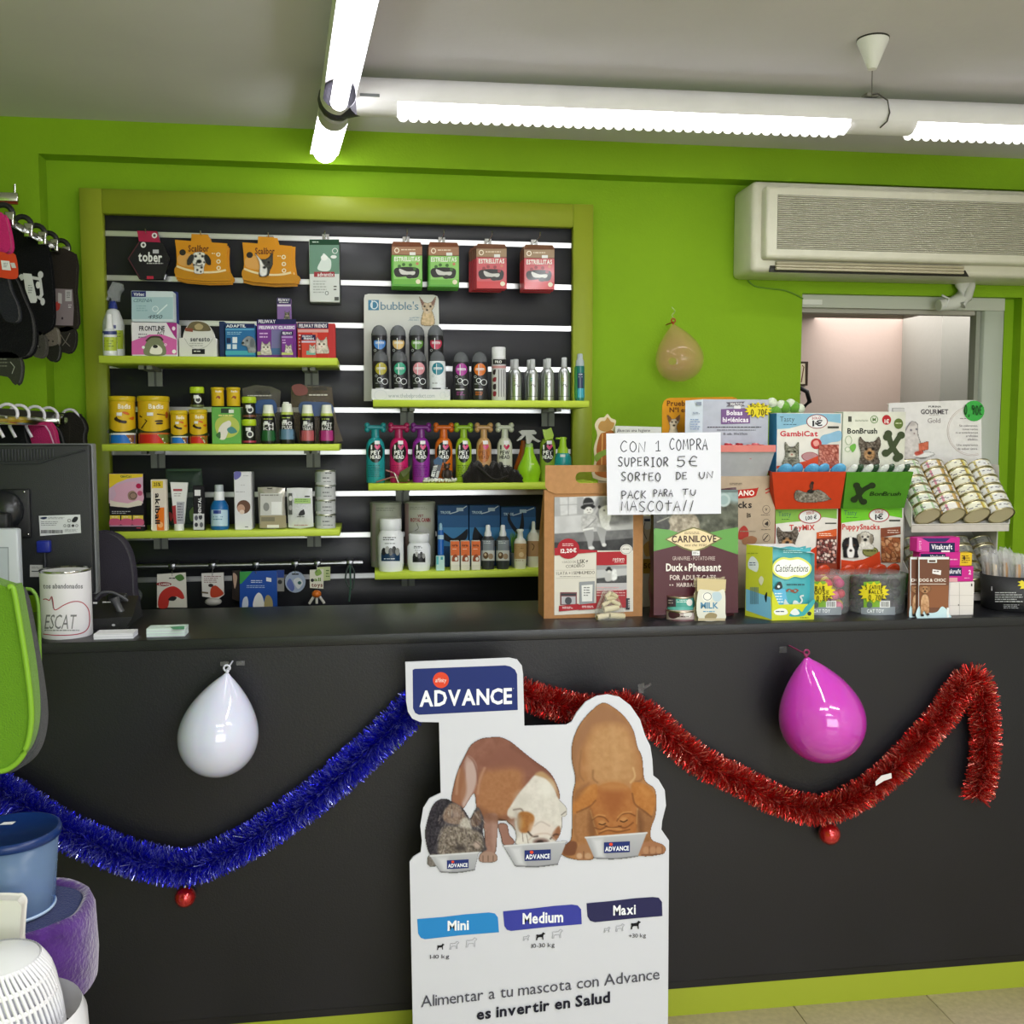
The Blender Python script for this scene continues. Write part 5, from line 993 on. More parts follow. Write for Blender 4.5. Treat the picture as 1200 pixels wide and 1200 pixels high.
bluebox(587,628,594, 'blue harness box with dark straps, right of three on the lowest right shelf', Y6+.10, [(595,610),(597,600),(599,610),(608,620),(612,600),(614,618),(606,626)])
# little grass pot behind the sprays
o = empty('grass_pot', at(607,640, Y6+.07), 'small pot of green cat grass half hidden behind the pump sprays', 'plant')
X = xat(607,640, Y6+.07); G().lathe(X, Y6+.07, [(.022, Z),(.028, Z+.05)], 'satin', '8a8f94', 16).build('pot', o)
g = G()
for k in range(90):
    a = rr.random()*6.28; r1 = .024*rr.random(); x, y = X+r1*math.cos(a), Y6+.07+r1*math.sin(a); h = .05+.035*rr.random(); lx, ly = (rr.random()-.5)*.04,(rr.random()-.5)*.03
    g.add([(x-.0015, y, Z+.045),(x+.0015, y, Z+.045),(x+lx*.5+.001, y+ly*.5, Z+.045+h*.6),(x+lx, y+ly, Z+.045+h)], [(0,1,2,3)], 'satin', '4f8a2c' if k % 3 else '7fae4a')
b = g.build('grass_blades', o); b['kind'] = 'stuff'
o = lat('pen_spray', 'slim blue spray stick standing left of the orange cartons', 'spray bottle', 516.5, Y6+.055, [('cap', 'gloss', '8fb6cf', [(1,613),(2,615),(2.4,621)]),('body', 'gloss', '1f5fae', [(2.8,621),(3.6,623),(3.7,658)])], [('r', 513,627,520,632, 'bcd6e8')], pr=3.75, z0=Z)
boxitem('supplement_box', 'tiny pale cyan and white box on the lowest right shelf', 'box', 511,651.5,521,662, Y6,.02, 'b9d9d6', [('r', 511.5,652,514,661.5, '5fb8bf'),('r', 516.5,652.5,519,656, '3f9fa9')], z0=Z)
for k, x in enumerate((528,540,552.5)):
    boxitem('supplement_carton', 'small orange and white carton, %s of three on the lowest right shelf' % ['left', 'middle', 'right'][k], 'box', x, 634, x+10.6,662, Y6,.028, 'd9d4c8',
      [('r', x+.2,634.2, x+10.4,651, 'dd6f3c'),('T', 'ioria', x+1.5,637.5, x+8.5,640.3, '3c221c'),('r', x+2,643, x+7,643.8, 'f3c9b0'),('s', [(x+2,658),(x+2.4,652),(x+6,649.5),(x+8.6,653),(x+8.4,658)], '9a4c2c'),('e', x+6.6,655,1.7,2.2, 'e9e4da'),('r', x+.2,658, x+10.4,661.8, 'e3ded2')], z0=Z, group='orange cartons')
for k, cx in enumerate((571.8,589.2)):
    lat('spray_bottle', 'grey labelled spray bottle with white nozzle, %s one of the pair' % ['left', 'right'][k], 'spray bottle', cx, Y6+.03, [('nozzle', 'gloss', 'e3e5e6', [(1.6,615),(2.6,616),(2.8,621),(4.2,625),(4.2,628)]),('body', 'gloss', '3a3c3e', [(4.4,628),(7,631),(7.8,634),(7.8,659),(7.2,661.5)])],
      [('r', cx-7.8,633, cx+7.8,645, '8b929a'),('m', cx-5,634, cx+5,638,2, 'dfe3e6'),('r', cx-7.8,645, cx+7.8,657, 'cfd0cc'),('e', cx-2.5,651,3.2,4, '6a4c34'),('e', cx+3.2,652,3,3.4, 'a08a70'),('e', cx-3,650,1.4,1.6, 'd8c4a4')], pr=7.85, z0=Z, group='grey spray bottles')
lat('pump_bottle', 'white pump bottle with a tan label on the lowest right shelf', 'bottle', 609.5, Y6+.03, [('pump_head', 'gloss', 'dfe0d8', [(3,620),(4.4,621),(3,624),(3.4,630),(5.4,632)]),('body', 'gloss', 'e3e0d2', [(5.6,632),(7,635),(7.2,659),(6.6,661)])],
    [('r', 602.5,637,617,655, 'c29a6a'),('m', 604,640,614,644,2, '7a5a34'),('e', 611,650,3,3, 'dfc49a'),('m', 604,656.5,615,658.5,1, 'b08a5a')], pr=7.25, z0=Z)
lat('pump_bottle', 'tan labelled white pump bottle at the edge of the kraft box', 'bottle', 625, Y6+.07, [('pump_head', 'gloss', 'e3e3dc', [(1.5,611),(2,613),(2.2,620),(4.5,624)]),('body', 'gloss', 'dfd9cc', [(5,624),(7,628),(7.2,658)])], [('r', 617,634,633,652, 'b58a66'),('l', smooth([(623,637),(626,640),(624,645)], 3, False),.8, '3c2418')], pr=7.25, z0=Z)
# ================================================================ left side: clothes rails
XR = xat(84,303,3.50); Z1 = zat(84,303,3.50)
def rail_y(px):     # depth at which the rail plane X = XR is seen in this pixel column
    d = ray(px, 400); return XR/d.x*d.y
def on(px, py): d = ray(px, py); t = XR/d.x; return CAM+d*t
o = empty('clothes_rail', (XR, 3.0, Z1), 'upper chrome rail at the far left with dog clothes hanging on black hooks', 'rail')
G().bbox(XR-.008, XR+.008,2.2, YP, Z1-.012, Z1+.012, 'chrome', 'bdbdbd', .003).build('rail_bar', o)
for k, px in enumerate((5,27,43,57,71)):
    P = on(px, 280); y = P.y
    h = empty('hanger_hook', (XR, y, Z1), 'black hanger hook with chrome clip on the upper left rail, %s from the viewer' % ['first', 'second', 'third', 'fourth', 'fifth'][k], 'hook', 'hanger hooks of the upper rail')
    pts = [Vector((XR+.024*math.cos(a), y, Z1+.014+.024*math.sin(a))) for a in [math.radians(t) for t in range(-70,211,20)]]
    G().tube(pts, .008, 'darkplastic', '17171a', 8).build('hook_loop', h)
    G().bbox(XR+.006, XR+.030, y-.012, y-.004, Z1-.020, Z1+.018, 'chrome', 'd0d0d0', .003).build('clip', h)
def garment(name, label, cat, pts, Y, d, col, prints=None, kind='cloth', group=None, pk='matte'):
    pts = smooth(pts, 3)
    o = tag(G().pxprism(pts, Y, d, kind, col).build(name), label, cat, group)
    m = o.modifiers.new('round', 'BEVEL'); m.width = min(.008, d*.45); m.segments = 2; m.limit_method = 'ANGLE'
    if prints: G().prints(Surf(Y=Y-.001, kind=pk), prints).build('print', o)
    return o
ya = on(68,300).y; yb_ = on(50,290).y; yc = on(34,280).y; yd = on(18,270).y; ye = on(2,262).y
garment('clothing_pack', 'brown and grey boxed dog coat, farthest right on the upper left rail', 'dog clothes', [(52,299),(84,298),(85,340),(87,362),(86,382),(60,383),(57,340)], ya, .03, '2c2721',
  [('p', [(60,338),(85,339),(86.5,362),(85.5,381.5),(60,381)], '857a7c'),('r', 76.5,340,84,353, 'b9b9b6'),('s', [(61,359),(68,353),(70.5,357),(69,363),(64,364)], 'b8433c'),('r', 68,343,72.5,355, 'bdbab8', 1),('m', 78,342,83,350,4, '6a6a68'),('e', 73,373,1.2,1.6, '3a3438'),('m', 80,357,84,362,2, 'd9d5d4')])
garment('dog_shirt', 'black dog shirt with a white crossbones print on the upper left rail', 'dog clothes', [(12,277),(30,272),(46,279),(52,290),(57,318),(59,350),(59,378),(50,387),(38,392),(24,380),(12,350)], yb_, .025, '0d0e11',
  [('l', [(24,323),(47,327),(49,345),(46,350)], 4, 'cfd0d2'),('e', 25,325,3.4,3.6, 'cfd0d2'),('e', 47.5,322,3.2,4.2, 'cfd0d2'),('e', 30,354,3.4,2.8, 'cfd0d2'),('e', 50,353.5,2.6,4.4, 'cfd0d2'),('l', [(30,353),(44,348),(50,352)], 3.2, 'cfd0d2'),('e', 44.5,334,2.6,4.2, 'e4e4e4'),('e', 44.5,340,1.6,1.6, '15161a'),
   ('p', [(27,320),(37,321),(43.5,352),(42,355),(34,355),(31.5,352)], 'e0e1e4'),('m', 33,334,38,345,4, '8a8c92')])
garment('dog_shirt', 'dark grey dog vest between the black shirt and the boxed coat', 'dog clothes', [(50,290),(57,300),(60,330),(60,365),(57,380),(48,372),(44,330)], ya-.05,.02, '25262b')
garment('dog_jumper', 'black dog jumper hanging low at the left picture edge under the red card', 'dog clothes', [(-12,320),(6,318),(16,330),(24,350),(33,372),(35,398),(28,414),(8,416),(-12,408)], yd, .05, '0a0b0e')
garment('dog_jumper', 'charcoal dog sleeve hanging in front of the black jumper', 'dog clothes', [(-10,318),(4,320),(10,340),(18,358),(19,374),(8,375),(0,362),(-10,350)], ye-.02,.03, '22242a')
garment('dog_coat', 'bright pink dog coat at the left edge of the upper rail', 'dog clothes', [(-14,255),(1,251),(7,268),(10,288),(6,294),(-2,292),(-14,290)], ye-.06,.03, 'c2296e')
garment('clothing_card', 'orange red clothing card with a white label below the pink coat', 'card', [(-14,297),(2,296),(10,299),(17,299),(20,322),(14,326),(0,324),(-14,320)], ye-.08,.004, 'c8401f', [('p', [(1,305),(11,306),(13,317),(2.5,316)], 'd9dadc'),('p', [(12,308),(17,308),(19,314),(14,314)], 'c4c4c4'),('m', 4,308,9,314,4, '7a7c80')], kind='paper', pk='paper')
garment('pet_bootie', 'grey brown pet bootie below the boxed coat, left one', 'pet shoe', [(36,391),(42,389),(49,396),(50,410),(47,416),(40,414),(34,402)], yb_, .03, '4c4a44', [('e', 44,405,1.4,1.4, 'd9d9d9'),('l', [(37,397),(42,399),(47,408)], .9, '26241f')])
garment('clothing_pack', 'beige grey fabric pack hanging between the booties', 'pack', [(45,390),(62,384),(66,392),(65,403),(50,403)], yb_+.04,.03, '6d675a', [('e', 57,399,1,1, '26241f'),('e', 62,400,1,1, '26241f')])
garment('pet_bootie', 'dark olive pet bootie hanging under the beige pack', 'pet shoe', [(51,405),(66,403),(67,416),(63,422),(57,419)], yb_+.06,.03, '23241c')
garment('pet_bootie', 'dark net pet bootie at the right, below the boxed coat', 'pet shoe', [(69,388),(84,386),(85,402),(80,411),(72,409),(69,400)], ya, .03, '2a2823', [('l', [(71,392),(76,400),(82,406)], .8, '7a7468'),('l', [(82,390),(77,400),(73,405)], .8, '7a7468')])
garment('pet_bootie', 'mottled green bootie at the very left edge below the black jumper', 'pet shoe', [(-6,417),(14,415),(22,424),(22,440),(18,449),(10,440),(-6,436)], yd, .03, '33362c', [('l', [(12,424),(17,430),(14,438)], 1, '9a9c90'),('m', 0,420,10,432,3, '6a6c60')])
# upper short rail, left edge
P = at(2,231,3.3); o = empty('clothes_rail', P, 'short chrome rail end high at the left picture edge', 'rail')
G().bbox(xat(-40,231,3.3), xat(22,232,3.3),3.29,3.305, zat(10,237,3.3), zat(10,226,3.3), 'chrome', 'd8d8d8', .004).build('rail_bar', o)
G().tube([at(17,227,3.3), at(17,216,3.3)], .004, 'chrome', 'd8d8d8', 8).build('end_pin', o)
G().box(xat(-40,231,3.3), xat(21,232,3.3),3.288,3.3, zat(10,239.5,3.3), zat(10,237.2,3.3), 'satin', '8a2a1c').build('price_strip', o)
# lower rail
Z2 = zat(85,491,3.45); o = empty('clothes_rail', (XR, 3.0, Z2), 'lower rail at the left, dark with pale chrome front, carrying hanger hooks', 'rail')
y0_ = rail_y(-30)
G().bbox(XR-.02, XR+.012, y0_, YP, Z2-.004, Z2+.018, 'darkplastic', '17181a', .003).build('rail_bar', o)
G().bbox(XR+.013, XR+.02, y0_, on(58,487).y, Z2-.026, Z2-.001, 'chrome', 'e8eee0', .002).build('chrome_front', o)
G().bbox(XR+.0, XR+.03, on(58,487).y, on(64,487).y, Z2-.022, Z2+.012, 'chrome', 'b5b9b0', .004).build('joint', o)
G().tube([(XR, on(64,487).y, Z2-.006),(XR, on(77,487).y, Z2-.004)], .014, 'satin', '8fa070', 12).build('thin_bar', o)
G().bbox(XR-.02, XR+.03, on(77,487).y, on(86,487).y, Z2-.018, Z2+.018, 'darkplastic', '3a3d3c', .006).build('end_block', o)
for k, px in enumerate((3,17,36,52,77)):
    y = on(px, 480).y; h = empty('hanger', (XR, y, Z2), 'white hanger hook over the lower left rail, number %s from the left edge' % ['one', 'two', 'three', 'four', 'five'][k], 'hanger', 'white hangers of the lower rail')
    pts = [Vector((XR+.012+.026*math.cos(a), y, Z2+.004+.026*math.sin(a))) for a in [math.radians(t) for t in range(-20,200,20)]]+[Vector((XR-.014, y, Z2-.03)), Vector((XR+.0, y, Z2-.06))]
    G().tube(pts, .0045, 'gloss', 'd6d2da', 8).build('hook_loop', h)
garment('dog_coat', 'black dog coat on the lower left rail, left of the pink one', 'dog clothes', [(-10,497),(20,496),(26,512),(33,560),(-10,560)], 3.02,.04, '0e1012')
garment('dog_coat', 'magenta pink dog coat on the lower left rail above the monitor', 'dog clothes', [(27,500),(36,497),(52,496),(58,503),(61,515),(66,560),(34,560)], 3.12,.04, 'b02a62', [('l', [(52,497),(58,506),(63,520)], 1.6, 'd9a9c4'),('l', [(27,502),(24,508),(27,515)], 1.2, 'e0d8e0')])
garment('dog_coat', 'black dog coat just right of the magenta one', 'dog clothes', [(55,496),(66,503),(72,520),(74,560),(60,560),(58,510)], 3.2,.03, '0f1012')
garment('dog_coat', 'dark brown hooded dog coat at the end of the lower left rail', 'dog clothes', [(77,488),(84,486),(92,492),(96,502),(94,514),(97,560),(70,560),(70,510),(72,500)], on(74,487).y, .05, '1f1d18', [('l', [(78,492),(82,500),(81,520)], .8, '35322a')])

# ================================================================ chair behind the counter
YQ = 3.22; o = empty('office_chair', (xat(128,700, YQ), YQ, 0), 'grey fabric office chair back between the monitor and the slatwall', 'chair')
zc0 = zat(128,709, YQ)
G().pxprism(smooth([(96,712),(98,650),(102,634),(112,628),(126,629.5),(138,637),(146,652),(150,672),(151,695),(150,712)], 4), YQ, .07, 'cloth', '3c3842').build('backrest', o)
m = o.children[0].modifiers.new('r', 'BEVEL'); m.width = .02; m.segments = 3; m.limit_method = 'ANGLE'
cx = xat(126,700, YQ)
G().bbox(cx-.23, cx+.23, YQ-.38, YQ+.02,.44,.52, 'cloth', '3c3842', .03,3).build('seat', o)
G().box(cx-.03, cx+.03, YQ+.02, YQ+.04,.46, zc0, 'darkplastic', '1a1a1c').build('back_support', o)
G().tube([(cx, YQ-.18,.08),(cx, YQ-.18,.44)], .028, 'chrome', '9a9a9a', 12).build('gas_column', o)
for k in range(5):
    a = k*2*math.pi/5+.3; e = Vector((cx+.21*math.cos(a), YQ-.18+.21*math.sin(a),.06))
    G().tube([(cx, YQ-.18,.09), e], [.025,.016], 'darkplastic', '1a1a1c', 8).build('leg', o)
    G().sphere(e-Vector((0,0,.032)),.026, 'darkplastic', '111112').build('castor', o)

# ================================================================ things on the left of the counter
YM = 2.81
o = empty('monitor', (xat(40,700, YM), YM+.1, ZC), 'black computer monitor seen from behind with a white rating label', 'monitor')
mz0, mz1 = zat(60,697, YM), zat(60,521, YM); mx0, mx1 = xat(-90,600, YM), xat(107.5,600, YM)
G().bbox(mx0, mx1, YM, YM+.045, mz0, mz1, 'darkplastic', '1c1e22', .006,3).build('back_cover', o)
G().bbox(mx0-.003, mx1+.003, YM+.016, YM+.055, mz0-.003, mz1+.0025, 'satin', '7b7e80', .004,2).build('bezel', o)
g = G()
for k in range(46):
    x = mx0+.02+(mx1-mx0-.06)*k/46; hh = .022+.010*(1-((k-23)/23)**2 if k > 30 else 1)
    g.bbox(x, x+.0035, YM-.004, YM+.001, mz1-.012-hh, mz1-.012, 'darkplastic', '34373b', .001,1)
    if k > 38: break
vb = g.build('vent_rib', o); vb['kind'] = 'stuff'
G().tube([(mx0+.02, YM-.002, mz1-.052),(mx0+.30, YM-.002, mz1-.050),(mx1-.09, YM-.002, mz1-.036),(mx1-.01, YM-.002, mz1-.014)], .003, 'darkplastic', '2c2f33', 6).build('ridge', o)
S_ = Surf(Y=YM-.0005)
G().prints(S_, [('p', [(45.5,604.5),(94,603),(95,624.5),(47,628)], 'd5d8db'),('s', [(47,607),(51,605.8),(55,606),(54,608),(50,608.6)], '1d2a4a'),('m', 56,606,76,609,2, '777b80'),('m', 48,611,72,617,3, '8a8d92'),('bar', 48,621,73,625, '2a2a2c'),('m', 76,620,93,624,3, '9a9da0'),('o', 81,610,2,2,.5, '444'),('s', [(84,611),(87,606),(91,606),(91,609),(88,612)], '2d2f33'),('o', 76,616,1.6,1.6,.5, '444'),('T', 'CE', 79,614.5,82.5,617.5, '333'),('e', 85.5,616,1.6,1.6, '444'),('o', 90,616,1.6,1.6,.5, '555')]).build('rating_label', o)
G().prints(S_, [('r', 35,662,50,676, 'c9c9c6'),('r', 37,669,50,670, '26282a'),('m', 37,664,48,667,2, '8a8a88')]).build('small_label', o)
G().bbox(xat(2,575, YM), xat(36,575, YM), YM-.012, YM, zat(20,630, YM), zat(20,573, YM), 'darkplastic', '15161a', .004).build('mount_plate', o)
for px, py in ((28.5,576.5),(33,626)):
    P = at(px, py, YM-.013); G().sphere(P, .004, 'chrome', 'b5b5b5').build('screw', o)
c = at(3,598, YM-.02)
G().sphere(c, .055, 'gloss', '1c1e22', sy=.5).build('stand_hub', o)
G().bbox(xat(-30,610, YM), xat(20,610, YM), YM-.07, YM-.013, zat(5,625, YM-.06), zat(5,601, YM-.06), 'darkplastic', '16171a', .006).build('stand_arm', o)
G().bbox(xat(-30,610, YM), xat(4,610, YM), YM-.05, YM-.013, ZC+.012, zat(5,620, YM-.06), 'darkplastic', '16171a', .006).build('stand_neck', o)
G().bbox(xat(-60,700, YM), xat(28,700, YM), YM-.13, YM+.08, ZC, ZC+.014, 'darkplastic', '16171a', .006).build('stand_foot', o)
G().bbox(xat(45,640, YM), xat(61,640, YM), YM-.02, YM, zat(50,647, YM), zat(50,633, YM), 'gloss', '24308f', .004).build('video_plug', o)
G().tube([at(52,646, YM-.01), at(53,660, YM-.01), at(50,680, YM-.012), at(45,700, YM-.02)], .0035, 'darkplastic', '2a2d34', 8).build('video_cable', o)
# pale card terminal / till box at left edge
X0, X1, Z0, Z1_ = frame_px(-50,620,22,691,2.64)
o = tag(sharp(G().bbox(X0, X1,2.64,2.67, ZC, Z1_, 'gloss', 'c3c9d1', .006,2).build('till_display')), 'pale grey till display box at the left edge in front of the monitor', 'till')
G().prints(Surf(Y=2.64, kind='gloss'), [('p', [(-10,641),(10,641),(11,691),(-10,691)], '8d949d'),('p', [(-10,642.5),(9,642.5),(9.5,689),(-10,689)], 'b3bbc6'),('l', smooth([(-3,689),(0,684),(4,683.5),(5,689)], 3, False),1.2, '2b3a66')]).build('panel', o)
# collection tin
cxp = 78; hw = 29.2; YT = 2.665; m = ppm(78,710, YT); X = xat(78,710, YT)
o = empty('collection_tin', (X, YT, ZC), 'white charity collection tin with a red cat outline and grey lettering', 'tin')
zt = zat(78,667.5, YT); R = hw*m
G().lathe(X, YT, [(R*.985, ZC),(R, ZC+.002),(R, zt-.002)], 'satin', 'e4e2e8', 40).build('body', o)
G().lathe(X, YT, [(R*1.0, zt-.003),(R*1.015, zt-.001),(R*1.015, zt+.002),(R*.985, zt+.0025),(R*.96, zt-.004),(1e-5, zt-.0045)], 'chrome', 'c9c9c4', 40, cap=False).build('metal_rim', o)
G().bbox(X-.03, X+.03, YT-.004, YT+.004, zt-.0044, zt-.0036, 'darkplastic', '2a2a2a', .0003,1).build('coin_slot', o)
G().prints(Surf(cyl=(X, YT, R, 1), step=2.0, kind='satin'), [('T', 'tos abandonados', 50.5,684,97,689.5, '77777c'),('l', smooth([(50.5,702.5),(54,702),(58,703.5),(60.5,699),(62,705),(63,713),(66,714.5),(75,709),(86,705),(96,706),(103,713),(105,723),(104,734),(98,741),(85,744),(65,744.5),(50.5,743)], 4, False),1.1, 'a83048'),('l', [(60.3,699.5),(61.3,706),(62.4,713)], .9, '77777c'),
   ('I', 'ESCAT', 52,720,90,737, '77777a'),('m', 52,738,98,741.5,1, '8a8a8e'),('m', 51,750,62,751.5,1, '55555a'),('r', 66,749.5,73,753.5, 'cfd0d6'),('m', 75,750,104,752,1, '55555a')]).build('printed_label', o)
# card stacks
def cards(name, label, x0, x1, ytop, n, col, prints=None, yf=2.60, dep=.062, h=.013):
    a, b = xat(x0,755, yf), xat(x1,755, yf); st = empty(name, ((a+b)/2, yf+.03, ZC), label, 'cards')
    for k in range(n):
        zz = ZC+h*k/n; dx = random.uniform(-.0006,.0006)*(k % 5 == 0)
        G().box(a+dx, b+dx, yf+dx, yf+dep, zz+.0001, zz+h/n, 'paper', col if k % 4 else 'cfd0da').build('card', st)
    return st
cards('card_stack', 'stack of plain white cards next to the charity tin', 110,156,746,10, 'ecebf2', yf=2.592, dep=.055, h=.0145)
st = cards('card_stack', 'stack of pale mint leaflets with a green corner, right of the plain white cards', 172,217,738,12, 'd2e4de', yf=2.605, dep=.05, h=.022)
G().add([atz(199,734.5, ZC+.0223), atz(216,733.5, ZC+.0223), atz(216,737.5, ZC+.0223), atz(203,737.5, ZC+.0223)], [(0,1,2,3)], 'paper', '5a9a76').build('green_corner', st)
# black card reader / telephone
YH = 2.80; o = empty('desk_telephone', (xat(130,735, YH), YH, ZC), 'black desk telephone with handset on the counter behind the white cards', 'telephone')
a, b = xat(100,735, YH-.06), xat(158,735, YH-.06); zl = ZC+.03
g = G(); yA, yB = YH-.08, YH+.12; zh = zat(120,700, YH+.1)
g.add([(a, yA, ZC),(b-.02, yA, ZC),(b-.02, yB, ZC),(a, yB, ZC),(a, yA, zl),(b, yA, zl+.004),(b-.03, yB, zh),(a, yB, zh)], [(0,3,2,1),(0,1,5,4),(1,2,6,5),(2,3,7,6),(3,0,4,7),(4,5,6,7)], 'darkplastic', '141416'); g.build('body', o)
G().bbox(a+.02, b-.05, yB-.05, yB-.03, zh-.03, zh+.014, 'gloss', '1c1c1f', .008).build('display_hood', o)
q = [at(x, y, YH) for x, y in ((136,699),(139,706),(143,714),(146,721))]
G().tube([v+Vector((0,-.02,.0)) for v in q], [.014,.010,.010,.014], 'gloss', '4c4c50', 12).build('handset', o)
G().tube([at(x, y, YH+.05) for x, y in smooth([(112,702),(118,695),(130,694),(140,698),(150,704)], 4, False)], .004, 'gloss', '55565a', 8).build('hood_rim', o)
G().prints(Surf(Y=YH-.081, kind='gloss'), [('r', 109,705.5,114,707.5, 'c9c9c9'),('m', 120,705,131,708,1, 'bdbdbd'),('e', 133,732.5,2,1.4, 'b9b9bd')]).build('markings', o)

# ================================================================ foreground at the lower left
YL = 1.95
# rack that carries them, outside the frame
xs = xat(-8,900, YL)-.02
o = empty('display_rack', (xs-.25, YL, 0), 'white metal gondola rack beyond the left picture edge', 'rack')
zsh = [zat(20,1150, YL)-.006, zat(10,904, YL)-.004]
G().bbox(xs-.52, xs-.50, YL-.25, YL+.22,0,1.5, 'satin', 'd8d8d4', .003).build('upright', o)
G().bbox(xs-.50, xs+.04, YL-.16, YL+.2, zsh[0]-.02, zsh[0], 'satin', 'd8d8d4', .003).build('rack_shelf', o)
G().bbox(xs-.50, xs+.0, YL-.1, YL+.2, zsh[1]-.02, zsh[1], 'satin', 'd8d8d4', .003).build('rack_shelf', o)
G().bbox(xs-.52, xs-.08, YL-.25, YL+.22,0,.1, 'satin', 'd8d8d4', .003).build('plinth', o)
# pet carrier bag
o = empty('pet_carrier', (xs, YL+.05, zsh[1]), 'lime green pet carrier bag with black zipped side at the left picture edge', 'carrier bag')
front = smooth([(-60,690),(8,688),(15,689),(20,712),(32,780),(37,830),(35,862),(26,886),(10,901),(-8,905),(-60,905)], 4)
mk = lambda pts, Y, d, col, kind, nm: G().pxprism(pts, Y, d, kind, col).build(nm, o)
c_ = mk(front, YL, .05, '64921f', 'cloth', 'front_panel')
m_ = c_.modifiers.new('r', 'BEVEL'); m_.width = .012; m_.segments = 3; m_.limit_method = 'ANGLE'
edge = smooth([(10,688),(15,689),(20,712),(31,780),(36.5,830),(34.5,862),(26,886),(10,901),(-8,905)], 5, False)
G().tube([at(x, y, YL-.001) for x, y in edge], .0055, 'satin', '7fae30', 8).build('piping', o)
Yk = YL+.06; sh = [(x+10+4*math.sin(i/len(edge)*3.1), y-1) for i, (x, y) in enumerate(edge)]
n = len(edge)
A_ = [at(x, y, YL+.03) for x, y in edge]; B_ = [at(x+7+3*math.sin(i/n*3.1), y+(2 if i < n*.1 else 0), YL+.07) for i, (x, y) in enumerate(edge)]; C_ = [at(min(x+20, x+12+8*math.sin(i/n*2.9)), y-3*(i > n*.5), YL+.20) for i, (x, y) in enumerate(edge)]
for P_, Q_, col, nm in ((A_, B_, '15171a', 'zip_band'),(B_, C_, '1f2226', 'side_mesh')):
    G().add(P_+Q_, [(i, i+1, n+i+1, n+i) for i in range(n-1)], 'cloth', col, True).build(nm, o)
G().tube(B_, .004, 'satin', '4a4d50', 6).build('zip', o)
G().tube([at(x, y, YL+.2) for x, y in smooth([(30,690),(38,692),(44,705),(46,740),(47,800),(44,850)], 4, False)], .004, 'satin', '6f9a3a', 6).build('back_piping', o)
# storage tub
YU = 1.93; m = ppm(20,1000, YU); X = xat(14,1000, YU)
zl = zat(14,972, YU); zb = zat(14,1066, YU); Rl = 57*m
o = empty('storage_tub', (X, YU, zb), 'round translucent blue storage tub with a dark blue lid at the left', 'tub')
G().lathe(X, YU, [(Rl*.80, zb),(Rl*.82, zb+.004),(Rl*.95, zl-.006),(Rl*.93, zl-.006),(Rl*.80, zb+.006),(1e-5, zb+.006)], 'tinted', 'a8c8ee', 48, cap=False).build('body', o)
G().lathe(X, YU, [(Rl*.97, zl-.016),(Rl*1.0, zl-.014),(Rl*1.01, zl-.006),(Rl*.98, zl+.001),(Rl*.93, zl+.0015),(Rl*.91, zl-.0003),(1e-5, zl+.0005)], 'gloss', '143068', 48, cap=False).build('lid', o)
G().tube([(X+Rl*.81*math.cos(a/24*math.pi), YU+Rl*.81*math.sin(a/24*math.pi), zb+.005) for a in range(49)], .0035, 'gloss', 'b9cfe8', 6).build('base_ring', o)
P = atz(8,965, zl+.0012); G().add([P+Vector(v) for v in ((-.012,-.006,0),(.012,-.006,0),(.014,.008,0),(-.008,.008,0))], [(0,1,2,3)], 'paper', 'f0f2f4').build('white_sticker', o)
# purple plush bed: oval ring with floor cushion
o = empty('pet_bed', (X, YU, zsh[0]), 'purple plush pet bed rim with navy cushion under the storage tub', 'pet bed')
zb0 = zsh[0]; bh = zat(100,1062, YU)-zsh[0]
def ov(t, rx, ry): return (X-.02+rx*math.copysign(abs(math.cos(t))**.8, math.cos(t)), YU+ry*math.copysign(abs(math.sin(t))**.8, math.sin(t)))
rx, ry = (106-14)*m+.02,.125
vs, fs = [], []; nt_ = 56; prof = [(1.0,-.02),(1.02,.3),(1.0,.85),(.95,1.0),(.88,.96),(.86,.7),(.87,.1)]
for k in range(nt_):
    t = 2*math.pi*k/nt_
    for f, h in prof:
        x, y = ov(t, rx*f+(f-1)*.02, ry*f+(f-1)*.02); tilt = .0
        vs.append((x, y, zb0+.01+bh*h*(1+.012*math.sin(t*7))))
np_ = len(prof)
for k in range(nt_):
    for i in range(np_-1): a1 = k*np_+i; b1 = ((k+1) % nt_)*np_+i; fs.append((a1, b1, b1+1, a1+1))
G().add(vs, fs, 'fur', '4c2675', True).build('plush_rim', o)
g = G(); cv = [ov(2*math.pi*k/40, rx*.9, ry*.9) for k in range(40)]
g.add([(x, y, zb0+.002) for x, y in cv]+[(x, y, zb-.003) for x, y in cv], [tuple(range(39,-1,-1)), tuple(range(40,80))]+[(k, (k+1) % 40,40+(k+1) % 40,40+k) for k in range(40)], 'cloth', '1c2c66'); g.build('cushion', o)
# white folded item and white perforated scoop at the very corner
YW2 = 1.78
o = garment('white_pad', 'white folded pad with a ragged edge in front of the storage tub', 'pad', [(-20,1064),(14,1058),(20,1059),(23,1064),(22,1074),(20,1105),(19,1125),(-20,1128)], YW2,.03, 'd9d6d0', kind='matte')
zz0 = zat(10,1150,1.7)
cx_, cy_ = xat(-2,1150,1.68),1.68; m2 = ppm(0,1150,1.68)
o = empty('white_basket', (cx_, cy_, zat(0,1260,1.68)), 'white plastic slotted basket at the bottom left corner', 'basket')
prof = [(30*m2, zat(0,1117,1.68)),(48*m2, zat(0,1124,1.68)),(60*m2, zat(0,1142,1.68)),(66*m2, zat(0,1165,1.68)),(72*m2, zat(0,1200,1.68)),(76*m2, zat(0,1260,1.68))]
G().lathe(cx_, cy_, [(1e-5, prof[0][1]+.004)]+prof[:2], 'gloss', 'e8e8ec', 48, cap=False).build('top_dome', o)
nS = 60
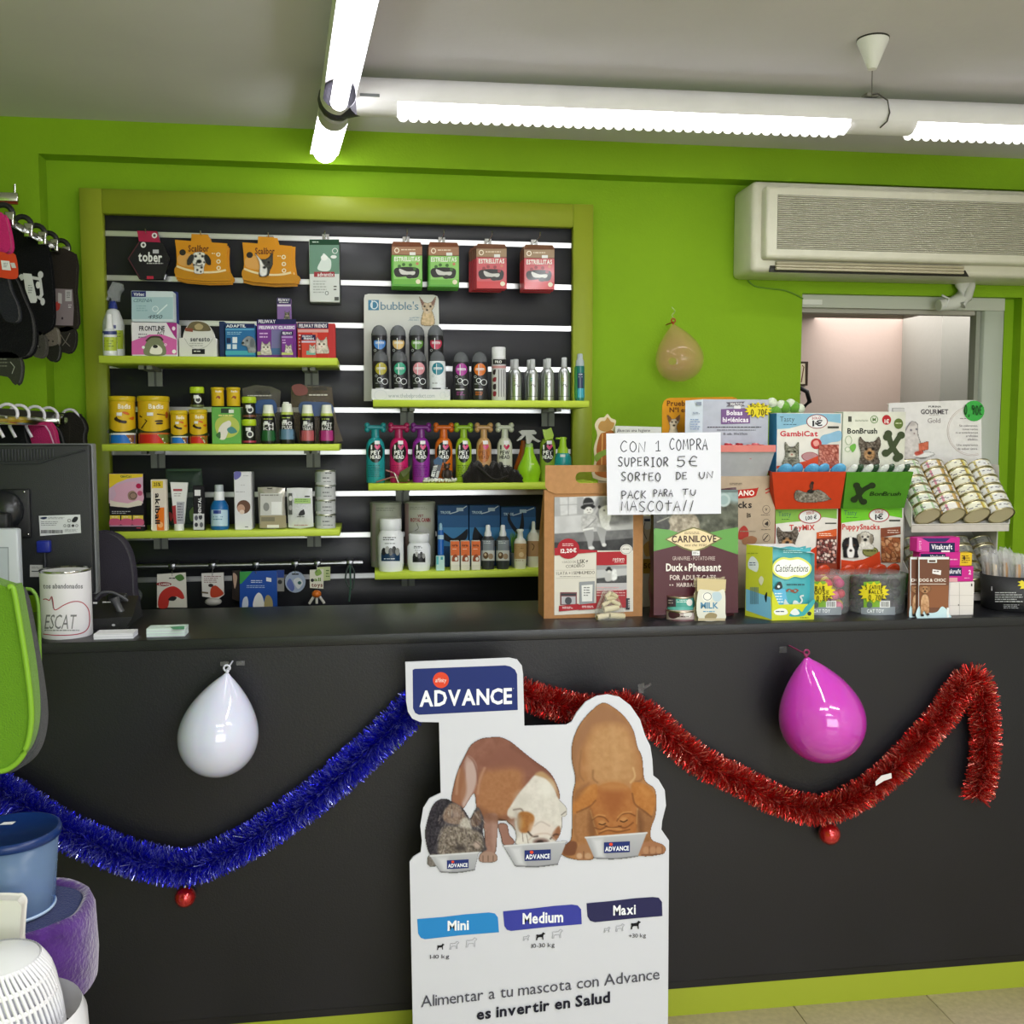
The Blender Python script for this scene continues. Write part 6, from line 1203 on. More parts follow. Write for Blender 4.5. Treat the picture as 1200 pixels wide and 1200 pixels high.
for i in range(1,5):
    (ra, za),(rb, zb_) = prof[i], prof[i+1]
    G().lathe(cx_, cy_, [(ra+.0005, za+.002),(ra+.003, za-.002),(ra+.002, za-.006)], 'gloss', 'e8e8ec', 48, cap=False).build('rib_ring', o)
g = G()
for k in range(nS):
    a = 2*math.pi*k/nS
    for i in range(1,5):
        (ra, za),(rb, zb_) = prof[i], prof[i+1]; d = .012
        f = lambda r, z, aa: (cx_+r*math.cos(aa), cy_+r*math.sin(aa), z)
        g.tube([f(ra, za, a), f((ra+rb)/2+.001,(za+zb_)/2, a+.05), f(rb, zb_, a+.10)], .0032, 'gloss', 'e8e8ec', 6, cap=False)
b_ = g.build('slat', o); b_['kind'] = 'stuff'
G().lathe(cx_, cy_, [(r*.93, z-.002) for r, z in prof], 'gloss', 'cfd0d8', 48, cap=False).build('liner', o)
G().lathe(cx_+.02, cy_, [(80*m2, zat(0,1186,1.68)),(86*m2, zat(0,1200,1.68)),(88*m2, zat(0,1240,1.68))], 'gloss', 'e2e2e6', 40, cap=False).build('lower_rim', o)
zbk = zat(0,1262,1.68)
G().bbox(cx_-.2, cx_+.1, cy_-.12, cy_+.12, zbk-.02, zbk, 'satin', 'd8d8d4', .003).build('rack_shelf', bpy.data.objects['display_rack'])
G().box(cx_-.12, cx_-.08, cy_-.02, cy_+.02,0, zbk-.02, 'satin', 'd8d8d4').build('shelf_post', bpy.data.objects['display_rack'])
# ================================================================ right side of the counter
def yb(px, py): return atz(px, py, ZC).y
# ---- kraft gable box with poster
YK = yb(695,723.5); o = empty('kraft_box', (xat(695,723, YK), YK, ZC), 'tall brown kraft gift box with cut out handle and a black and white poster', 'box')
kx0, kx1 = xat(637.5,700, YK), xat(752.8,700, YK)
def XZ(px, py, Y=None): p = at(px, py, Y or YK); return p.x, p.z
zt = zat(690,545, YK); zf = zat(690,574, YK); D = .10
g = G(); V = [(kx0, YK, ZC),(kx1, YK, ZC),(kx1, YK+D, ZC),(kx0, YK+D, ZC),(kx0, YK+.001, zf),(kx1, YK+.001, zf),(kx1, YK+.016, zf),(kx0, YK+.016, zf),(kx0, YK+D, ZC+.2),(kx1, YK+D, ZC+.2),(kx0+.012, YK+.045, ZC+.3),(kx1-.012, YK+.045, ZC+.3)]
g.add(V, [(0,3,2,1),(0,1,5,4),(3,8,9,2),(8,7,6,9),(4,5,6,7),(0,4,10),(0,10,3),(3,10,8),(8,10,7),(7,10,4),(1,11,5),(1,2,11),(2,9,11),(9,6,11),(6,5,11)], 'kraft', 'a8794f')
g.build('body', o)
hx0, hx1, hz0, hz1 = xat(674,560, YK), xat(716,560, YK), zat(695,566, YK), zat(695,553, YK)
g = G(); e0, e1 = kx0+.002, kx1-.002
lo = [(e0, zt),(e0, zf+.01),(e0+.008, zf-.002),(e0+.03, zf-.010),(e1-.03, zf-.010),(e1-.008, zf-.002),(e1, zf+.01),(e1, zt)]
hole = [(hx0+.012, hz0),(hx1-.012, hz0),(hx1-.003, hz0+.006),(hx1,(hz0+hz1)/2),(hx1-.003, hz1-.006),(hx1-.012, hz1),(hx0+.012, hz1),(hx0+.003, hz1-.006),(hx0,(hz0+hz1)/2),(hx0+.003, hz0+.006)]
mx = (hx0+hx1)/2
left = [(mx, zt),(e0, zt),(e0, zf+.01),(e0+.008, zf-.002),(e0+.03, zf-.010),(mx, zf-.010),(mx, hz0),(hx0+.012, hz0),(hx0+.003, hz0+.006),(hx0,(hz0+hz1)/2),(hx0+.003, hz1-.006),(hx0+.012, hz1),(mx, hz1)]
right = [(mx, hz1),(hx1-.012, hz1),(hx1-.003, hz1-.006),(hx1,(hz0+hz1)/2),(hx1-.003, hz0+.006),(hx1-.012, hz0),(mx, hz0),(mx, zf-.010),(e1-.03, zf-.010),(e1-.008, zf-.002),(e1, zf+.01),(e1, zt),(mx, zt)]
g.prism(left, YK-.003, YK-.0015, 'kraft', 'b08257'); g.prism(right, YK-.003, YK-.0015, 'kraft', 'b08257'); g.build('handle_flap', o)
SK = Surf(Y=YK-.0003)
g = G()
g.prints(SK, [('p', [(649.6,583),(742,580),(742,716.5),(649.6,721)], 'd3cec4')])
g.prints(SK, [   ('T', '1,5Kg', 676.5,656,689,660.5, '5a5650', -1),('t', '1 SACO DE', 659,657.5,675,660, '6a665e', -.5),('t', 'CORDERO', 663,662,685,665.5, '5a5650', -1),('t', '1 LATA + 1 SEMIHÚMEDO', 652,670,697,673.6, '5a5650', -1),('r', 651,668.2,697,668.5, 'a9a49a', -1),('r', 651,677.6,697,677.9, 'a9a49a', -1),('m', 656,675.4,684,676.6,1, '6a665e'),
   ('p', [(699,647),(734.5,646),(734.5,661.5),(699,663)], 'a52a32'),('I', 'retorn', 718,652.5,732,657.5, 'f0e6e4'),('m', 720,658.5,732,660,1, 'e9c9c9'),('e', 734,644,7.2,6.2, 'd8d5d0'),('o', 734,644,6.2,5.2,.5, '8a8680'),('m', 729.5,643,739,645,1, '6a665e'),
   ('r', 656.5,694,676,709, '7a4a50'),('r', 657.5,695.5,675,698, '3b3b40'),('r', 658,699,674.5,708, 'b0aeb2'),('e', 666,704,4,4.5, '4a4a50'),('p', [(655,710),(678,707.5),(678,714.5),(655,716.5)], 'a52a32'),('m', 659,711,673,714,2, 'f0dada'),
   ('p', [(679,682),(697,681),(696.5,708.5),(679.5,709.5)], '8f9296'),('p', [(681.5,686),(694.5,685),(694,704.5),(682,705)], 'dcdbd8'),('m', 684,688,692,700,4, '77777a'),('p', [(678,708.5),(699,706.5),(700,713.5),(678,715)], 'a52a32'),('m', 682,710,696,713,2, 'f0dada'),
   ('p', [(699,684),(734.5,683),(734.5,712),(699,713.5)], 'a0383c'),('p', [(699,683.5),(734.5,683),(734.5,691),(699,693)], 'b5b2b4'),('r', 733.5,701,738,714.5, '3b3b40'),('m', 736,703,741,713,6, 'd8d5d0'),('m', 699,688,734,700,4, 'cfa0a0')])
g.build('poster', o)
g = G(); g.lay = 22
g.prints(SK, [('p', [(650,642),(700,645),(700,647),(650,651)], 'a82a34'),('e', 666,643,13,12, 'a32530'),('T', '12,20€', 657,643.5,675.5,648, 'f3eeee', -1),('m', 659,637,673,641,2, 'e9c9c9')])
g.build('price_badge', o)
P = Paint(649.8,582.5,741.8,645,1.5, 'b4b4b4')      # the black and white photograph: a child in a hat and a small dog on a step
P.poly([(640,575),(745,575),(745,600),(640,606)], 'a6a6a8', sm=False, nz=.06, nsc=10); P.poly([(656,583),(676,582),(676,602),(657,604)], 'c6c6c8', sm=False, nz=.05, nsc=5); P.line([(666,582),(666,604)], .8, '8a8a8c'); P.line([(656,592),(676,591)], .6, '8a8a8c'); P.poly([(684,582),(700,582),(700,600),(684,602)], 'd2d2d2', sm=False)
P.poly([(640,606),(745,601),(745,622),(640,628)], 'bdbdbf', sm=False, nz=.08, nsc=14); P.poly([(640,626),(745,620),(745,634),(640,646)], '6c6c6e', sm=False, nz=.1, nsc=8); P.poly([(640,636),(700,634),(745,630),(745,650),(640,650)], '3a3a3c', sm=False, nz=.08, nsc=7); P.poly([(700,584),(730,582),(742,590),(742,612),(700,612)], '8b8b8d', soft=2, nz=.15, nsc=8)
P.ell(689,594,8.5,3.2, '202022', rot=-4); P.poly([(684,592),(684.5,585),(689,583),(694,585),(695.5,591)], '2a2a2c'); P.line([(684.5,590.5),(695,589.5)], 1.2, '8a8a8c'); P.ell(690,598,4.8,4.2, 'd5d3d0', soft=.6); P.ell(688.3,597.6,.6,.5, '333'); P.ell(692,597.2,.6,.5, '333'); P.line([(689,600.6),(691.5,600.4)], .5, '666')
P.poly([(682,604),(690,602),(698,603),(702,610),(700,616),(705,620),(694,623),(683,622),(681,615)], 'b1b0b0', nz=.12, nsc=3); P.line([(696,603),(700,596),(702,593)], 3, 'b5b4b4'); P.ell(702.3,594,1.8,2, '333'); P.line([(698,608),(690,616),(684,620)], 1, '7a7a7c')
P.poly([(684,621),(694,620),(696,630),(694,638),(697,643),(690,643),(688,634)], '98989a'); P.poly([(699,618),(710,621),(709,630),(709,637),(706,640),(703,632)], 'a2a2a4'); P.ell(693,642,3.4,2, 'd4d4d4'); P.ell(708,638.5,2.6,2.2, 'cfcfcf'); P.line([(684,621),(695,619)], 2.4, 'd9d9d9')
P.poly([(703,596),(711,592),(716,596),(716,606),(714,614),(716,620),(709,620),(704,614),(702,604)], 'dfdfdf', nz=.1, nsc=3); P.ell(708,598,1,1, '555')
P.mesh(Surf(Y=YK-.001), 'poster_photograph', o, .0006)
P = Paint(699,662.5,734.5,684,1.5, '9a9a9c'); P.poly([(699,676),(735,672),(735,684),(699,684)], '4a4a4c', sm=False, nz=.1, nsc=4); P.poly([(699,668),(735,666),(735,674),(699,678)], 'b9b9ba', sm=False); P.ell(713.5,668,4,1.6, '1f1f21'); P.ell(713.5,666,2.5,1.8, '2a2a2c'); P.ell(713.8,670,2.2,2, 'd0cecc'); P.poly([(709,673),(715,671.5),(718,674),(717,680),(710,681)], 'b5b4b4'); P.poly([(718,668),(722,668),(723,678),(717,680)], 'dcdcdc', nz=.1); P.mesh(Surf(Y=YK-.001), 'poster_photograph', o, .0010)
# ---- handwritten note
YN = min(YK, yb(815,724))-.012
o = empty('handwritten_note', (xat(778,600, YN), YN, zat(778,603, YN)), 'white paper sign handwritten CON 1 COMPRA SUPERIOR 5€ taped over the kraft box', 'sign')
c4 = [(710.4,508),(844.5,506.5),(845,602),(711.8,603.5)]
G().pxprism(c4, YN, .0006, 'paper', 'dfe0ea').build('paper_sheet', o)
G().pxprism([(716,520),(742,519),(742,534),(716,535)], YN+.0006, YK-.0035-YN-.0006, 'clear', 'e8e8e8').build('tape', o)
HW = {'C': [[(.9,.15),(.5,0),(.1,.35),(.05,.7),(.4,1),(.9,.85)]], 'O': [[(.5,0),(.1,.3),(.1,.75),(.5,1),(.9,.7),(.85,.25),(.45,.02)]], 'N': [['L', (.05,1),(.1,.1),(.85,.95),(.95,0)]], '1': [['L', (.1,.3),(.6,0),(.6,1)], ['L', (.1,1),(1,.98)]],
 'M': [['L', (.02,1),(.12,.1),(.5,.7),(.85,.05),(.98,1)]], 'P': [['L', (.2,1),(.15,.05)], [(.05,.12),(.5,0),(.95,.25),(.6,.52),(.2,.55)]], 'R': [['L', (.15,1),(.15,.05)], [(.05,.1),(.6,0),(.9,.25),(.5,.5),(.2,.52)], ['L', (.35,.52),(.95,1)]],
 'A': [['L', (0,1),(.5,.02),(.95,1)], ['L', (.2,.62),(.85,.6)]], 'S': [[(.9,.1),(.5,0),(.15,.2),(.45,.48),(.85,.7),(.6,.98),(.05,.92)]], 'U': [[(.1,.05),(.08,.6),(.4,1),(.8,.75),(.9,.05)]], 'E': [['L', (.9,.05),(.12,.08),(.15,.97),(.95,.92)], ['L', (.15,.5),(.75,.47)]], 'I': [['L', (.5,0),(.5,1)], ['L', (.2,.02),(.8,0)], ['L', (.2,1),(.8,.98)]],
 '5': [['L', (.9,.02),(.2,.05),(.15,.42)], [(.15,.42),(.7,.4),(.85,.7),(.5,1),(.05,.9)]], '€': [[(.95,.15),(.55,0),(.2,.4),(.3,.85),(.95,.95)], ['L', (0,.5),(.8,.48)]], 'T': [['L', (0,.08),(1,.02)], ['L', (.5,.05),(.45,1)]], 'D': [['L', (.2,.05),(.18,.95)], [(.0,.05),(.6,.05),(.95,.5),(.6,.9),(.05,.98)]],
 'K': [['L', (.15,0),(.15,1)], ['L', (.9,.05),(.2,.55),(.95,1)]], '/': [['L', (.8,0),(.2,1)]], 't': [['L', (0,.3),(1,.25)], ['L', (.5,0),(.45,1)]], '0': [[(.5,0),(.15,.3),(.2,.8),(.5,1),(.85,.7),(.8,.2),(.45,.02)]], '9': [[(.85,.2),(.4,.05),(.2,.35),(.6,.5),(.85,.25),(.75,.7),(.5,1)]], ',': [['L', (.5,.9),(.3,1.2)]],
 '7': [['L', (.1,.05),(.9,.05),(.4,1)]], 'B': [['L', (.15,0),(.15,1)], [(.15,.02),(.8,.15),(.3,.48),(.9,.7),(.15,1)]], 'L': [['L', (.2,0),(.15,1),(.85,.98)]], 'J': [[(.8,0),(.8,.7),(.4,1),(.1,.8)]], '3': [[(.1,.1),(.7,.05),(.7,.4),(.35,.5),(.85,.65),(.6,1),(.05,.92)]], '8': [[(.5,.5),(.2,.2),(.5,0),(.8,.2),(.5,.5),(.15,.8),(.5,1),(.85,.8),(.5,.5)]], 'G': [[(.9,.15),(.4,0),(.05,.5),(.3,1),(.9,.9),(.85,.55),(.5,.55)]]}
def hand(g, S, st, x0, x1, y0, y1, wd=1.0, col='34343c', sl=0.0):
    n = len(st); cw = (x1-x0)/n; L = []
    for i, ch in enumerate(st):
        if ch == ' ' or ch not in HW: continue
        xx = x0+i*cw+random.uniform(-.03,.03)*cw; jy = random.uniform(-.06,.06)*(y1-y0)+sl*i/n; w_ = cw*.78
        for stt in HW[ch]:
            p = stt[1:] if stt[0] == 'L' else stt
            q = [(xx+a*w_, y0+jy+b*(y1-y0)) for a, b in p]
            if stt[0] != 'L': q = smooth(q, 4, False)
            L.append(('l', q, wd, col))
    lay = g.lay; g.prints(S, L)
SN = Surf(Y=YN); g = G()
for st, x0, x1, y0, y1 in (('CON', 727,759,517,529.5),('1', 768,776,516,528),('COMPRA', 785,831,514.5,527.5),('SUPERIOR', 724,785,536,546.5),('5€', 793,821,534,546),('SORtEO', 728,776,553.5,563.5),('DE', 792,807,553.5,562),('UN', 819,837.5,552.5,560.5),
      ('PACK', 728,759,575,584.5),('PARA', 765.5,790,573.5,582),('TU', 800,818,573,580),('MASCOtA', 728,800,587,599),('//', 800,815,586,599)):
    hand(g, SN, st, x0, x1, y0, y1,1.05)
g.build('handwriting', o)
# ---- rawhide bones in a clear bag
YR = yb(716,727)+.018; o = empty('rawhide_treats', (xat(716,727, YR), YR, ZC), 'small clear bag of cream rolled rawhide bones in front of the kraft box', 'treats')
for i, (px, py, an, ln) in enumerate(((708,721,.12,.045),(723,721,-.12,.045),(716,713,.1,.045),(711,706.5,.5,.03),(721,706,-.5,.03),(716,701,.05,.03),(713,697,.7,.02),(720,697.5,-.6,.02))):
    c = at(px, py, YR-.004*(i % 2)); r_ = .0085 if ln > .04 else .006; d = Vector((math.cos(an),.25, math.sin(an)))*ln/2
    if i < 2: c.z = ZC+r_+.001
    G().tube([c-d, c-d*.8, c+d*.8, c+d], [r_*.9, r_, r_, r_*.9], 'satin', 'd8c9a0' if i % 2 else 'e2d5b0', 12).build('rawhide_roll', o)
    if ln > .04: G().tube([c-d*1.01, c-d*.97], r_*.45, 'satin', '8a7448', 10).build('roll_end', o)
pts = [at(x, y, YR-.02) for x, y in smooth([(701,727),(703,715),(708,703),(711,695),(722,695),(726,703),(731,716),(733,727)], 3, False)]
n = len(pts); back = [p+Vector((0,.045,0)) for p in pts]
G().add(pts+back, [(i, i+1, n+i+1, n+i) for i in range(n-1)]+[tuple(range(n)), tuple(range(2*n-1, n-1,-1))], 'clear', 'e8e8e0', True).build('clear_bag', o)
# ---- duck and pheasant bag
YC = yb(815,724); 
def bagmesh(px0, px1, py0, py1, Y, th, nx=22, nz=26, dy=.05, foot=None):
    """stand-up bag: rounded front, flat sealed top, small creases"""
    X0, X1, Z0, Z1_ = frame_px(px0, py0, px1, py1, Y); Z0 = foot if foot is not None else Z0
    vs, fs = [], []
    for s_ in (-1,1):
        b = len(vs)
        for j in range(nz+1):
            v = j/nz; t = th*(1-v**3)*(1 if v < .93 else .4)
            for i in range(nx+1):
                u = i/nx; wv = math.sin(math.pi*u)**.55
                vs.append((X0+(X1-X0)*u+(.003*math.sin(v*19+i) if i in (0, nx) else 0), Y+th+s_*(t*wv+.0006)+.0012*math.sin(u*31+v*17)*(j > 1)+dy*v*.0, Z0+(Z1_-Z0)*v+(.002*math.sin(u*14) if j == nz else 0)))
        for j in range(nz):
            for i in range(nx):
                a1 = b+j*(nx+1)+i; fs.append((a1, a1+1, a1+nx+2, a1+nx+1))
    return vs, fs, (X0, X1, Z0, Z1_)
vs, fs, _b = bagmesh(765,866,573,724.5, YC, .032, foot=ZC)
o = tag(G().add(vs, fs, 'gloss', '4a2029', True).build('cat_food_bag'), 'large maroon and green cat food bag with a cream diamond emblem', 'bag')
SB = Surf(Y=YC-.003, kind='gloss')
P = Paint(766,574,865,650,1.2, '3f4238'); P.poly([(766,573),(866,573),(866,605),(766,608)], '8fa3a4', sm=False, nz=.1, nsc=10); P.poly([(766,590),(800,600),(866,590),(866,645),(766,645)], '4a4c3e', soft=3, nz=.2, nsc=5); P.ell(848,586,8,8, 'a9b9b8'); P.ell(848,586,5.5,5.5, '8da2a2')
P.poly([(783,612),(790,602),(804,600),(815,604),(820,616),(816,630),(784,630)], '9a8f7c', soft=1, nz=.22, nsc=3); P.poly([(766,604),(782,610),(784,620),(766,622)], '2f2e28', nz=.1); P.line([(770,612),(784,606)], .8, 'c9c4b4'); P.line([(826,606),(845,602),(862,608)], 5, '5c5f50', soft=3)
P.poly([(766,620),(784,622),(800,626),(800,650),(766,650)], '5f9a48', sm=False, nz=.05, nsc=6); P.poly([(832,624),(866,618),(866,650),(832,650)], '5f9a48', sm=False, nz=.05, nsc=6); P.mesh(Surf(Y=YC-.0015, kind='gloss'), 'forest_picture', o, .0006)
G().prints(SB, [('p', [(766,646),(779,643),(798,638),(830,638),(852,646),(865,650),(865,718),(766,721)], '4f232d'),('p', [(767.5,619),(785,621),(800,626),(800,640),(785,643),(767.5,647)], '5f9a48'),('p', [(828,626),(846,621),(864,618),(864,648),(846,645),(828,642)], '5f9a48'),('p', [(766,646),(798,638),(830,638),(865,650),(865,656),(766,656)], '4f232d'),
   ('p', [(779,632),(800,621.5),(813,617.5),(826,621.5),(847,631),(826,643),(813,647),(800,643)], '6b6a3c'),('p', [(781.5,632),(801,622.8),(813,619),(825,622.8),(844,631),(825,641.5),(813,645.3),(801,641.5)], 'e2cfa4'),('T', 'CARNILOVE', 787,628,839.5,635.5, '3c1c1c', -.6),('m', 802,623.5,822,626.5,2, '6b4a3a'),('I', 'into the Wild', 802,637.2,828,640.2, '6b4a3a'),
   ('t', 'GRAIN-FREE - POTATO-FREE', 788,652,838,656.5, 'c9b6b0'),('T', 'Duck', 780.5,660.5,800.5,669, 'efe8e2'),('T', '&', 802,663.5,805.5,668.5, 'efe8e2'),('T', 'Pheasant', 807,660.5,845,669, 'efe8e2'),('T', 'FOR ADULT CATS', 785,674,839,679.5, 'd9c9c4'),('T', 'HAIRBALL CONTROL', 793,683,845,687.5, 'd9c9c4'),('r', 784.5,684.8,786,686.3, 'd9c9c4'),('r', 787.5,684.8,789,686.3, 'd9c9c4'),
   ('r', 811,645.6,820,651, 'e6e6e6'),('m', 812,647,819,650,2, '55555a'),('p', [(766,574),(865,574),(865,576.5),(766,576.5)], '5a6a6a')]).build('printed_front', o)
# two tins and a milk treat bag in front
def small_tin(cx, hw, y0, y1, Yc, label, wrap, txt, z0):
    return lat('pet_food_tin', label, 'tin', cx, Yc, [('rim', 'metal', 'c9b9a4', [(hw-1.2, y0+1.4),(hw-.7, y0),(hw, y0+.6),(hw, y0+2),(hw-.6, y0+2.6)]),('body', 'satin', wrap, [(hw-.6, y0+2.5),(hw-.6, y1-1.5),(hw, y1-1),(hw-.5, y1)])], txt, pr=hw-.5, z0=z0)
YT2 = yb(797.5,728)+.037
small_tin(798,17.2,713,728.5, YT2, 'lower round tin with dark red and white label before the maroon bag', '6a4a4e', [('r', 781,715,815,726, 'b9a9a4'),('s', [(784,717),(792,716),(797,721),(790,725),(784,723)], '4a2a30'),('e', 806,720,5,4, 'e0dcd4'),('m', 786,722,810,725,1, '3a2a2a')], ZC)
zt2 = zat(798,713.4, YT2)
small_tin(797.5,15.8,697,713.5, YT2+.002, 'upper round tin with turquoise label stacked on the lower one', '5aa69a', [('r', 780,700,792,711, '4a3f48'),('r', 792,700,815,711, '4f9f94'),('m', 793,703,806,707,2, 'e3ece8'),('e', 808,706,3.5,4, 'e6e2dc'),('m', 783,703,790,709,2, 'c9b9b4')], zt2)
YM2 = yb(833,728)
vs, fs, _b = bagmesh(815.5,851.5,677.5,729, YM2,.014,12,14, foot=ZC)
o = tag(G().add(vs, fs, 'clearbag', 'cdbf9a', True).build('milk_treat_bag'), 'small beige bag of milk treats standing right of the stacked tins', 'bag')
G().prints(Surf(Y=YM2-.0018, kind='gloss'), [('p', [(817,677.8),(851,679),(850,693),(817,693)], 'c9b88c'),('s', [(818,694),(826,691),(840,693),(849,692),(850,716),(848,726),(819,725)], 'd9d8cc'),('T', 'MILK', 821,706,842,713, '4f86a8'),('s', [(823,697),(829,694),(835,698),(832,704),(825,704)], 'e9e7df'),('o', 829,699,5,4.6,.7, '5a6a74'),('s', [(835,695),(843,694),(846,700),(842,705),(836,703)], 'b5c9d4'),('m', 824,716,843,719,1, '5a9ac0'),('s', [(826,722),(832,718),(840,720),(838,725),(828,726)], '9a8a64'),('r', 818,724.5,850,727.5, 'bfb190')]).build('printed_front', o)
# ---- striped snack stick cards behind the note, orange card, white card
Yq = 2.94
def card_stand(name, label, pts, col, prints, Y, d=.003, cat='card'):
    o = shape_pack(name, label, cat, pts, Y, d, 'card', col, prints)
    x = sum(p[0] for p in pts)/len(pts); X = xat(x, 600, Y); yb_ = max(p[1] for p in pts); zb = zat(x, yb_, Y)
    if zb > ZC+.002: G().box(X-.02, X+.02, Y+d, Y+d+.002, ZC, zb+.03, 'card', 'b9a888').build('stand_leg', o)
    return o
card_stand('star_card', 'star topped orange and green display card left of the note', smooth([(695,560),(697,540),(696,525),(700,510),(697,498),(702,490),(708,489),(712,485),(716,490),(722,493),(720,502),(723,512),(722,560)], 3), 'd9c9a8',
   [('s', [(698,556),(700,538),(699,526),(703,510),(708,507),(720,508),(721,556)], 'a8642c'),('s', [(701,500),(704,494),(709,493),(712,489),(716,494),(720,496),(717,503),(710,506),(703,504)], 'b58a4a'),('l', [(706,508),(705,548)], 1.4, 'd9a05a'),('l', [(713,508),(713,545)], 1.4, '7a3a1c'),('s', [(697,534),(706,528),(720,524),(721,530),(708,534),(699,541)], '7f9a3c')], Yq)
card_stand('info_card', 'white card reading Buscas una higiene, behind the handwritten note', [(721,499),(775,500.5),(775,540),(721,540)], 'dadbd6', [('t', '¿Buscas una higiene', 723,502.5,762,506, '2f2f33')], Yq-.02)
card_stand('advert_card', 'orange advert card with a small dog head, reading Prueba, behind the purple price box', [(776,545),(776,480),(776.6,474),(778.5,469.5),(782,467),(786,466.2),(858,465),(863,466.5),(866,471),(866,545)], 'd9951c',
   [('T', 'Prueba', 781.5,469.5,807,475.5, '6b3a10'),('T', 'Nº1 en', 784.5,477.5,806,483, '6b3a10')], Yq+.02)
P = Paint(780,484,800,512,1.6); P.poly([(782,487),(787,491),(793,490),(797,487),(796,494),(793,500),(795,512),(783,512),(785,500)], 'dccbb0', nz=.1, nsc=2); P.poly([(782,486),(787,491),(784,495)], '7a5234'); P.poly([(797,486),(792,490),(795,494)], '7a5234'); P.ell(787.5,494.5,.9,.9, '1c1410'); P.ell(792,494.5,.9,.9, '1c1410'); P.ell(789.8,498.6,1.3,1, '1c1410'); P.mesh(Surf(Y=Yq+.02), 'dog_picture', bpy.data.objects['advert_card'], .003)
# small yellow pack glimpsed between kraft box and maroon bag
Yz = 2.86
boxitem('snack_pack', 'yellow and grey snack pack glimpsed between the kraft box and the maroon bag', 'pack', 753,604,770,690, Yz, .03, 'cfc9b4', [('s', [(754,606),(764,606),(764,618),(756,620)], 'd9e0e6'),('r', 755,608,762,611, '3a4a6a'),('s', [(754,640),(762,634),(764,648),(757,652)], 'c9a458'),('r', 753.5,655,769,672, 'a8862c'),('T', '50', 754,660,764,666, '4a3a14'),('l', smooth([(756,612),(754,622),(758,632)], 3, False),.8, '3a3a3c')], z0=ZC)
# ---- hygiene bag dispenser on the kraft snack box
YS2 = 2.80
o = boxitem('snack_box', 'beige cardboard snack box with a red flag, under the grey bag dispenser', 'box', 842,558,908,706, YS2,.10, 'b3a088',
   [('p', [(846,576),(887,572),(889,571),(886,581),(881,583),(846,586)], 'b0281e'),('T', 'SERRANO', 846,575.5,884,581.5, 'eee6da', -1),('T', 'Snacks', 848,588,881,595.5, '2c2826', -.5),('o', 898,597,4.5,5,.5, '5a5048'),('o', 898,613,4.5,5,.5, '5a5048'),('o', 898,630,4.5,5,.5, '5a5048'),('s', [(896,614),(900,611),(900,616)], '3a322c'),('l', [(895,633),(900,627)], 1, '3a322c'),('T', 'V', 896.5,595.5,899.5,598.5, '5a5048'),
    ('l', [(897,574),(904,571)], 1.3, 'b0281e'),('l', [(897,578),(904,575)], 1.3, 'b0281e'),('m', 855,566,872,569,2, '6a5f50'),('s', [(866,622),(872,616),(877,622),(876,630),(866,632)], 'a83a30'),('s', [(870,632),(880,628),(887,631),(884,637),(872,638)], '9a6a4a'),('m', 867,622,886,625,1, '8a7c68'),('T', '5', 877,602,880,606, '3a322c'),('r', 875.5,601,876.5,607, '3a322c'),('m', 892,603,905,605,1, '7a6f60'),('m', 892,620,905,622,1, '7a6f60')], z0=ZC, kind='card')
zd = zat(875,558, YS2)+.0005
o = empty('bag_dispenser', (xat(860,557, YS2), YS2, zd), 'grey and purple hygiene bag dispenser box holding red bag rolls', 'dispenser box')
X0, X1, _, _ = frame_px(823,480,900,557, YS2+.04); zt = zat(860,468, YS2+.04)
G().bbox(X0, X1, YS2+.04, YS2+.10, zd, zt, 'card', 'b6b9c6', .001,1).build('back_box', o)
xs0 = xat(806,490, YS2+.03)
G().add([(xs0, YS2+.055, zt-.004),(X0, YS2+.039, zt),(X0, YS2+.039, zd),(xs0, YS2+.055, zd)], [(0,1,2,3)], 'card', 'd2dbe6').build('side_wing', o)
SD = Surf(Y=YS2+.039, kind='card')
G().prints(SD, [('m', 812,483,820,486,2, '5a6a8a'),('m', 809,491,821,505,5, '8fa3c4'),('r', 816,471,822,475, '8a93a4'),('p', [(851,471.5),(873,470.5),(870,473.5),(873,476),(851,476.5),(854,474)], '6a6470'),('T', 'MATCO', 856,472,870,475.2, 'e6e6ea'),('p', [(845,479.5),(879,478),(879,496),(845,497)], '7a5a8c'),('T', 'Bolsas', 851.5,481,870,486.3, 'eeeaf2'),('T', 'higiénicas', 847,489,877,494.5, 'eeeaf2'),('m', 829,500,895,502.5,1, '4a4a52'),('m', 840,503.5,888,505.5,1, '6a6a72'),('t', '15 uds. 30x20cm', 848,507,876,509.5, '4a4a52'),('r', 860,475.5,868,479, 'e0e0e2')]).build('printed_front', o)
g = G(); g.lay = 14
g.prints(Surf(Y=YS2+.036, kind='card'), [('star', 888.5,480.5,16.5,9.5, 'e2d02e')]); hand(g, Surf(Y=YS2+.035, kind='card'), 'BOLSA', 879,900,473,477,.6, '2a2618'); hand(g, Surf(Y=YS2+.035, kind='card'), '0,70€', 880,900,479.5,486.5,.8, '2a2618'); g.build('price_star', o)
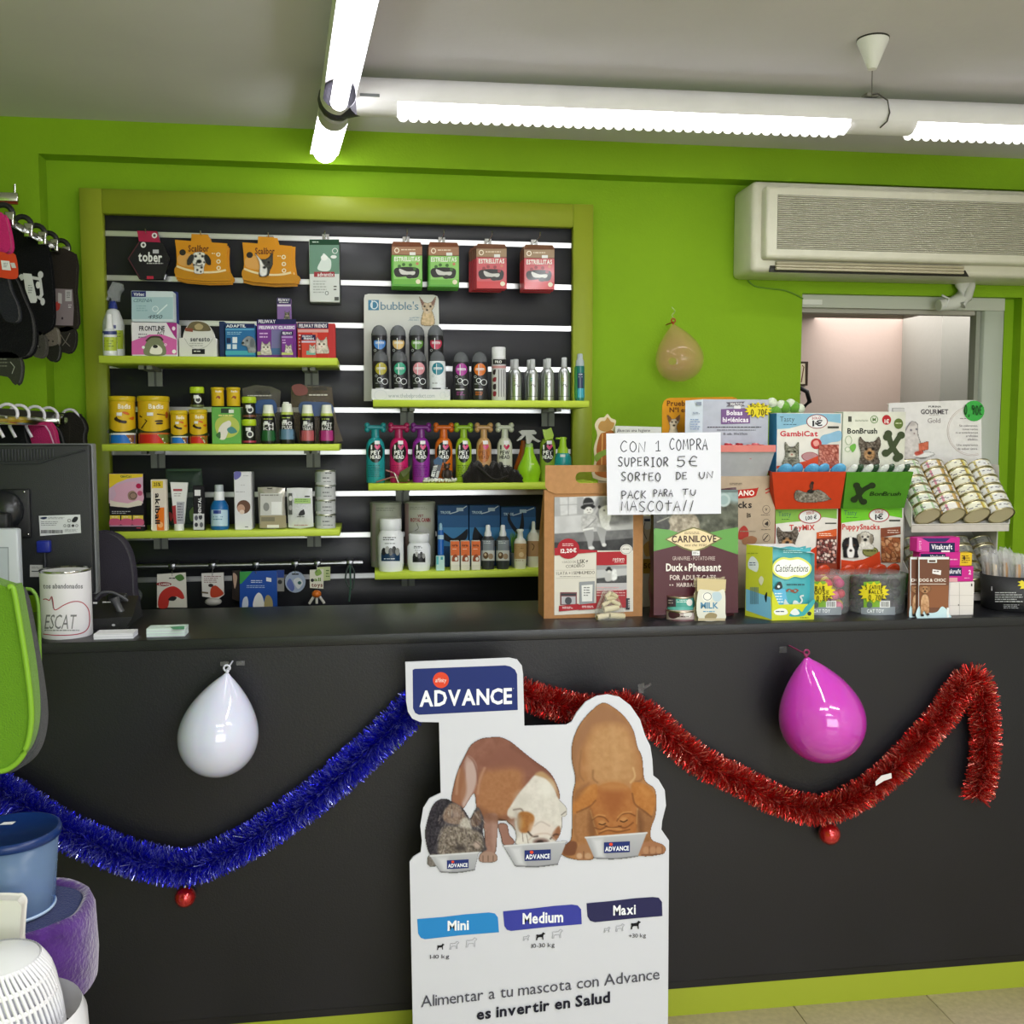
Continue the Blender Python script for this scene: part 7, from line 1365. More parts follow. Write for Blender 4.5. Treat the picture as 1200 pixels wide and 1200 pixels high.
def tray(o, top, bot, Yb, Yf, ztop, zbot, kind, col, th=.0015, name='tray', back=True):
    """open tray flaring forward: top and bot are (left, right) pixel columns read at the front rim and at the foot"""
    yt_ = zt_px = None
    a = [(xat(top[0], top[2], Yf), Yf, ztop),(xat(top[1], top[3], Yf), Yf, ztop)]; b_ = [(xat(bot[0], bot[2], Yb), Yb, zbot),(xat(bot[1], bot[3], Yb), Yb, zbot)]
    g = G(); A, B_, C_, D_ = Vector(a[0]), Vector(a[1]), Vector(b_[1]), Vector(b_[0])
    E_, F_ = Vector((D_.x, Yb+.06, ztop)), Vector((C_.x, Yb+.06, ztop)); G_, H_ = Vector((C_.x, Yb+.06, zbot)), Vector((D_.x, Yb+.06, zbot))
    g.add([A, B_, C_, D_, E_, F_, G_, H_], [(0,1,2,3),(0,3,7,4),(1,5,6,2),(3,2,6,7)], kind, col)
    ob = g.build(name, o); m = ob.modifiers.new('t', 'SOLIDIFY'); m.thickness = th; return A, B_, C_, D_
ztr = zat(870,524, YS2-.03)
A, B_, C_, D_ = tray(o, (826,909,524,524),(830,898,556,556), YS2+.005, YS2-.035, ztr, zd, 'card', 'a9abae')
G().add([A+Vector((0,-.001,.006)), B_+Vector((0,-.001,.006)), B_+Vector((0,-.002,-.014)), A+Vector((0,-.002,-.014))], [(0,1,2,3)], 'card', 'cf7a72').build('red_rim', o)
for k in range(9):
    X = A.x+(B_.x-A.x)*(k+.6)/9.6; z = ztr-.006+.004*(k % 2); y = YS2-.006+.014*(k % 3)
    t_ = empty('bag_roll', (X, y, z), 'pink red hygiene bag roll, number %s from the left in the grey dispenser' % ['one', 'two', 'three', 'four', 'five', 'six', 'seven', 'eight', 'nine'][k], 'bag roll', 'red bag rolls')
    G().tube([(X-.004, y-.004, z-.03),(X, y, z+.012)], .011, 'satin', ['c2303e', 'd86a72', 'a8202e'][k % 3], 12).build('roll', t_); G().tube([(X, y, z+.0115),(X+.0003, y+.0003, z+.0135)], .004, 'satin', 'e9d9d4', 10).build('core', t_)

# ---- treat displays, two columns of two
YD = 2.82
def disp(label, px0, px1, py0, pyb, zbase, traycol, band, title, tcol, topbox=None, tray_px=None, ztray=None, name='treat_display', Yp=YD, sidecol='c2381e', body='dcd8d0', kind='card'):
    X0, X1, _, _ = frame_px(px0, py0, px1, pyb, Yp); zt = zat((px0+px1)/2, py0, Yp)
    o = empty(name, ((X0+X1)/2, Yp, zbase), label, 'display box')
    G().bbox(X0, X1, Yp, Yp+.06, zbase, zt, kind, body, .001,1).build('box_body', o)
    G().box(X0-.0008, X0, Yp+.001, Yp+.06, zbase, zt-.001, kind, sidecol).build('printed_side', o)
    return o, X0, X1, zt
SDp = Surf(Y=YD, kind='card')
z_low_top = zat(945,597, YD)
# lower left: ToyMIX
o, X0, X1, zt = disp('lower left treat display box with a terrier face and pink kibble picture', 908.5,981,596,700, ZC, 'c2381e', '', '', '')
S_ = SDp
G().prints(S_, [('p', [(908.7,596.3),(980.8,596.3),(980.8,608),(965,606),(950,610),(925,612),(908.7,614)], '7fae4a'),('t', 'Tasty', 912,599.5,927,605, '3f6a5a'),('m', 916,608.3,928,610,1, '2f4a2c'),('e', 949,605.5,13.5,8.2, 'a83a40'),('e', 949,605.5,12.3,7.1, 'dfe0de'),('T', 'SOLO', 945,600,954,603, 'b04040', -1),('T', '1,00 €', 944,605,957,609.5, '2a2a2e', -1.5),('T', 'ToyMIX', 924.5,614.6,955.5,621.4, 'eae2da'),('T', 'ToyMIX', 925,615,955,621, 'c8433e'),('r', 967,612.5,980,614, '4a4a44'),
   ('p', [(957,624),(980.7,619.5),(980.7,629),(957,632)], 'cf5a2a'),('m', 960,625,976,629,2, 'f0dcc8'),('p', [(950,700),(956,645),(957,631),(980.7,628),(980.7,700)], '8a3a24'),('p', [(940,652),(957,640),(957,700),(930,700)], 'c8401e')]).build('printed_front', o)
def kib(x0, y0, x1, y1, S, parent, cols, bg, n, r, seed=1):
    P = Paint(x0, y0, x1, y1,1.7, bg); rg = random.Random(seed)
    for k in range(n):
        x, y = rg.uniform(x0, x1), rg.uniform(y0, y1); P.ell(x, y+.4, r*1.15, r*.95, bg, soft=.3); P.ell(x, y, r*rg.uniform(.8,1.1), r*rg.uniform(.6,.9), rg.choice(cols), soft=.5, rot=rg.uniform(0,90))
    P.mesh(S, 'kibble_picture', parent, .0042)
petpic(o, S_, 922.5,633,1.75, 'yorkie', e=.005)
kib(957.3,632,980.2,660, S_, o, ['e0cfc4', 'c98f80', '8a4a44', 'd9b8b0', '6a2f2c'], '3a1f1c', 90,2.1,3)
toyL = o
# lower right: PuppySnacks
o, X0, X1, zt2_ = disp('lower right treat display box with two puppies', 985.5,1057.5,595,700, ZC, '', '', '', '', sidecol='c2381e')
G().prints(S_, [('p', [(985.7,595.3),(1057.3,595.3),(1057.3,607),(1040,604),(1020,609),(1000,611),(985.7,613)], '6fc02c'),('t', 'Tasty', 989,598,1004,603.5, '3f6a5a'),('m', 992,606,1006,608,1, '3f7a2c'),('e', 1030,604,12.2,8, 'a83a40'),('e', 1030,604,11,6.9, 'e4e4e2'),('T', 'SOLO', 1025.5,598.5,1035,601.5, 'b04040', -.6),('T', '1€', 1025.5,603,1035,609, '2a2a2e', -1),('T', 'PuppySnacks', 986.6,613.8,1031.4,620.8, 'eae2da'),('T', 'PuppySnacks', 987,614.2,1031,620.4, 'c8433e'),('r', 1042,609,1055,611, '4a4a44'),
   ('p', [(1032,619),(1055.5,617),(1055.5,626),(1032,630)], '8a4a34'),('m', 1040,621,1054,626,2, 'e6cfc0'),('e', 1020,646.5,9.5,6.2, '8a8a4c'),('o', 1020,646.5,9.2,5.9,.6, '3a3a24'),('m', 1013,645,1027,648,1, '3f3f20'),('p', [(985.8,668),(985.8,656),(1000,657.5),(1012,655.5),(1022,651.5),(1031,646),(1033,668)], 'cf431c')]).build('printed_front', o)
petpic(o, S_, 997,641,1.4, 'collie', e=.005); petpic(o, S_, 1014,631.5,1.35, 'fluffy', e=.0045)
kib(1032.5,629.5,1055.3,659, S_, o, ['c98a5c', 'b87a50', 'd9a47c', 'a8623c'], '7a4428', 60,2.9,5)
# trays of the lower displays with red bags
trlow = zat(1020,673, YD-.05)
for o_, (ta, tb),(ba, bb), nm in ((toyL, (903,983),(908,981), 'ToyMIX'),(o, (984,1066),(987,1057), 'PuppySnacks')):
    tray(o_, (ta, tb, 672,672),(ba, bb, 700,700), YD-.02, YD-.05, trlow, ZC+.001, 'card', '2f5a24' if nm != 'ToyMIX' else 'b8361c')
    x0_, x1_ = xat(ta+4,668, YD-.06), xat(tb-4,668, YD-.06)
    for k in range(4):
        cx = x0_+(x1_-x0_)*(k+.5)/4; zc = trlow+.004
        q = Matrix.Translation((cx, YD-.034+.008*(k % 2), zc)) @ Matrix.Rotation(.25*(-1)**k, 4, 'Y') @ Matrix.Rotation(.5,4, 'X')
        b = tag(G().sphere((0,0,0),.030, 'crinkle', 'c8401c', sx=.85, sy=.28, sz=1.0, seg=16, M=None).build('treat_bag', None, (0,0,0)), 'shiny orange red treat bag, %s of four in the tray of the lower %s display' % (['first', 'second', 'third', 'fourth'][k], 'left' if nm == 'ToyMIX' else 'right'), 'bag', 'red bags in the lower trays')
        b.matrix_world = q
# upper displays
zu = max(zat(945,596, YD), zat(1020,595, YD))+.001
o, X0, X1, zt = disp('upper left treat display box with a tabby kitten and red tray', 910,985.5,484,596, zu, '', '', '', '', sidecol='3a86b4')
G().prints(S_, [('p', [(910.2,484.3),(985.3,485),(985.3,496),(965,493),(940,498),(925,502),(910.2,503)], '86b4cc'),('t', 'Tasty', 914,488,931,494, '4a5a64'),('m', 918,497,934,499,1, '2f5a74'),('e', 957.5,494,12.6,8.4, '8a3a40'),('e', 957.5,494,11.6,7.5, 'e4e4e6'),('T', 'SOLO', 951.5,488.6,962,491.6, 'a83a40', -.6),('T', '1€', 952,493,964,499.4, '2a2a30', -.6),('T', 'GambiCat', 913.2,504.6,959.2,511.6, 'f0e8e6'),('T', 'GambiCat', 914,505,958.5,511.2, 'c23a44'),
   ('s', [(962,512),(972,508),(985,505),(985,516),(972,519),(960,526)], '8ab4d0'),('e', 956.5,520,6.4,6.4, 'b83a3a'),('s', [(953,518),(958,516),(960,521),(955,523)], 'e09a90'),('s', [(939,534),(946,530),(955,531),(959,534),(953,540),(944,540)], 'b8888a'),('o', 949,535,9.5,5.4,.6, 'a04a50'),('r', 970,499.5,983,502, '4a4a44'),('p', [(910.2,546),(925,545),(945,540),(959,534),(959,546),(985.3,546),(985.3,549),(910.2,549)], 'cf4a2c')]).build('printed_front', o)
petpic(o, S_, 928,531,1.6, 'greycat', e=.005)
kib(959.5,521,983,545.5, S_, o, ['c47c6c', 'b0685a', 'd08f80'], '8a3f34', 120,1.9,8)
A, B_, C_, D_ = tray(o, (905,991,552,552),(909,984,596,596), YD-.02, YD-.085, zat(945,553, YD-.085), zu, 'card', 'c9401c')
Yt_ = YD-.085
fr = Surf(p=A, n=(B_-A).cross(D_-A), kind='card')
P = Paint(930,563,975,592,1.6); P.poly([(931,578),(935,574),(945,577),(960,574),(972,583),(968,587),(950,589),(936,588),(931,584)], '8a8378', nz=.28, nsc=1.6); P.ell(935,580,3.4,4, '6f675c', nz=.2, nsc=1.4); P.ell(951,570,2.4,3.6, '5a3a30', nz=.1); P.ell(952,566,1.8,2, '3a2c28'); P.ell(950,576,4,2.4, '2f2a28', nz=.1); P.line([(968,584),(974,585)], 1.6, '6a6258'); P.mesh(fr, 'cat_picture', o, .003)
def fill(n, x0p, x1p, yp, Y, z, nm, col, col2, grp, stripe=False):
    x0_, x1_ = xat(x0p, yp, Y), xat(x1p, yp, Y)
    for k in range(n):
        cx = x0_+(x1_-x0_)*(k+.5)/n
        b = tag(G().sphere((0,0,0),.030, 'crinkle', col if (k % 2 == 0 or not stripe) else col2, sx=.42 if stripe else .72, sy=.3, sz=.9, seg=16).build('treat_bag', None, (0,0,0)), nm % ['first', 'second', 'third', 'fourth', 'fifth', 'sixth', 'seventh', 'eighth'][k], 'bag', grp)
        b.matrix_world = Matrix.Translation((cx, Y+.012*(k % 2), z)) @ Matrix.Rotation((.35 if not stripe else .45)*(1 if stripe else (-1)**k),4, 'Y') @ Matrix.Rotation(.7,4, 'X')
fill(5,912,990,550, YD-.05, zat(945,553, YD-.085)+.003, 'shiny light blue treat bag, %s from the left in the red tray', '58a8d8', '1c2c50', 'blue bags in the red tray')
o, X0, X1, zt = disp('upper right dental treat display box with a terrier face and green tray', 987,1060,482.5,595, zu, '', '', '', '', sidecol='b9c4b4', body='d6d6c8')
G().prints(S_, [('t', 'BonBrush', 993,501.8,1028,508, '2a2e28'),('T', 'BonBrush', 993,501.8,1028,508, '2a2e28'),('m', 1002,492,1022,494.5,2, '8a9080'),('T', '1', 994,488,998,494, '4a4a44'),('o', 1024.5,491.5,4.6,4.6,.9, '6f8f5a'),('T', 'M', 1022.5,489.5,1026.5,493.5, '6f8f5a'),('e', 1039,492,5.3,5.8, 'b0282e'),('T', '1€', 1036.5,491.5,1042,496, 'f0e6e0'),('e', 1053,496.5,5.4,6.2, '5f7038'),('m', 1049.5,495.5,1056.5,498,1, 'cfd6b4'),
    ('o', 994.5,516,4,5.5,.6, '8aa07a'),('o', 993.5,526.5,3.4,3,.6, '9ab08a'),('s', [(996,523),(1002,520),(1003,525),(999,530)], '6fae4a')]+[('l', smooth(l, 4, False),6.2, '3f4a30') for l in ([(1041,508),(1043,516),(1046,524),(1053,534)], [(1055,510),(1050,518),(1045,526),(1039,532)])]+[('e', x, y, 4.6,4.4, '3f4a30') for x, y in ((1041,508.5),(1038,531),(1054,535),(1056,510),(1051,537),(1039.5,512))]).build('printed_front', o)
petpic(o, S_, 1019,528,1.8, 'yorkie', e=.005)
A, B_, C_, D_ = tray(o, (992.5,1070,552,552),(988,1059,597,597), YD-.02, YD-.085, zat(1028,553, YD-.085), zu, 'card', '4f8f24')
fr = Surf(p=A, n=(B_-A).cross(D_-A), kind='card')
g = G(); g.lay = 22
g.prints(fr, [('l', smooth(l, 4, False),5.4, '27381c') for l in ([(1004,569),(1006,578),(1010,588)], [(1021,569),(1012,574),(1007,580),(1001,585)])]+[('e', x, y, 4.2,3.6, '27381c') for x, y in ((1004,569),(1001,585.5),(1012,588),(1022,569),(1006,573))]+[('I', 'BonBrush', 1019,576,1057,581, '16240e')]).build('printed_tray', o)
fill(8,993,1066,550, YD-.05, zat(1028,553, YD-.085)+.003, 'striped dental stick bag, %s from the left in the green tray', 'd9dcd8', '2f4a34', 'white bags in the green tray', True)

# pale green and white artificial flowers behind the boxes
o = empty('flower_bunch', (xat(918,500,2.95),2.95, ZC), 'blurry pale green and white flower bunch peeking out behind the kitten box', 'flowers')
X = o.location.x; zf2 = zat(918,482,2.95)
G().lathe(X, 2.95, [(.03, ZC),(.035, ZC+.12)], 'satin', 'c9cdb9', 16).build('vase', o)
G().tube([(X, 2.95, ZC+.02),(X, 2.95, zf2-.02)], .012, 'satin', '5f8a3a', 8).build('stem', o)
for k in range(11):
    px = 901+k*3.6; q = at(px, 480-5*math.sin(k*1.9)-3*(k % 2),2.95); G().sphere(q, .013+.004*(k % 3), 'cloth', ['8fbf5a', 'dfe8cf', '6fa83c'][k % 3], seg=10).build('blossom', o)
# ---- toy tubs with yellow price stars
def toytub(cx, hw, label, cols, nm, txt):
    Yt = yb(cx, 721)+hw*ppm(cx, 721,2.62)*.95; X = xat(cx, 700, Yt); m = ppm(cx, 700, Yt); R = hw*m
    zt = zat(cx, 670, Yt)
    o = empty('toy_tub', (X, Yt, ZC), label, 'tub')
    G().lathe(X, Yt, [(R*.96, ZC+.001),(R*.99, ZC+.006),(R*.99, zt-.012),(R*1.02, zt-.011),(R*1.02, zt),(R*.98, zt+.001),(1e-5, zt+.001)], 'clear', 'dfe3e6', 40, cap=False).build('clear_tub', o)
    S_ = Surf(cyl=(X, Yt, R*1.0,1), kind='gloss', step=2)
    G().prints(S_, [('p', [(cx-13,682),(cx+6,681),(cx+6,712),(cx-13,712)], '7fae3a'),('p', [(cx-16,712),(cx+24,711),(cx+24,720.5),(cx-16,721.5)], '8f969c'),('T', 'CAT TOY', cx-9,714, cx+11,718, 'e9ecee'),('r', cx+6,704, cx+18,712, 'e6e6e6'),('bar', cx+7,705, cx+17,711, '2a2a2a'),('e', cx-6,709,3.4,3.6, '5a6a64')]).build('printed_label', o)
    g = G(); g.lay = 20; st = Surf(cyl=(X, Yt, R*1.012,1), kind='paper', step=2)
    g.prints(st, [('star', cx-1,694,19,12.5, 'e0cf2a')]); g.lay = 30
    for (s_, x0_, x1_, y0_, y1_) in txt: hand(g, st, s_, x0_, x1_, y0_, y1_, .75, '2a2618')
    g.build('price_star', o)
    rg = random.Random(int(cx)); k = 0
    for lv in range(3):
        for q in range(7):
            a = q*2*math.pi/7+lv*.5; r1 = R*.66; x, y = X+r1*math.cos(a), Yt+r1*math.sin(a); z = ZC+.019+lv*.034
            if z > zt-.02: continue
            ci = rg.randrange(len(cols)); t_ = tag(G().sphere((x, y, z),.0155, 'satin', cols[ci], sx=1.0, sz=.95, seg=10).build('cat_toy'), 'small %s cat toy inside the %s clear tub' % ((nm if nm == 'dark' else ['crimson', 'light pink', 'yellow', 'cream', 'magenta'][ci]), 'left' if cx < 990 else 'right'), 'toy', 'toys in the %s tub' % ('left' if cx < 990 else 'right'))
    return o
toytub(962,30, 'clear tub of colourful cat toys with a yellow price star, beside the turquoise box', ['d8304e', 'e06a8a', 'e0c03a', 'd9d4cc', 'c8387a'], 'pink, yellow or white', (('BABY', 955,972,687,692),('MOUSE', 950,973,692,696.5),('0,80€', 957,975,698,704)))
toytub(1025,31.5, 'clear tub of dark cat toys with a yellow price star', ['2a2026', '3a2c34', '241f26', '4a3a44'], 'dark', (('5 CATNIP', 1014,1035,686,690.5),('BALLS', 1018,1035,691.5,695.5),('0,70€', 1018,1037,697,703)))

# ---- turquoise treat box
YV = yb(915,727); o = empty('cat_treat_box', (xat(915,727, YV), YV, ZC), 'open yellow and turquoise cat treat box with cloud shaped emblem, front of the counter', 'box')
x0_, x1_ = xat(905,700, YV), xat(954.5,700, YV); ztv = zat(930,641, YV); dp = .10
yl = .085
xl = xat(873.5,700, YV+yl)
g = G()
V = [(x0_, YV, ZC),(x1_, YV, ZC),(x1_, YV, ZC+.045),(x0_+.02, YV, ZC+.045),(x0_, YV, ZC+.085),(xl, YV+yl, ZC),(xl, YV+yl, ztv),(x0_, YV+.004, ztv),(x1_, YV+.006, ztv-.02),(x1_-.032, YV+yl, ztv),(x1_-.032, YV+yl, ZC)]
g.add(V, [(0,1,2,3,4)], 'gloss', 'c9cf2c'); g.add([V[0], V[4], V[7], V[6], V[5]], [(0,1,2,3,4)], 'gloss', 'c6cc3a'); g.add([V[6], V[7], V[8], V[9]], [(0,1,2,3)], 'gloss', 'e4e6e6'); g.add([V[1], V[10], V[9], V[8]], [(0,1,2,3)], 'gloss', '6fb4c0'); g.add([V[5], V[6], V[9], V[10]], [(0,1,2,3)], 'gloss', '6fb4c0')
g.build('carton', o)
nrm = (Vector(V[5])-Vector(V[0])).cross(Vector((0,0,1)))
S_ = Surf(p=V[0], n=nrm, kind='gloss')
G().prints(S_, [('p', [(874,690),(903,700),(904.4,726),(874,715)], '7fbfe0'),('s', [(877,658),(881,652),(886,655),(889,662),(887,670),(881,668),(877,665)], 'dfe6e8'),('m', 878,659,888,664,2, '4a5a7a'),('bar', 879,688,889,708, '5a7a8a'),('s', [(889,680),(892,675),(895,679),(892,686)], 'dfe0c0'),('s', [(896,699),(899,694),(898,706)], '1f2a2c'),('m', 876,648,892,650,1, '8a9a2c')]).build('printed_side', o)
S_ = Surf(Y=YV, kind='gloss')
G().prints(S_, [('s', [(907,716),(914,713),(921,714),(923,719),(916,721),(909,720)], 'e9ebe4'),('m', 909,716,921,719,1, '3a4a5a'),('s', [(925,722),(930,716),(936,714),(940,717),(944,711),(954,702),(954,708),(946,718),(940,722)], '3aa3a8'),('s', [(926,718),(932,713),(937,719),(931,721)], 'dfe6e6'),('e', 948.5,719,2.4,2.4, '20302c'),('m', 938,723.5,950,725.5,1, '4a5a2c')]).build('printed_front', o)
# the pouch standing in the open front
YP2 = YV+.008
def pouch(px0, px1, y0, Y, label, full):
    X0, X1, _, Z1_ = frame_px(px0, y0, px1,724, Y); 
    vs, fs, _b = bagmesh(px0, px1, y0,724, Y, .012,12,14, foot=ZC+.003)
    o = tag(G().add(vs, fs, 'gloss', '46a4ae', True).build('treat_pouch'), label, 'pouch', 'turquoise treat pouches')
    if full:
        G().prints(Surf(Y=Y-.0016, kind='gloss'), [('p', [(906,690),(920,690),(924,710),(908,709)], '5fb0d6'),('s', [(905,664),(909,657),(917,653),(926,654),(936,653),(945,657),(951,664),(949,672),(941,677),(931,676),(922,679),(912,676),(906,671)], 'd9dc6a'),('s', [(907,664),(911,658.5),(918,655.5),(926,656.5),(936,655.5),(944,659),(949,664.5),(947,671),(940,674.5),(931,673.8),(922,676.5),(913,674),(908,670)], 'eef0ec'),
          ('I', 'Catisfactions', 908,661.5,948,670, '20242c'),('s', [(908,690),(911,683),(915,682),(917,688),(913,691)], '2a3438'),('e', 912.5,687.5,1.6,1.6, 'dfe6e6'),('m', 922,684.5,944,687.5,1, '2a3a44'),('s', [(921,693),(924,690),(929,691),(933,690),(936,692),(932,695),(927,693.5)], '8a4a38'),('e', 925,692.4,1.4,1.1, '46a4ae'),('e', 932,692.4,1.4,1.1, '46a4ae'),('m', 908,695,918,708,4, 'dff0f4'),
          ('s', [(919,711),(920,702),(923,706),(928,710),(930,704),(935,705),(938,712),(930,714)], 'c9d6d8'),('l', smooth([(935,710),(940,704),(938,699),(942,698)], 3, False),2, 'c9d6d8'),('m', 918,645,942,649,2, 'a8d6da')]).build('printed_front', o)
    return o
pouch(904,952,643, YP2, 'turquoise treat pouch with a white cloud emblem in the open box front', True)
pouch(901,946,641.5, YP2+.028, 'second turquoise treat pouch behind the front one in the open box', False)

# ---- white can display
YG = 2.97; o = empty('can_display', (xat(1110,690, YG), YG, ZC), 'white cardboard cat food display with two sloping tiers of small cans', 'display stand')
hd = smooth([(1043.5,600),(1042,520),(1041.5,478),(1042.5,474),(1046,472.2),(1130,469),(1144,469.5),(1148.5,473),(1150,480),(1150.5,560),(1151,600)], 2)
G().prism([(at(x, y, YG).x, at(x, y, YG).z if y < 590 else ZC+.001) for x, y in hd], YG, YG+.004, 'card', 'dedcdb').build('header_card', o)
SG = Surf(Y=YG, kind='card')
G().prints(SG, [('T', 'PURINA', 1088,475.5,1103,477.5, '3a3438'),('t', 'GOURMET', 1079,479.5,1111,485, '4a4448'),('T', 'GOURMET', 1079.2,479.7,1111.2,485.2, '5a5458'),('m', 1089,486.3,1102,487.3,1, '9a8a7a'),('t', 'Gold', 1087,490,1102,495.5, '8a7f84'),('l', [(1139+29*math.cos(math.radians(a)),505+29*math.sin(math.radians(a))) for a in range(74,288,9)], .5, 'b9a9a4'),('l', [(1139+27.4*math.cos(math.radians(a)),505+27.4*math.sin(math.radians(a))) for a in range(74,288,9)], .4, 'c9b9b4'),('m', 1125,490,1144,492,1, '8a8488')]
   +[('t', s_, x_, y_, 1146, y_+2.6, '8a8488') for s_, x_, y_ in (('Sin colorantes,', 1124,497.5),('conservantes', 1128,501.5),('ni aromatizantes', 1120,505.5),('artificiales', 1132,509.5),('añadidos.', 1134,513.5),('Una experiencia', 1121,520),('de sabor única.', 1122,524.5))]+[('e', 1141.5,481.5,12.2,12.2, '3fa84a')]).build('printed_header', o)
g = G(); g.lay = 60; hand(g, SG, '0,90€', 1130,1152,475,486,1.0, '1c3a20'); g.build('price_writing', o)
P = Paint(1045,475,1102,545,1.3)
P.poly([(1046,478),(1060,478),(1060,500),(1046,500)], 'c9c7c6', sm=False); P.poly([(1060,506),(1066,496),(1072,494),(1076,498),(1076,508),(1079,520),(1076,535),(1066,540),(1058,536),(1056,515)], 'cfc9c6', soft=1.6, nz=.08, nsc=3); P.poly([(1066,499),(1069,493),(1072,498)], 'b5aeac'); P.ell(1067.6,504,1,.9, '3a3a4a'); P.ell(1074,503,.9,.9, '3a3a4a'); P.ell(1071.5,508,.8,.6, '6a4a4a')
P.ell(1083,533,13,3.2, 'efeeec', rot=-4); P.line([(1071,535),(1083,537),(1095,532)], .8, 'a9a6a4'); P.poly([(1076.5,520),(1088,517),(1088,527),(1077,529)], 'c86a50', sm=False, nz=.1, nsc=2); P.poly([(1072,530),(1080,528),(1082,531),(1074,534)], 'bf5040', nz=.1, nsc=2)
P.mesh(SG, 'cat_picture', o, .004)
ax = Vector((0,-math.cos(math.radians(48)),-math.sin(math.radians(48))))
R_ = 13.9*ppm(1115,600,2.83); CH = .0335
zfr = zat(1115,617,2.80)
# tiers
def tier(zf, yf, x0p, x1p, yp, nm):
    x0_, x1_ = xat(x0p, yp, yf), xat(x1p, yp, yf)
    bk = Vector((0, YG-yf-.002,(YG-yf-.002)*math.tan(math.radians(48))))
    nrm = Vector((0,-math.sin(math.radians(48)), math.cos(math.radians(48))))
    g = G(); A = Vector((x0_, yf, zf)); B_ = Vector((x1_, yf, zf)); 
    g.add([A, B_, B_+bk, A+bk], [(0,1,2,3)], 'card', 'd9d6d2')
    wh = nrm*.045+Vector((0,0,.0))
    g.add([A, A+bk, A+bk+Vector((0,0,.02)), A+wh+bk*.15, A+nrm*.012], [(0,1,2,3,4)], 'card', 'd9d6d2'); g.add([B_, B_+bk, B_+bk+Vector((0,0,.02)), B_+wh+bk*.15, B_+nrm*.012], [(0,1,2,3,4)], 'card', 'd9d6d2')
    g.add([A+nrm*.006-ax*.0, B_+nrm*.006, B_+Vector((0,-.004,-.016)), A+Vector((0,-.004,-.016))], [(0,1,2,3)], 'card', 'c9c2ba')
    g.add([A+Vector((0,.0,0)), B_, B_+nrm*.012, A+nrm*.012], [(0,1,2,3)], 'card', 'e4e0da')
    ob = g.build(nm, o); m = ob.modifiers.new('t', 'SOLIDIFY'); m.thickness = .002
    return A, B_, nrm
A, B_, nrm = tier(zfr, 2.80,1067,1181,617, 'upper_tier')
words_ = ['first', 'second', 'third', 'fourth', 'fifth', 'sixth']
def cans(A, B_, n, cols, tier_nm, rng_, grp):
    W = (B_-A).length; rot = Vector((0,0,1)).rotation_difference(-ax).to_matrix().to_4x4()
    proto = {}
    for c in range(4):
        X = A.x+W*(c+.5)/4
        for k in range(n):
            P_ = Vector((X, A.y, A.z))+nrm*(R_+.003)-ax*(.006+CH*k)
            key = (c, k % 2) 
            t_ = empty('pet_food_tin', P_, 'small can, %s from the front in the %s column, %s display tier' % (words_[k], ['leftmost', 'second', 'third', 'rightmost'][c], tier_nm), 'can', grp)
            t_.rotation_euler = rot.to_euler()
            if key not in proto:
                g = G(); g.lathe(0,0, [(R_*.90,.003),(R_*.97,0),(R_, .001),(R_, .0035),(R_*.965,.0045),(R_*.965, CH-.006),(R_, CH-.005),(R_, CH-.002),(R_*.93, CH-.0025),(R_*.9, CH-.005),(1e-5, CH-.005)], 'metal', 'c9bf9a', 28, cap=False); g.add([(R_*.9*math.cos(a*math.pi/12), R_*.9*math.sin(a*math.pi/12),.003) for a in range(24)], [tuple(range(24))], 'satin', 'cfc4a0')
                ob1 = g.build('can_body', None, (0,0,0))
                g = G(); seg = 36; zc0, zc1 = .0048, CH-.0065; r2 = R_*.972
                pal = cols[c]
                for q in range(seg):
                    a0, a1 = 2*math.pi*q/seg, 2*math.pi*(q+1)/seg; cc = pal[(q*7+c) % len(pal)] if (q % 9) in (0,1,4) else pal[0]
                    g.add([(r2*math.cos(a0), r2*math.sin(a0), zc0),(r2*math.cos(a1), r2*math.sin(a1), zc0),(r2*math.cos(a1), r2*math.sin(a1), zc1),(r2*math.cos(a0), r2*math.sin(a0), zc1)], [(0,1,2,3)], 'satin', cc)
                    if rng_.random() < .5:
                        za = zc0+.004+rng_.random()*.010; g.add([(r2*1.006*math.cos(a0), r2*1.006*math.sin(a0), za),(r2*1.006*math.cos(a1), r2*1.006*math.sin(a1), za),(r2*1.006*math.cos(a1), r2*1.006*math.sin(a1), za+.003),(r2*1.006*math.cos(a0), r2*1.006*math.sin(a0), za+.003)], [(0,1,2,3)], 'satin', '6a6470')
                ob2 = g.build('printed_wrap', None, (0,0,0)); proto[key] = (ob1, ob2)
            else:
                ob1, ob2 = [x.copy() for x in proto[key]]; COL.objects.link(ob1); COL.objects.link(ob2)
            for ob in (ob1, ob2): ob.parent = t_; ob.location = (0,0,0)
rgc = random.Random(11)
cans(A, B_, 6, [['d9dcd0', 'a9c49a', '8aa87a', 'e4e6e0'], ['e0dcd6', 'b08a4a', 'c9a86a', 'cf8a9a'], ['e2e0cc', 'cfc84a', 'd9cf7a', 'b9a04a'], ['dcdcd8', 'c0b070', 'a9a8b8', 'e4e0c8']], 'upper', rgc, 'cans on the upper tier')
zlo = ZC+.012
A2_, B2_, nrm = tier(zlo+.012,2.80,1067,1176,700, 'lower_tier')
cans(A2_, B2_, 5, [['8a8a80', '6a6a5c', 'a9a898']]*4, 'lower', rgc, 'cans on the lower tier')  # wrap colours greyed and darkened for the shade below the upper tier
X0, X1 = A.x-.001, B_.x-.012
G().box(X0, X0+.003,2.84, YG, ZC, zfr+.03, 'card', 'c9c4be').build('side_wall', o); G().box(X1-.003, X1,2.83, YG, ZC, zfr+.06, 'card', 'd2cdc6').build('side_wall', o)
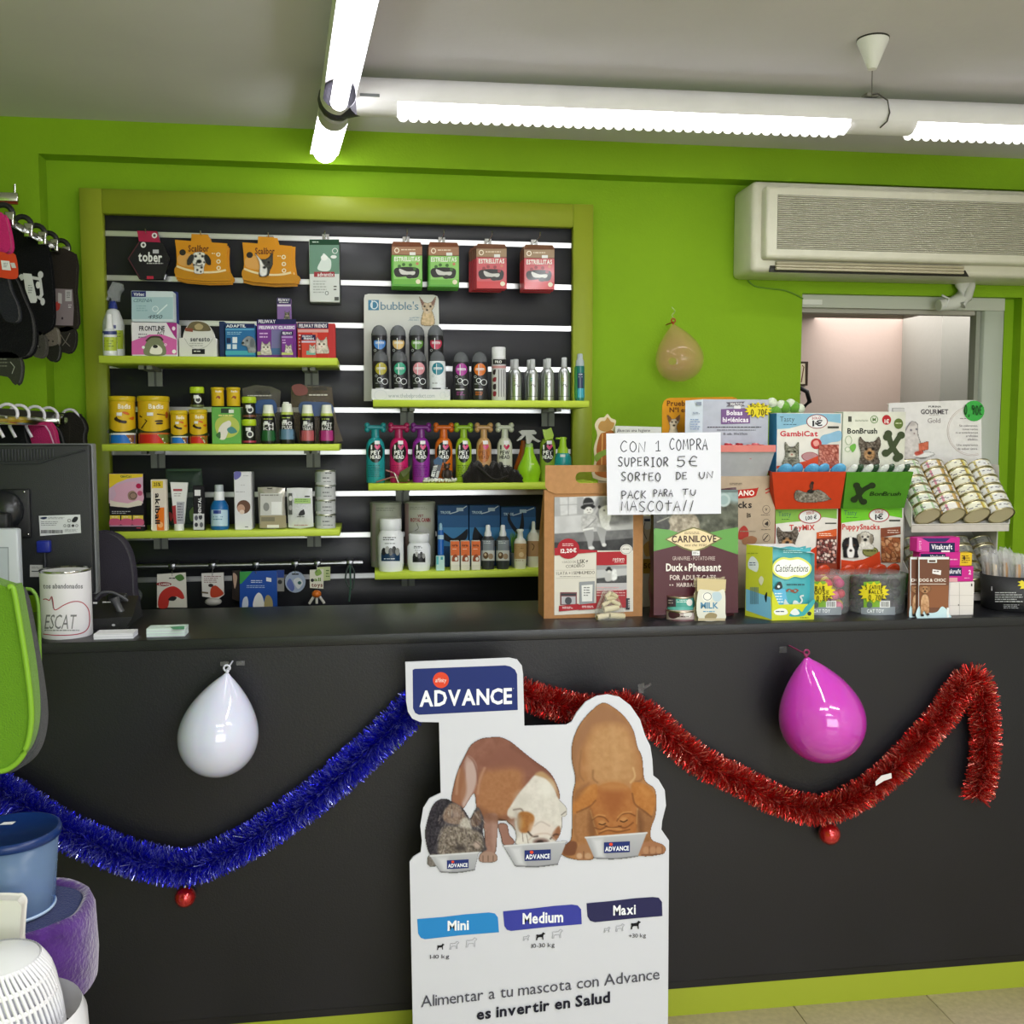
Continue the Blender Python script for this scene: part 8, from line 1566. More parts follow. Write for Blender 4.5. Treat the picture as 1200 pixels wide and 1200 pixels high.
Xw = B_.x+.003; G().add([(Xw, 2.802, zfr-.01),(Xw, YG, zfr-.01),(Xw, YG, zat(1160,541, YG)),(Xw, 2.86, zat(1177,545,2.86)),(Xw, 2.845, zfr+.03)], [(0,1,2,3,4)], 'card', 'd9d5cf').build('side_wing', o)

# ---- pink cartons on a white box, brown dog chocolate boxes
YW3 = yb(1127,722)+.01
boxitem('white_box', 'plain white ribbed box under the pink cartons, right of the brown boxes', 'box', 1112,682,1141.5,722.5, YW3,.045, 'dcd6d2', [('r', 1124,683,1124.5,722, '9a9490'),('r', 1112.5,697.5,1141,697.9, 'b9b2ae'),('r', 1112.5,709.5,1141,709.9, 'b9b2ae'),('r', 1138,684,1139.5,687, '2a2a2a'),('e', 1123.5,709,.8,.8, '5a5a5a')], z0=ZC)
zw = zat(1127,682, YW3)+.0006
def pink(x0_, x1_, y0_, y1_, Y, z0, label, L): return boxitem('stick_carton', label, 'carton', x0_, y0_, x1_, y1_, Y, .04, 'c42a8a', L, z0=z0, group='pink treat cartons')
pink(1104,1141,664,682, YW3+.001, zw, 'lowest pink treat carton, lying on the white box', [('r', 1104.2,665,1127,675, '22264e'),('T', 'Vitakraft', 1105,667,1126,672, 'e9e6f0'),('r', 1104.2,677,1122,681.8, 'd9a0a8'),('T', '2', 1135,668,1138,673, 'f0dcea'),('m', 1130,677,1138,679,1, 'e6b4d4')])
zp = zat(1120,664, YW3+.001)+.0006
pink(1078,1125.5,647,664, YW3+.004, zp, 'middle pink treat carton with a yellow label at its right end', [('r', 1079,649,1108,655, '22264e'),('T', 'Vitakraft', 1090,650.5,1107,654, 'e9e6f0'),('m', 1112,655,1122,658,1, 'e6b4d4')])
boxitem('yellow_label', 'yellow price label on the right end of the middle pink carton', 'label', 1124.5,648,1139.5,664, YW3+.006,.03, 'd9b42c', [('m', 1127,651,1137,661,4, '6a4a1c'),('e', 1130,654,1.6,2, '4a3414')], z0=zp)
zp2 = zat(1100,647, YW3+.004)+.0006
pink(1074.5,1125,630,647, YW3+.004, zp2, 'topmost pink treat carton with navy brand panel', [('r', 1089,636,1119,647, '22264e'),('T', 'Vitakraft', 1091.5,638,1116,643.5, 'eeeaf2'),('r', 1103,645,1113,647, 'e9dce6'),('r', 1075,630.5,1089,646.5, 'd0459a'),('m', 1077,634,1080,645,5, 'eac4de'),('p', [(1080,630.5),(1114,630.5),(1108,635),(1088,635)], '3a2f6a')])
def choc(x0_, x1_, Y, label, z0=None, full=True):
    cx = (x0_+x1_)/2
    o = boxitem('dog_chocolate_box', label, 'box', x0_, 653, x1_, 725, Y, .012, '6f4a3a', None, z0=ZC, group='brown dog chocolate boxes')
    S_ = Surf(Y=Y); w_ = x1_-x0_
    L = [('r', x0_+.3,652.8, x1_-.3,655.5, 'dfe2e2'),('r', x0_+.3,655, x0_+1.6,724, 'cfd3d4'),('T', 'DOG & CHOC' if full else 'DO', x0_+1.5,678, x0_+(w_-4 if full else w_-1),681.5, 'e6dcd2'),('r', x0_+1,684, x1_-4 if full else x1_, 684.8, 'e0d4c6'),
         ('p', [(x0_+1,686),(x1_-1,686),(x1_-1,712),(x0_+1,712)], '8a5a3e'),('s', [(x0_, 725),(x0_+.3,711),(x0_+5,713),(x0_+w_*.35,718),(x0_+w_*.6,717),(x0_+w_*.75,711),(x0_+w_*.88,713),(x1_-.3,719),(x1_-.3,725)], 'c3dde6')]
    if full: L += [('r', x0_+11,655.5, x0_+22,659.5, 'dfe2e2'),('r', x0_+12.6,656.4, x0_+20.4,658.6, '4a3026'),('p', [(x0_+17,667),(x0_+27,668.5),(x0_+26.5,674),(x0_+16.5,672)], 'e6e2e2'),('m', x0_+18,669, x0_+25,672,1, '6a5a5a'),('r', x1_-3,712, x1_-.4,724.5, 'e3e8ea')]
    G().prints(S_, L).build('printed_front', o)
    P = Paint(x0_+1.5,684, x0_+min(18, w_-1),723,1.5); u = x0_+8
    P.poly([(u-4,700),(u+4,700),(u+5,716),(u+3,722),(u-1,716),(u-4,722),(u-5.5,712)], 'b58a66', nz=.14, nsc=2); P.ell(u, 702,4.5,6, 'c29a74', nz=.12, nsc=2); P.ell(u, 691,5,4.8, 'b08460', nz=.1, nsc=2); P.ell(u-5,690,2,3.6, '94694a'); P.ell(u+5,690,2,3.6, '94694a'); P.ell(u-1.8,690,.7,.7, '1c1410'); P.ell(u+2,690,.7,.7, '1c1410'); P.ell(u, 693,1.1,.9, '1c1410'); P.ell(u-3,721,2.4,1.4, '2a2224'); P.ell(u+3.5,720,2,1.4, '2a2224')
    P.mesh(S_, 'puppy_picture', o, .004)
YX = yb(1095,724)
choc(1066.3,1079, YX+.016, 'brown dog chocolate box half hidden behind the front one', full=False)
choc(1076,1112.5, YX, 'front brown dog chocolate box with a seated puppy and hanging slot')

# ---- black basket with wrapped sticks at the right edge
cx = 1201; hw = 48; YBk = yb(1195,719)+.088; X = xat(cx, 690, YBk); m = ppm(cx, 690, YBk); R = hw*m
o = empty('black_basket', (X, YBk, ZC), 'round black tub with white print holding wrapped chew sticks at the right edge', 'basket')
zt = zat(cx, 672, YBk)
G().lathe(X, YBk, [(R*.90, ZC),(R*.94, ZC+.004),(R, zt),(R*.975, zt),(R*.90, ZC+.01),(1e-5, ZC+.01)], 'darkplastic', '16161a', 48, cap=False, sq=.75).build('tub_body', o)
g = G(); Sx = Surf(cyl=(X, YBk, R*.985,.75), kind='gloss', step=2)
g.prints(Sx, [('m', 1166,694,1199,707,5, 'b9b9bd'),('m', 1176,708.5,1199,714,3, '9a9a9e'),('star', 1207,684,15,10, 'e0cf2a'),('T', 'i', 1161.5,687,1163,692, 'b9b9bd')]); g.build('printed_label', o)
rgs = random.Random(5)
for k in range(16):
    a = math.pi*(.62+.055*k)+.55; r1 = R*(.80 if k % 2 else .62); x, y = X+r1*math.cos(a), YBk+.72*r1*math.sin(a); top = zat(1180,648+rgs.random()*8, YBk-.06)
    c_ = ['8a4a2c', '9a7a5a', '5a7a5a', 'b08a64', '6a3a24', 'c9b9a0'][k % 6]
    t_ = empty('wrapped_stick', (x, y, ZC+.012), 'clear wrapped %s chew stick standing in the round black tub' % ['red brown', 'tan', 'grey green', 'light brown', 'dark brown', 'cream'][k % 6], 'treat stick', 'wrapped sticks in the black tub')
    G().tube([(x*1.0, y, ZC+.013),(x+(x-X)*.08, y+(y-YBk)*.08, top-.02)], .008, 'satin', c_, 8).build('stick', t_)
    p = Vector((x+(x-X)*.08, y+(y-YBk)*.08, top)); vs = [Vector((x, y, zt-.02))+Vector((-.013,0,0)), Vector((x, y, zt-.02))+Vector((.013,0,0)), p+Vector((.015,-.002,.0)), p+Vector((.006,.004,.014)), p+Vector((-.004,-.004,.008)), p+Vector((-.015,.002,.015))]
    G().add([v+Vector((0,-.009,0)) for v in vs]+[v+Vector((0,.009,0)) for v in vs], [(0,1,2,3,4,5),(11,10,9,8,7,6),(0,5,11,6),(1,7,8,2)], 'clearbag', 'e0e0e2').build('wrapper', t_)
# ================================================================ decorations on the counter front
def tinsel(label, path, rad, base, light, n, Yc, seed):
    """garland: a twisted cord with thousands of narrow foil strips standing out from it"""
    P = [at(x, y, Yc) for x, y in smooth(path, 8, False)]
    o = empty('tinsel_garland', P[len(P)//2], label, 'garland')
    G().tube(P, .004, 'satin', base, 6).build('cord', o)
    L = [0]
    for i in range(1, len(P)): L.append(L[-1]+(P[i]-P[i-1]).length)
    rg = np.random.default_rng(seed); T = rg.random(n)*L[-1]; idx = np.clip(np.searchsorted(L, T)-1,0, len(P)-2)
    PA = np.array(P); C0 = PA[idx]; C1 = PA[idx+1]; f = ((T-np.array(L)[idx])/(np.array(L)[idx+1]-np.array(L)[idx]+1e-9))[:, None]
    C = C0*(1-f)+C1*f; D = C1-C0; D /= np.linalg.norm(D, axis=1)[:, None]
    up = np.tile(np.array([0., 1., 0.]),(n, 1)); A = np.cross(D, up); A /= np.linalg.norm(A, axis=1)[:, None]; B = np.cross(D, A)
    th = rg.random(n)*2*np.pi; R = A*np.cos(th)[:, None]+B*np.sin(th)[:, None]*.86+D*rg.normal(0,.28, n)[:, None]
    ln = rad*rg.uniform(.72,1.06, n); E = C+R*ln[:, None]; E[:, 1] = np.minimum(E[:, 1], YF-.001)
    Wd = np.cross(R, rg.normal(size=(n, 3))); Wd /= np.linalg.norm(Wd, axis=1)[:, None]; Wd *= .0009
    M_ = C+R*(ln*.55)[:, None]+rg.normal(0,.0025,(n, 3)); M_[:, 1] = np.minimum(M_[:, 1], YF-.001)
    V = np.stack([C-Wd, C+Wd, M_+Wd, M_-Wd, E+Wd*.7, E-Wd*.7], 1).reshape(-1,3)-np.array(P[len(P)//2])
    q = np.arange(n)[:, None]*6; Fq = np.concatenate([q+np.array([0,1,2,3]), q+np.array([3,2,4,5])], 1).reshape(-1,4)
    me = bpy.data.meshes.new('foil_strips'); me.vertices.add(len(V)); me.vertices.foreach_set('co', V.ravel().astype(np.float32))
    me.loops.add(Fq.size); me.loops.foreach_set('vertex_index', Fq.ravel().astype(np.int32)); me.polygons.add(len(Fq)); me.polygons.foreach_set('loop_start', np.arange(0, Fq.size, 4, dtype=np.int32)); me.update(calc_edges=True)
    c0, c1 = np.array(lin(base)), np.array(lin(light)); k = (rg.random(n)**4)[:, None]; c = c0*(1-k)+c1*k  # sparkle put into the colour: a few random strips turn pale
    c = np.hstack([np.repeat(c, 6, axis=0), np.ones((n*6,1))]); a = me.color_attributes.new('Col', 'FLOAT_COLOR', 'POINT'); a.data.foreach_set('color', c.astype(np.float32).ravel())
    me.materials.append(KINDS['tinsel']); s = bpy.data.objects.new('foil_strips', me); COL.objects.link(s); s.parent = o; s['kind'] = 'stuff'; return o
tinsel('thick blue tinsel garland swagged across the left half of the counter front', [(-40,905),(0,926),(35,948),(70,971),(110,989),(150,1004),(190,1014),(218,1017),(248,1008),(290,987),(330,962),(365,937),(400,908),(440,872),(470,843),(487,826),(500,815)], .050, '1616dc', 'c4ccff', 26000, YF-.046,1)
tinsel('thick red tinsel garland swagged across the right half of the counter front', [(606,812),(640,822),(675,831),(705,832),(735,828),(765,845),(790,868),(820,892),(860,912),(905,935),(940,947),(970,948),(1005,933),(1040,908),(1075,872),(1105,838),(1122,812),(1136,797),(1147,800),(1152,825),(1155,862),(1153,900),(1145,934)], .046, 'c40e0c', 'ffb0a0', 26000, YF-.042,2)
def bauble(cx, cy, r, label):
    Yb = YF-.030; X = at(cx, cy, Yb); m = ppm(cx, cy, Yb)
    o = empty('christmas_bauble', X, label, 'bauble')
    G().sphere(X, r*m, 'bauble', 'c01c20', seg=28).build('ball', o)
    G().lathe(X.x, X.y, [(.0045, X.z+r*m-.001),(.0045, X.z+r*m+.006)], 'chrome', 'b9b9b9', 12).build('cap', o)
    G().tube([X+Vector((.003*math.cos(a),0, r*m+.009+.003*math.sin(a))) for a in [i*math.pi/5 for i in range(11)]], .0007, 'chrome', 'b9b9b9', 6).build('loop', o)
mkkind('bauble', .12, metal=.6, coat=1.0)
bauble(217,1051,12.5, 'small shiny red bauble hanging from the blue garland'); bauble(972,977,12, 'small red bauble hanging from the red garland')
p4 = [(1026,916),(1033,909),(1044.5,906),(1045,912),(1036,915),(1026.5,921)]
tag(G().pxprism(p4, YF-.092,.0008, 'paper', 'd9d4d6').build('paper_scrap'), 'small white paper scrap caught in the red garland', 'paper scrap')
# balloons
def balloon(label, top, bot, hw, Yw, col, kind, knotcol, wid=.60, knot=(0,0), fat=.94):
    """pear shaped balloon hanging from its knot; top is where the neck begins, bot the far end"""
    T_, B_ = Vector((top[0], top[1])), Vector((bot[0], bot[1])); Lp = (B_-T_).length
    Yc = Yw-hw*ppm(*top, Yw)*fat-.002
    m = ppm((top[0]+bot[0])/2,(top[1]+bot[1])/2, Yc); P0 = at(*top, Yc); P1 = at(*bot, Yc); ax_ = P1-P0; ln = ax_.length; R = hw*m
    rot = Vector((0,0,-1)).rotation_difference(ax_.normalized()).to_matrix().to_4x4(); M_ = Matrix.Translation(P0) @ rot
    o = empty('balloon', P0, label, 'balloon')
    prof = []
    for i in range(33):
        t = i/32
        if t < wid: s_ = t/wid; r = R*(math.sin(s_*math.pi/2)**.74)*(.30+.70*s_**.12) if s_ > 0 else R*.05
        else: s_ = (t-wid)/(1-wid); r = R*math.sqrt(max(0,1-s_**2.15))
        prof.append((max(r, .0008),-t*ln))
    G().lathe(0,0, prof, kind, col, 40, M=M_, cap=False).build('balloon_skin', o)
    G().lathe(0,0, [(.003,.010),(.0055,.006),(.0035,.002),(.0045,-.001)], 'satin', knotcol, 14, M=M_).build('neck', o)
    K = P0+Vector((0,0,.010)); G().tube([K+Vector((.0075*math.cos(a),0,.0075*math.sin(a)+.003)) for a in [i*math.pi/7 for i in range(15)]], .0026, 'satin', knotcol, 8).build('knot_ring', o)
    G().tube([P0+Vector((0,.0,.008)), Vector((P0.x, Yw-.001, P0.z+.008))], .0022, 'satin', knotcol, 8).build('knot_tail', o)
    return o, P0
o, P0 = balloon('white balloon taped to the left part of the black counter front', (266,789),(249.5,909),47.5, YF, 'd5d8ee', 'balloon', 'd0d2e0')
for dx in (-14,4): G().bbox(P0.x+dx*.0022, P0.x+dx*.0022+.022, YF-.0012, YF-.0002, P0.z-.004, P0.z+.008, 'clear', '9a9a9a', .0004,1).build('tape_strip', o)
o, P0 = balloon('glossy pink purple balloon taped to the right part of the counter front', (945,770.5),(975,890),47, YF, 'c23cb4', 'balloon', '8a2a5a')
G().bbox(P0.x-.028, P0.x-.006, YF-.0012, YF-.0002, P0.z-.012, P0.z+.006, 'clear', '6a6a6a', .0004,1).build('tape_strip', o)
o, P0 = balloon('translucent peach balloon hanging on the green wall left of the doorway', (789,380),(801,447.5),27.5, YW, 'eaa888', 'clearballoon', 'a83a14')
G().tube([P0+Vector((.006*math.sin(i*1.1),.0,.008+i*.0055)) for i in range(11)], .0022, 'clear', 'dfe8c0', 6).build('ribbon', o)
for x, y in ((752,806),):
    q = at(x, y, YF-.004)
    g = G(); g.add([q+Vector((-.012,-.004,.012)), q+Vector((.004,-.012,.016)), q+Vector((.006,0,-.016)), q+Vector((-.008,0,-.014))], [(0,1,2,3)], 'clear', 'b9b9b9'); g.add([q+Vector((.004,-.002,.004)), q+Vector((.022,-.012,.016)), q+Vector((.026,-.006,.008)), q+Vector((.008,0,-.004))], [(0,1,2,3)], 'clear', 'b9b9b9')
    tag(g.build('sticky_tape'), 'crumpled clear sticky tape above the red garland on the counter front', 'tape')
q = at(1138,786, YF-.006); tag(G().add([q+Vector((-.03,0,.004)), q+Vector((-.006,-.01,.010)), q+Vector((.026,-.004,.004)), q+Vector((.02,0,-.006)), q+Vector((-.02,0,-.008))], [(0,1,2,3,4)], 'clear', '7a8a6a').build('sticky_tape'), 'clear sticky tape at the right peak of the red garland', 'tape')

# ================================================================ cardboard standee with three dogs
YD2 = 2.40
oz = zat(632,1200, YD2)
out = [(475,776),(597,771),(606,773),(611.5,780),(613,790),(614.5,851),(664,849.5),(670,846),(676,835),(686,823),(699,816),(712,814),(726,817),(739,827),(750,843),(756,862),(762,874),(764.5,890),(765.5,909),(772,914),(779,926),(780.5,944),(776,962),(775,972),(784,985)]
lx, rx_ = xat(484.5,1200, YD2), xat(783,1200, YD2)
left = [(480,1010),(484,1004.5),(493,999),(494.5,986),(492.5,968),(496,947),(503,936),(516.5,929.5),(514.5,846.5),(492,846),(483,842),(478,834),(476,822)]
xz = [XZ(x, y, YD2) for x, y in out]+[(rx_, .0),(lx, .0)]+[XZ(x, y, YD2) for x, y in left]
o = empty('advert_standee', ((lx+rx_)/2, YD2,0), 'white cardboard standee with three feeding dogs and a navy sign leaning before the counter', 'standee')
G().prism(xz, YD2, YD2+.005, 'paper', 'cfd0da').build('board', o)
G().add([(lx+.2, YD2+.005,.62),(lx+.2, YD2+.005,.0),(lx+.2, YD2+.13,.0)], [(0,1,2)], 'paper', 'b9b9b4').build('easel_strut', o).modifiers.new('t', 'SOLIDIFY').thickness = .004
SS = Surf(Y=YD2, kind='paper')
g = G(); PR = []
PR += [('p', [(483.5,785),(486,783.8),(592,779.7),(598,781),(603.5,784.8),(606,790),(606.8,832),(491,837.7),(486.5,835.5),(484,830)], '23306e'),('e', 516.7,797,9.4,9.4, 'd9482e'),('I', 'affinity', 510,794.5,523.5,799.5, 'f0e6e4'),('T', 'ADVANCE', 491.5,809.8,600,827.6, 'f0f2f8', -3.4),('t', '.', 601,805,602.5,807, 'f0f2f8')]
def bar(p, c, t, tx0, ty0, tx1, ty1, sl): return [('p', p, c),('T', t, tx0, ty0, tx1, ty1, 'eef0f6', sl)]
PR += bar([(488.9,1077),(520,1074.5),(545,1071.5),(573,1069.3),(580,1070.5),(583.5,1075),(584.8,1092.5),(540,1096),(498,1100.7),(493,1099),(490,1094)], '2a84c8', 'Mini', 524.6,1079.3,549.5,1090.5,-1.3)
PR += bar([(589.5,1068),(620,1065),(650,1061.5),(670,1060),(677,1061),(681,1065.5),(681.8,1083),(640,1086.5),(599,1091),(594,1089.6),(591,1085)], '3a3f9c', 'Medium', 612.5,1070.3,660,1082.6,-2.4)
PR += bar([(687.3,1058.5),(715,1056),(745,1052.5),(765,1051.2),(772,1052),(775.8,1057),(776.3,1073.5),(740,1076.5),(697,1080.8),(691.5,1079),(688.5,1074)], '2b2a52', 'Maxi', 718.7,1061.3,745,1072.5,-1.6)
def dogicon(x, y, s, solid):
    p = [(0,8),(.8,4),(.4,2.5),(1,1.6),(3,2),(6.5,1.6),(7.4,.2),(8.3,-.4),(8.9,.4),(10.4,1),(10,2),(8.8,2.2),(8.2,4.2),(8.5,8),(7.4,8),(7,5),(3,4.8),(1.8,6),(1.6,8)]
    q = [(x+a*s, y+b*s-a*s*.07) for a, b in p]
    return ('p', q, '15151a') if solid else ('l', q+[q[0]], .5, '8a8c96')
for x, y, s, sd in ((512,1106.5,.85,1),(527,1104,1.05,0),(546,1100,1.25,0),(613,1096.5,.75,0),(628,1093.5,1.05,1),(647,1090,1.2,0),(708,1087,.7,0),(721.5,1083.5,1.0,0),(739,1080,1.15,1)): PR.append(dogicon(x, y, s, sd))
PR += [('t', '1-10 kg', 504,1119,526.5,1123.6, '2a2a32', -.8),('t', '10-30 kg', 623,1106,650,1111, '2a2a32', -1.6),('t', '+30 kg', 737,1094.5,757,1099.2, '2a2a32', -1),
   ('t', 'Alimentar a tu mascota con Advance', 493.4,1167,773,1180.5, '4a4a55', -33),('T', 'es invertir en Salud', 558.6,1182.5,715,1195, '1c1c2a', -20.5)]
g.prints(SS, PR); g.build('printed_text', o)
# ---- the printed dogs
P = Paint(494,818,781,1026,1.45)
# large tan mastiff puppy
P.poly([(707,823.5),(720,829.6),(733,841),(742.7,857),(747,875),(752.5,888),(755.7,914),(768,926),(768.7,953),(763,971),(764,984),(778,990.5),(779,998.6),(765,1002),(749,1003.5),(700,1003),(694,1007.5),(674.5,1007.5),(659,1002),(658,993.7),(668.8,984),(670.4,961),(671,932),(674.5,912),(670.4,891),(671,870),(679.4,849),(694,832)], 'b07c50', soft=.8, nz=.05, nsc=6, st=(1,.5))
P.poly([(694,832),(679,849),(671,870),(670.5,891),(675,915),(681,880),(691,861),(700,850),(730,850),(740,862),(746,876),(742,858),(733,842),(720,830),(707,824)], '9c7052', soft=5, op=.8)
P.poly([(697,856),(715,849),(731,853),(741,872),(745,895),(742,915),(722,918),(700,916),(692,905),(689,880)], 'c39668', soft=6, op=.8, nz=.05, nsc=5); P.line([(717,852),(721,880),(722,910)], 4, 'cfa478', .5,4)
P.line([(681,880),(679,905),(684,915)], 1.6, '8a6040', .6,1.2); P.line([(695,903),(695,912),(700,917)], 1.8, '7d5638', .6,1.2); P.line([(742,900),(744,910),(739,917)], 2, 'd9b484', .8,1); P.line([(755,890),(753,912),(745,916)], 1.6, '7d5638', .6,1.2)
P.poly([(676,948),(692,942),(698,960),(696,985),(691,1003),(680,1004),(678,985),(673,965)], 'a9764c', soft=1.5, nz=.04); P.line([(675,945),(673,970),(677,985)], 2, '8a5c3a', .6,2)
P.poly([(748,945),(766,940),(768,955),(762,972),(762,985),(752,990),(748,970)], '9a6a44', soft=1.5, nz=.04)
P.poly([(660,994),(668,986),(676,988),(674,1001),(661,1002)], '7a4c34', soft=1); P.poly([(675,998),(680,990),(692,990),(695,1000),(692,1007),(676,1007)], 'a87854', soft=1); P.ell(679,1003,3.4,3.4, 'd0a888', soft=1); P.ell(689,1003,4,3.6, 'c29a78', soft=1); P.line([(684,998),(684,1006)], 1, '6a452f', .8)
P.poly([(750,990),(762,986),(774,989),(779,996),(776,1001),(752,1003)], 'a87454', soft=1); 
for x in (757,765,772): P.ell(x, 996.5,3.6,4.4, 'b98a68', soft=1); P.line([(x+4,992),(x+4,1000)], .8, '6a452f', .7)
P.line([(752,1002),(776,1001)], 1.2, '5a3a2c', .7)
P.poly([(700,922),(716,917),(733,920),(744,934),(747,955),(746,972),(739,978),(700,979),(695,962),(691,945),(694,930)], 'b0713f', soft=1.2, nz=.04, nsc=4)
P.ell(718,935,14,12, 'a05f34', soft=8, op=.6); P.poly([(708,925),(728,925),(724,955),(712,955)], '9a5a30', soft=5, op=.55); P.ell(719,922,16,5, 'bf8752', soft=4, op=.7)
P.poly([(671,946),(677,930),(688,922),(699,919),(700,930),(698,940),(692,945),(683,948),(674,954)], 'b9793f', soft=1, nz=.04); P.line([(698,938),(691,945),(676,952)], 1.4, '6f4326', .8,1); P.line([(680,930),(690,925)], 3, 'cf9558', .6,3)
P.poly([(741,918),(753,918),(764,926),(768,938),(764,956),(757,951),(746,945),(741,935)], 'b9793f', soft=1, nz=.04); P.line([(741,930),(744,942),(754,950),(763,957)], 1.6, '6f4326', .8,1); P.line([(752,924),(760,932)], 3.4, 'cf9558', .5,3)
P.line([(692,950),(696,966),(700,977)], 1.3, 'd9ab74', .8,.8); P.line([(747,948),(746,965)], 1.3, 'd9ab74', .7,.8)
for pts in ([(694,961),(700,957),(708,958),(713,963)], [(697,970),(704,972),(711,968)], [(723,962),(728,955),(737,953),(744,956)], [(725,968),(733,970),(742,964)], [(702,977),(712,973),(724,975),(738,972)], [(706,966),(716,970),(728,968)]): P.line(pts, 1.1, '5f3519', .85,.8)
for pts in ([(695,959),(701,955),(709,956)], [(724,958),(730,952.5),(740,951.5)], [(704,974),(714,971),(728,972)]): P.line(pts, 1.2, 'd69c62', .8,.8)
P.ell(705.5,964.5,4.2,3, 'c48a54', soft=1.2); P.ell(731,960.5,4.4,3.2, 'c48a54', soft=1.2); P.line([(702,965.5),(706,966.5),(709.5,965)], 1.3, '46260f'); P.line([(727,962),(731,963.2),(735,961)], 1.4, '46260f')
P.poly([(691,948),(697,962),(699,980),(694,990),(689,975)], '6f4528', soft=3, op=.6); P.poly([(747,950),(753,960),(754,978),(748,976)], '6a4228', soft=3, op=.6); P.poly([(671,935),(676,925),(690,917),(686,925),(676,938)], '7d5236', soft=2.5, op=.5); P.line([(672,870),(671,895),(675,912)], 3, '8a6044', .5,3); P.line([(746,870),(754,892),(757,912)], 3, '8a6044', .5,3)
# brown and white bulldog
P.poly([(552,873),(563,866),(575,864),(587,864),(599,869.5),(612,880),(627,892),(642,903),(651,916),(655.7,936),(640,950),(604,962),(582,958),(566,958),(559,948),(556,930),(548,940),(542,947.5),(529.5,940),(531.5,922),(537,902),(545,885)], '8f5f50', soft=.8, nz=.04, nsc=6)
P.poly([(559,925),(566,905),(583,898),(610,900),(612,925),(602,945),(590,958),(566,957),(559,944)], 'ab7650', soft=5, nz=.04, op=.9); P.poly([(567,890),(590,875),(620,888),(640,902),(625,905),(600,900),(575,902)], '8a5a4c', soft=5, op=.8)
P.poly([(549,886),(557,894),(559,910),(556,925),(549,938),(543,946),(540,930),(545,910),(545,893)], 'c3a8a2', soft=1.6); P.line([(548,888),(543,905),(544,925)], 2, 'a98a80', .6,2); P.line([(549.5,887),(555,893),(559,905),(560,918)], 1.6, '7d5244', .8,1)
P.poly([(536,905),(542,900),(546,915),(546,930),(540,942),(531,938),(532,922)], '9c6a4e', soft=2, op=.85); P.line([(538,902),(536,915),(535,930)], 2, 'c9a48c', .6,1.6); P.line([(568,900),(562,915),(560,930)], 2.2, 'caa088', .6,1.4)
P.poly([(584,966),(594,966),(597,978),(603,986),(600,990),(590,990),(587,980)], '9c7266', soft=1); P.poly([(566,956),(582,955),(583,975),(580,1000),(582,1007),(572,1010),(562,1008),(567,995),(568,978)], '9a7468', soft=1, nz=.04); P.poly([(576,957),(583,957),(583,985),(581,1000),(577,990)], 'b08c80', soft=2, op=.8)
P.poly([(562,1002),(568,998),(578,999),(583,1004),(580,1010),(563,1010)], 'a98a7c', soft=.8)
for x in (566,572,578): P.line([(x, 1003),(x, 1009)], .8, '4f3830', .8)
P.poly([(602,957),(594,962),(600,968),(606,975)], 'a88478', soft=1.5)
P.poly([(597,947),(608,930),(618,918),(627.5,908),(637,910),(648,921),(654,935),(663.5,946),(664,955),(659,957),(658.5,970),(652,985),(640,989.5),(606.5,990),(605,980),(602,958),(595,956)], 'dfd9d3', soft=1, nz=.05, nsc=4)
P.poly([(627,908),(636,904),(648,914),(653,925),(656,936),(650,925),(640,913)], 'b9976f', soft=1.4); P.ell(640,925,9,9, 'efebe6', soft=5, op=.7); P.ell(612,938,8,10, 'cfc9c2', soft=5, op=.6)
P.poly([(596,948),(603,945),(611,946),(614,951),(607,953),(603,958),(599,960),(595,955)], 'd8d0c8', soft=.8); P.line([(602,949),(610,948),(613,951)], 1.8, '6a5a54', .7,.9); P.poly([(655,940),(663,946),(663,956),(657,955)], 'd9d4ce', soft=.8); P.line([(658,955),(663,951)], 1.2, '6a6460', .8)
P.poly([(607,954),(616,951),(625,955),(626,963),(622,974),(612,976),(607,970)], 'a9713f', soft=1.2, nz=.06); P.ell(611,965,4,6, 'c08a4a', soft=2, op=.7); P.poly([(648,975),(655,968),(657,976),(652,984),(647,982)], '9a684c', soft=1.2)
P.ell(635,972,14,10, 'e6d8d2', soft=4, op=.8); P.ell(634,986.5,9,4, '6a4c48', soft=2, op=.85); P.ell(633,987,4,2.4, '2f2220', soft=1); P.line([(619,975),(624,980),(630,980)], 1.8, '3a2a24', .85,.9); P.line([(645,983),(650,978),(654,978)], 1.6, '3a2a24', .8,.9); P.line([(626,968),(634,963),(644,968)], 1.2, 'b8a9a4', .8,1); P.line([(612,976),(613,986)], .8, '5a4a44', .7); P.line([(617,978),(619,988)], .8, '5a4a44', .6); P.line([(620,984),(628,978),(642,977),(650,983)], 1.2, 'c4ab9f', .8,1)
P.poly([(604,950),(611,962),(607,980),(603,970)], 'a8a09a', soft=3, op=.6); P.poly([(562,945),(575,952),(592,957),(604,960),(590,964),(566,960)], '7a4e38', soft=3, op=.6); P.line([(575,866),(560,880),(551,890)], 3, 'a27264', .5,3); P.line([(600,875),(625,892),(645,908)], 3, '6f463a', .5,3)
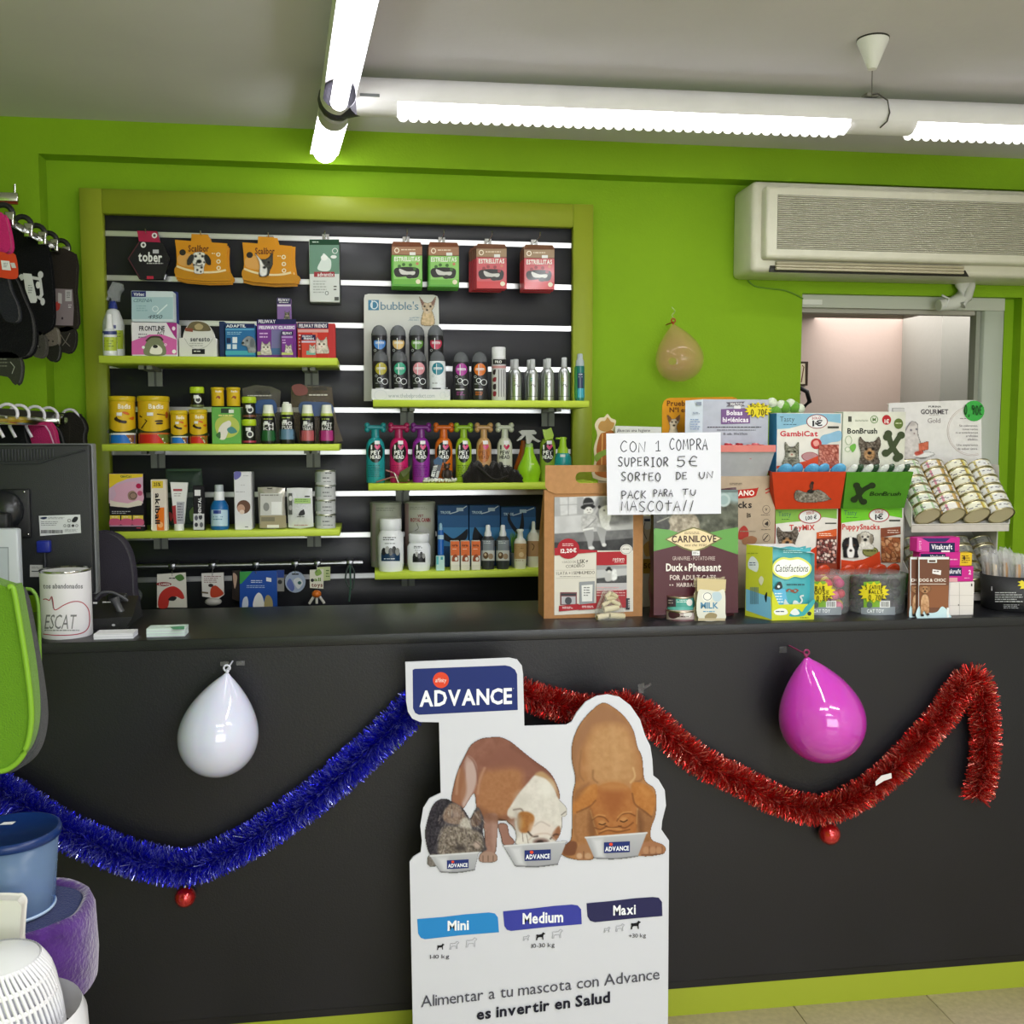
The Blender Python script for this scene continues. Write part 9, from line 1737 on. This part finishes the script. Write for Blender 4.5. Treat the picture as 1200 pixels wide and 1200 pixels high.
# yorkshire terrier
P.poly([(508,943),(513,938),(520,936),(528,939),(533,941),(541,946),(546,952),(551,959),(556,950),(560,946),(564,952),(567,962),(566,975),(569,990),(566,998),(520,1004),(512,1012),(505,1012),(504,1000),(500,990),(498,976),(502,958)], '4a454b', soft=1, nz=.2, nsc=2, st=(1,.4))
P.poly([(508,943),(520,936),(528,940),(522,955),(515,975),(512,1000),(503,1000),(499,980),(502,958)], '332f38', soft=2.5, nz=.14, nsc=2); P.poly([(521,950),(530,941),(541,948),(546,960),(538,966),(524,964),(519,958)], '8a7468', soft=1.2, nz=.14, nsc=1.6); P.ell(534,954,5,4, 'a08a82', soft=2.4, op=.8, rot=35); P.poly([(552,960),(557,952),(562,950),(564,962),(560,968),(553,968)], '6f5a50', soft=1, nz=.12)
P.poly([(540,962),(546,958),(551,962),(552,974),(545,980),(538,974)], 'c3bcb4', soft=1.6, nz=.12, nsc=2); P.poly([(520,970),(535,968),(552,972),(562,976),(567,990),(560,999),(525,1003),(514,1001),(514,985)], '7c7168', soft=2, nz=.24, nsc=2)
rg = random.Random(4)
for k in range(150):
    a = rg.uniform(0,1); x = rg.uniform(502,566); y = rg.uniform(942,996); dx = (x-534)*.10+rg.uniform(-1,1); c = rg.choice(['3a343a', '9a8e84', 'b8aea4', '6a6068', 'c9c0b6']) if x > 514 else rg.choice(['26232a', '4a464e', '5f5a62'])
    if (x-534)**2/34**2+(y-972)**2/34**2 < 1: P.line([(x, y),(x+dx, y+rg.uniform(3,7))], .7, c, .6,.5, sm=False)
P.ell(539,994,7,3.6, '3a3232', soft=2.4, op=.8); P.ell(559,990,4,4, 'b8a49a', soft=1.6); P.line([(556,985),(562,990),(566,995)], 1, '5a4c48', .7); P.poly([(502,1003),(510,1001),(514,1012),(506,1016),(501,1012)], '7d7672', soft=1, nz=.14, nsc=1.6)
# bowls
def bowl(tl, tr, bl, br, lab):
    P.poly([tl, tr, br, ((bl[0]+br[0])/2,(bl[1]+br[1])/2+1.6), bl], 'c3c4cb', soft=.5, sm=False, c2='a9aab2'); P.poly([(tl[0]+8, tl[1]+2),(tl[0]+20, tl[1]+1.5),(bl[0]+12, bl[1]),(bl[0]+3, bl[1]-1)], 'e3e4ea', soft=3, op=.8, sm=False)
    P.line([tl, tr], 1.8, 'e0e1e6', 1,.4, False); P.line([bl, ((bl[0]+br[0])/2,(bl[1]+br[1])/2+2), br], 1.4, '86868c', .9,.6)
P.line([(607,1016),(655,1014)], 4, 'a9a9b0', .5,4); P.line([(520,1023),(556,1021)], 3, 'a9a9b0', .5,3); P.line([(700,1007),(746,1005)], 4, 'a9a9b0', .5,4)
bowl((504,1003),(561,999),(515.7,1021.5),(556.5,1019), None); bowl((590,991.5),(664,986),(603.5,1014.5),(653.7,1012.5), None); bowl((686,981.5),(758,976),(696.4,1005.5),(747.6,1003), None)
P.mesh(SS, 'printed_dogs', o, .0024,.80)
g = G(); g.lay = 24
for x0, y0, x1, y1, sl in ((523.7,1008.2,549.2,1018.5,-1.2),(614.7,996.5,645.5,1009,-1.2),(707.8,987.2,738.2,999.8,-1.3)):
    h = y1-y0; g.prints(SS, [('r', x0, y0, x1, y1, '23306e', sl),('e', x0+(x1-x0)*.27, y0+h*.18, h*.17, h*.15, 'd9482e'),('T', 'ADVANCE', x0+1.3, y0+h*.42, x1-1.2, y0+h*.83, 'eef0f8', sl)])
g.build('bowl_labels', o)
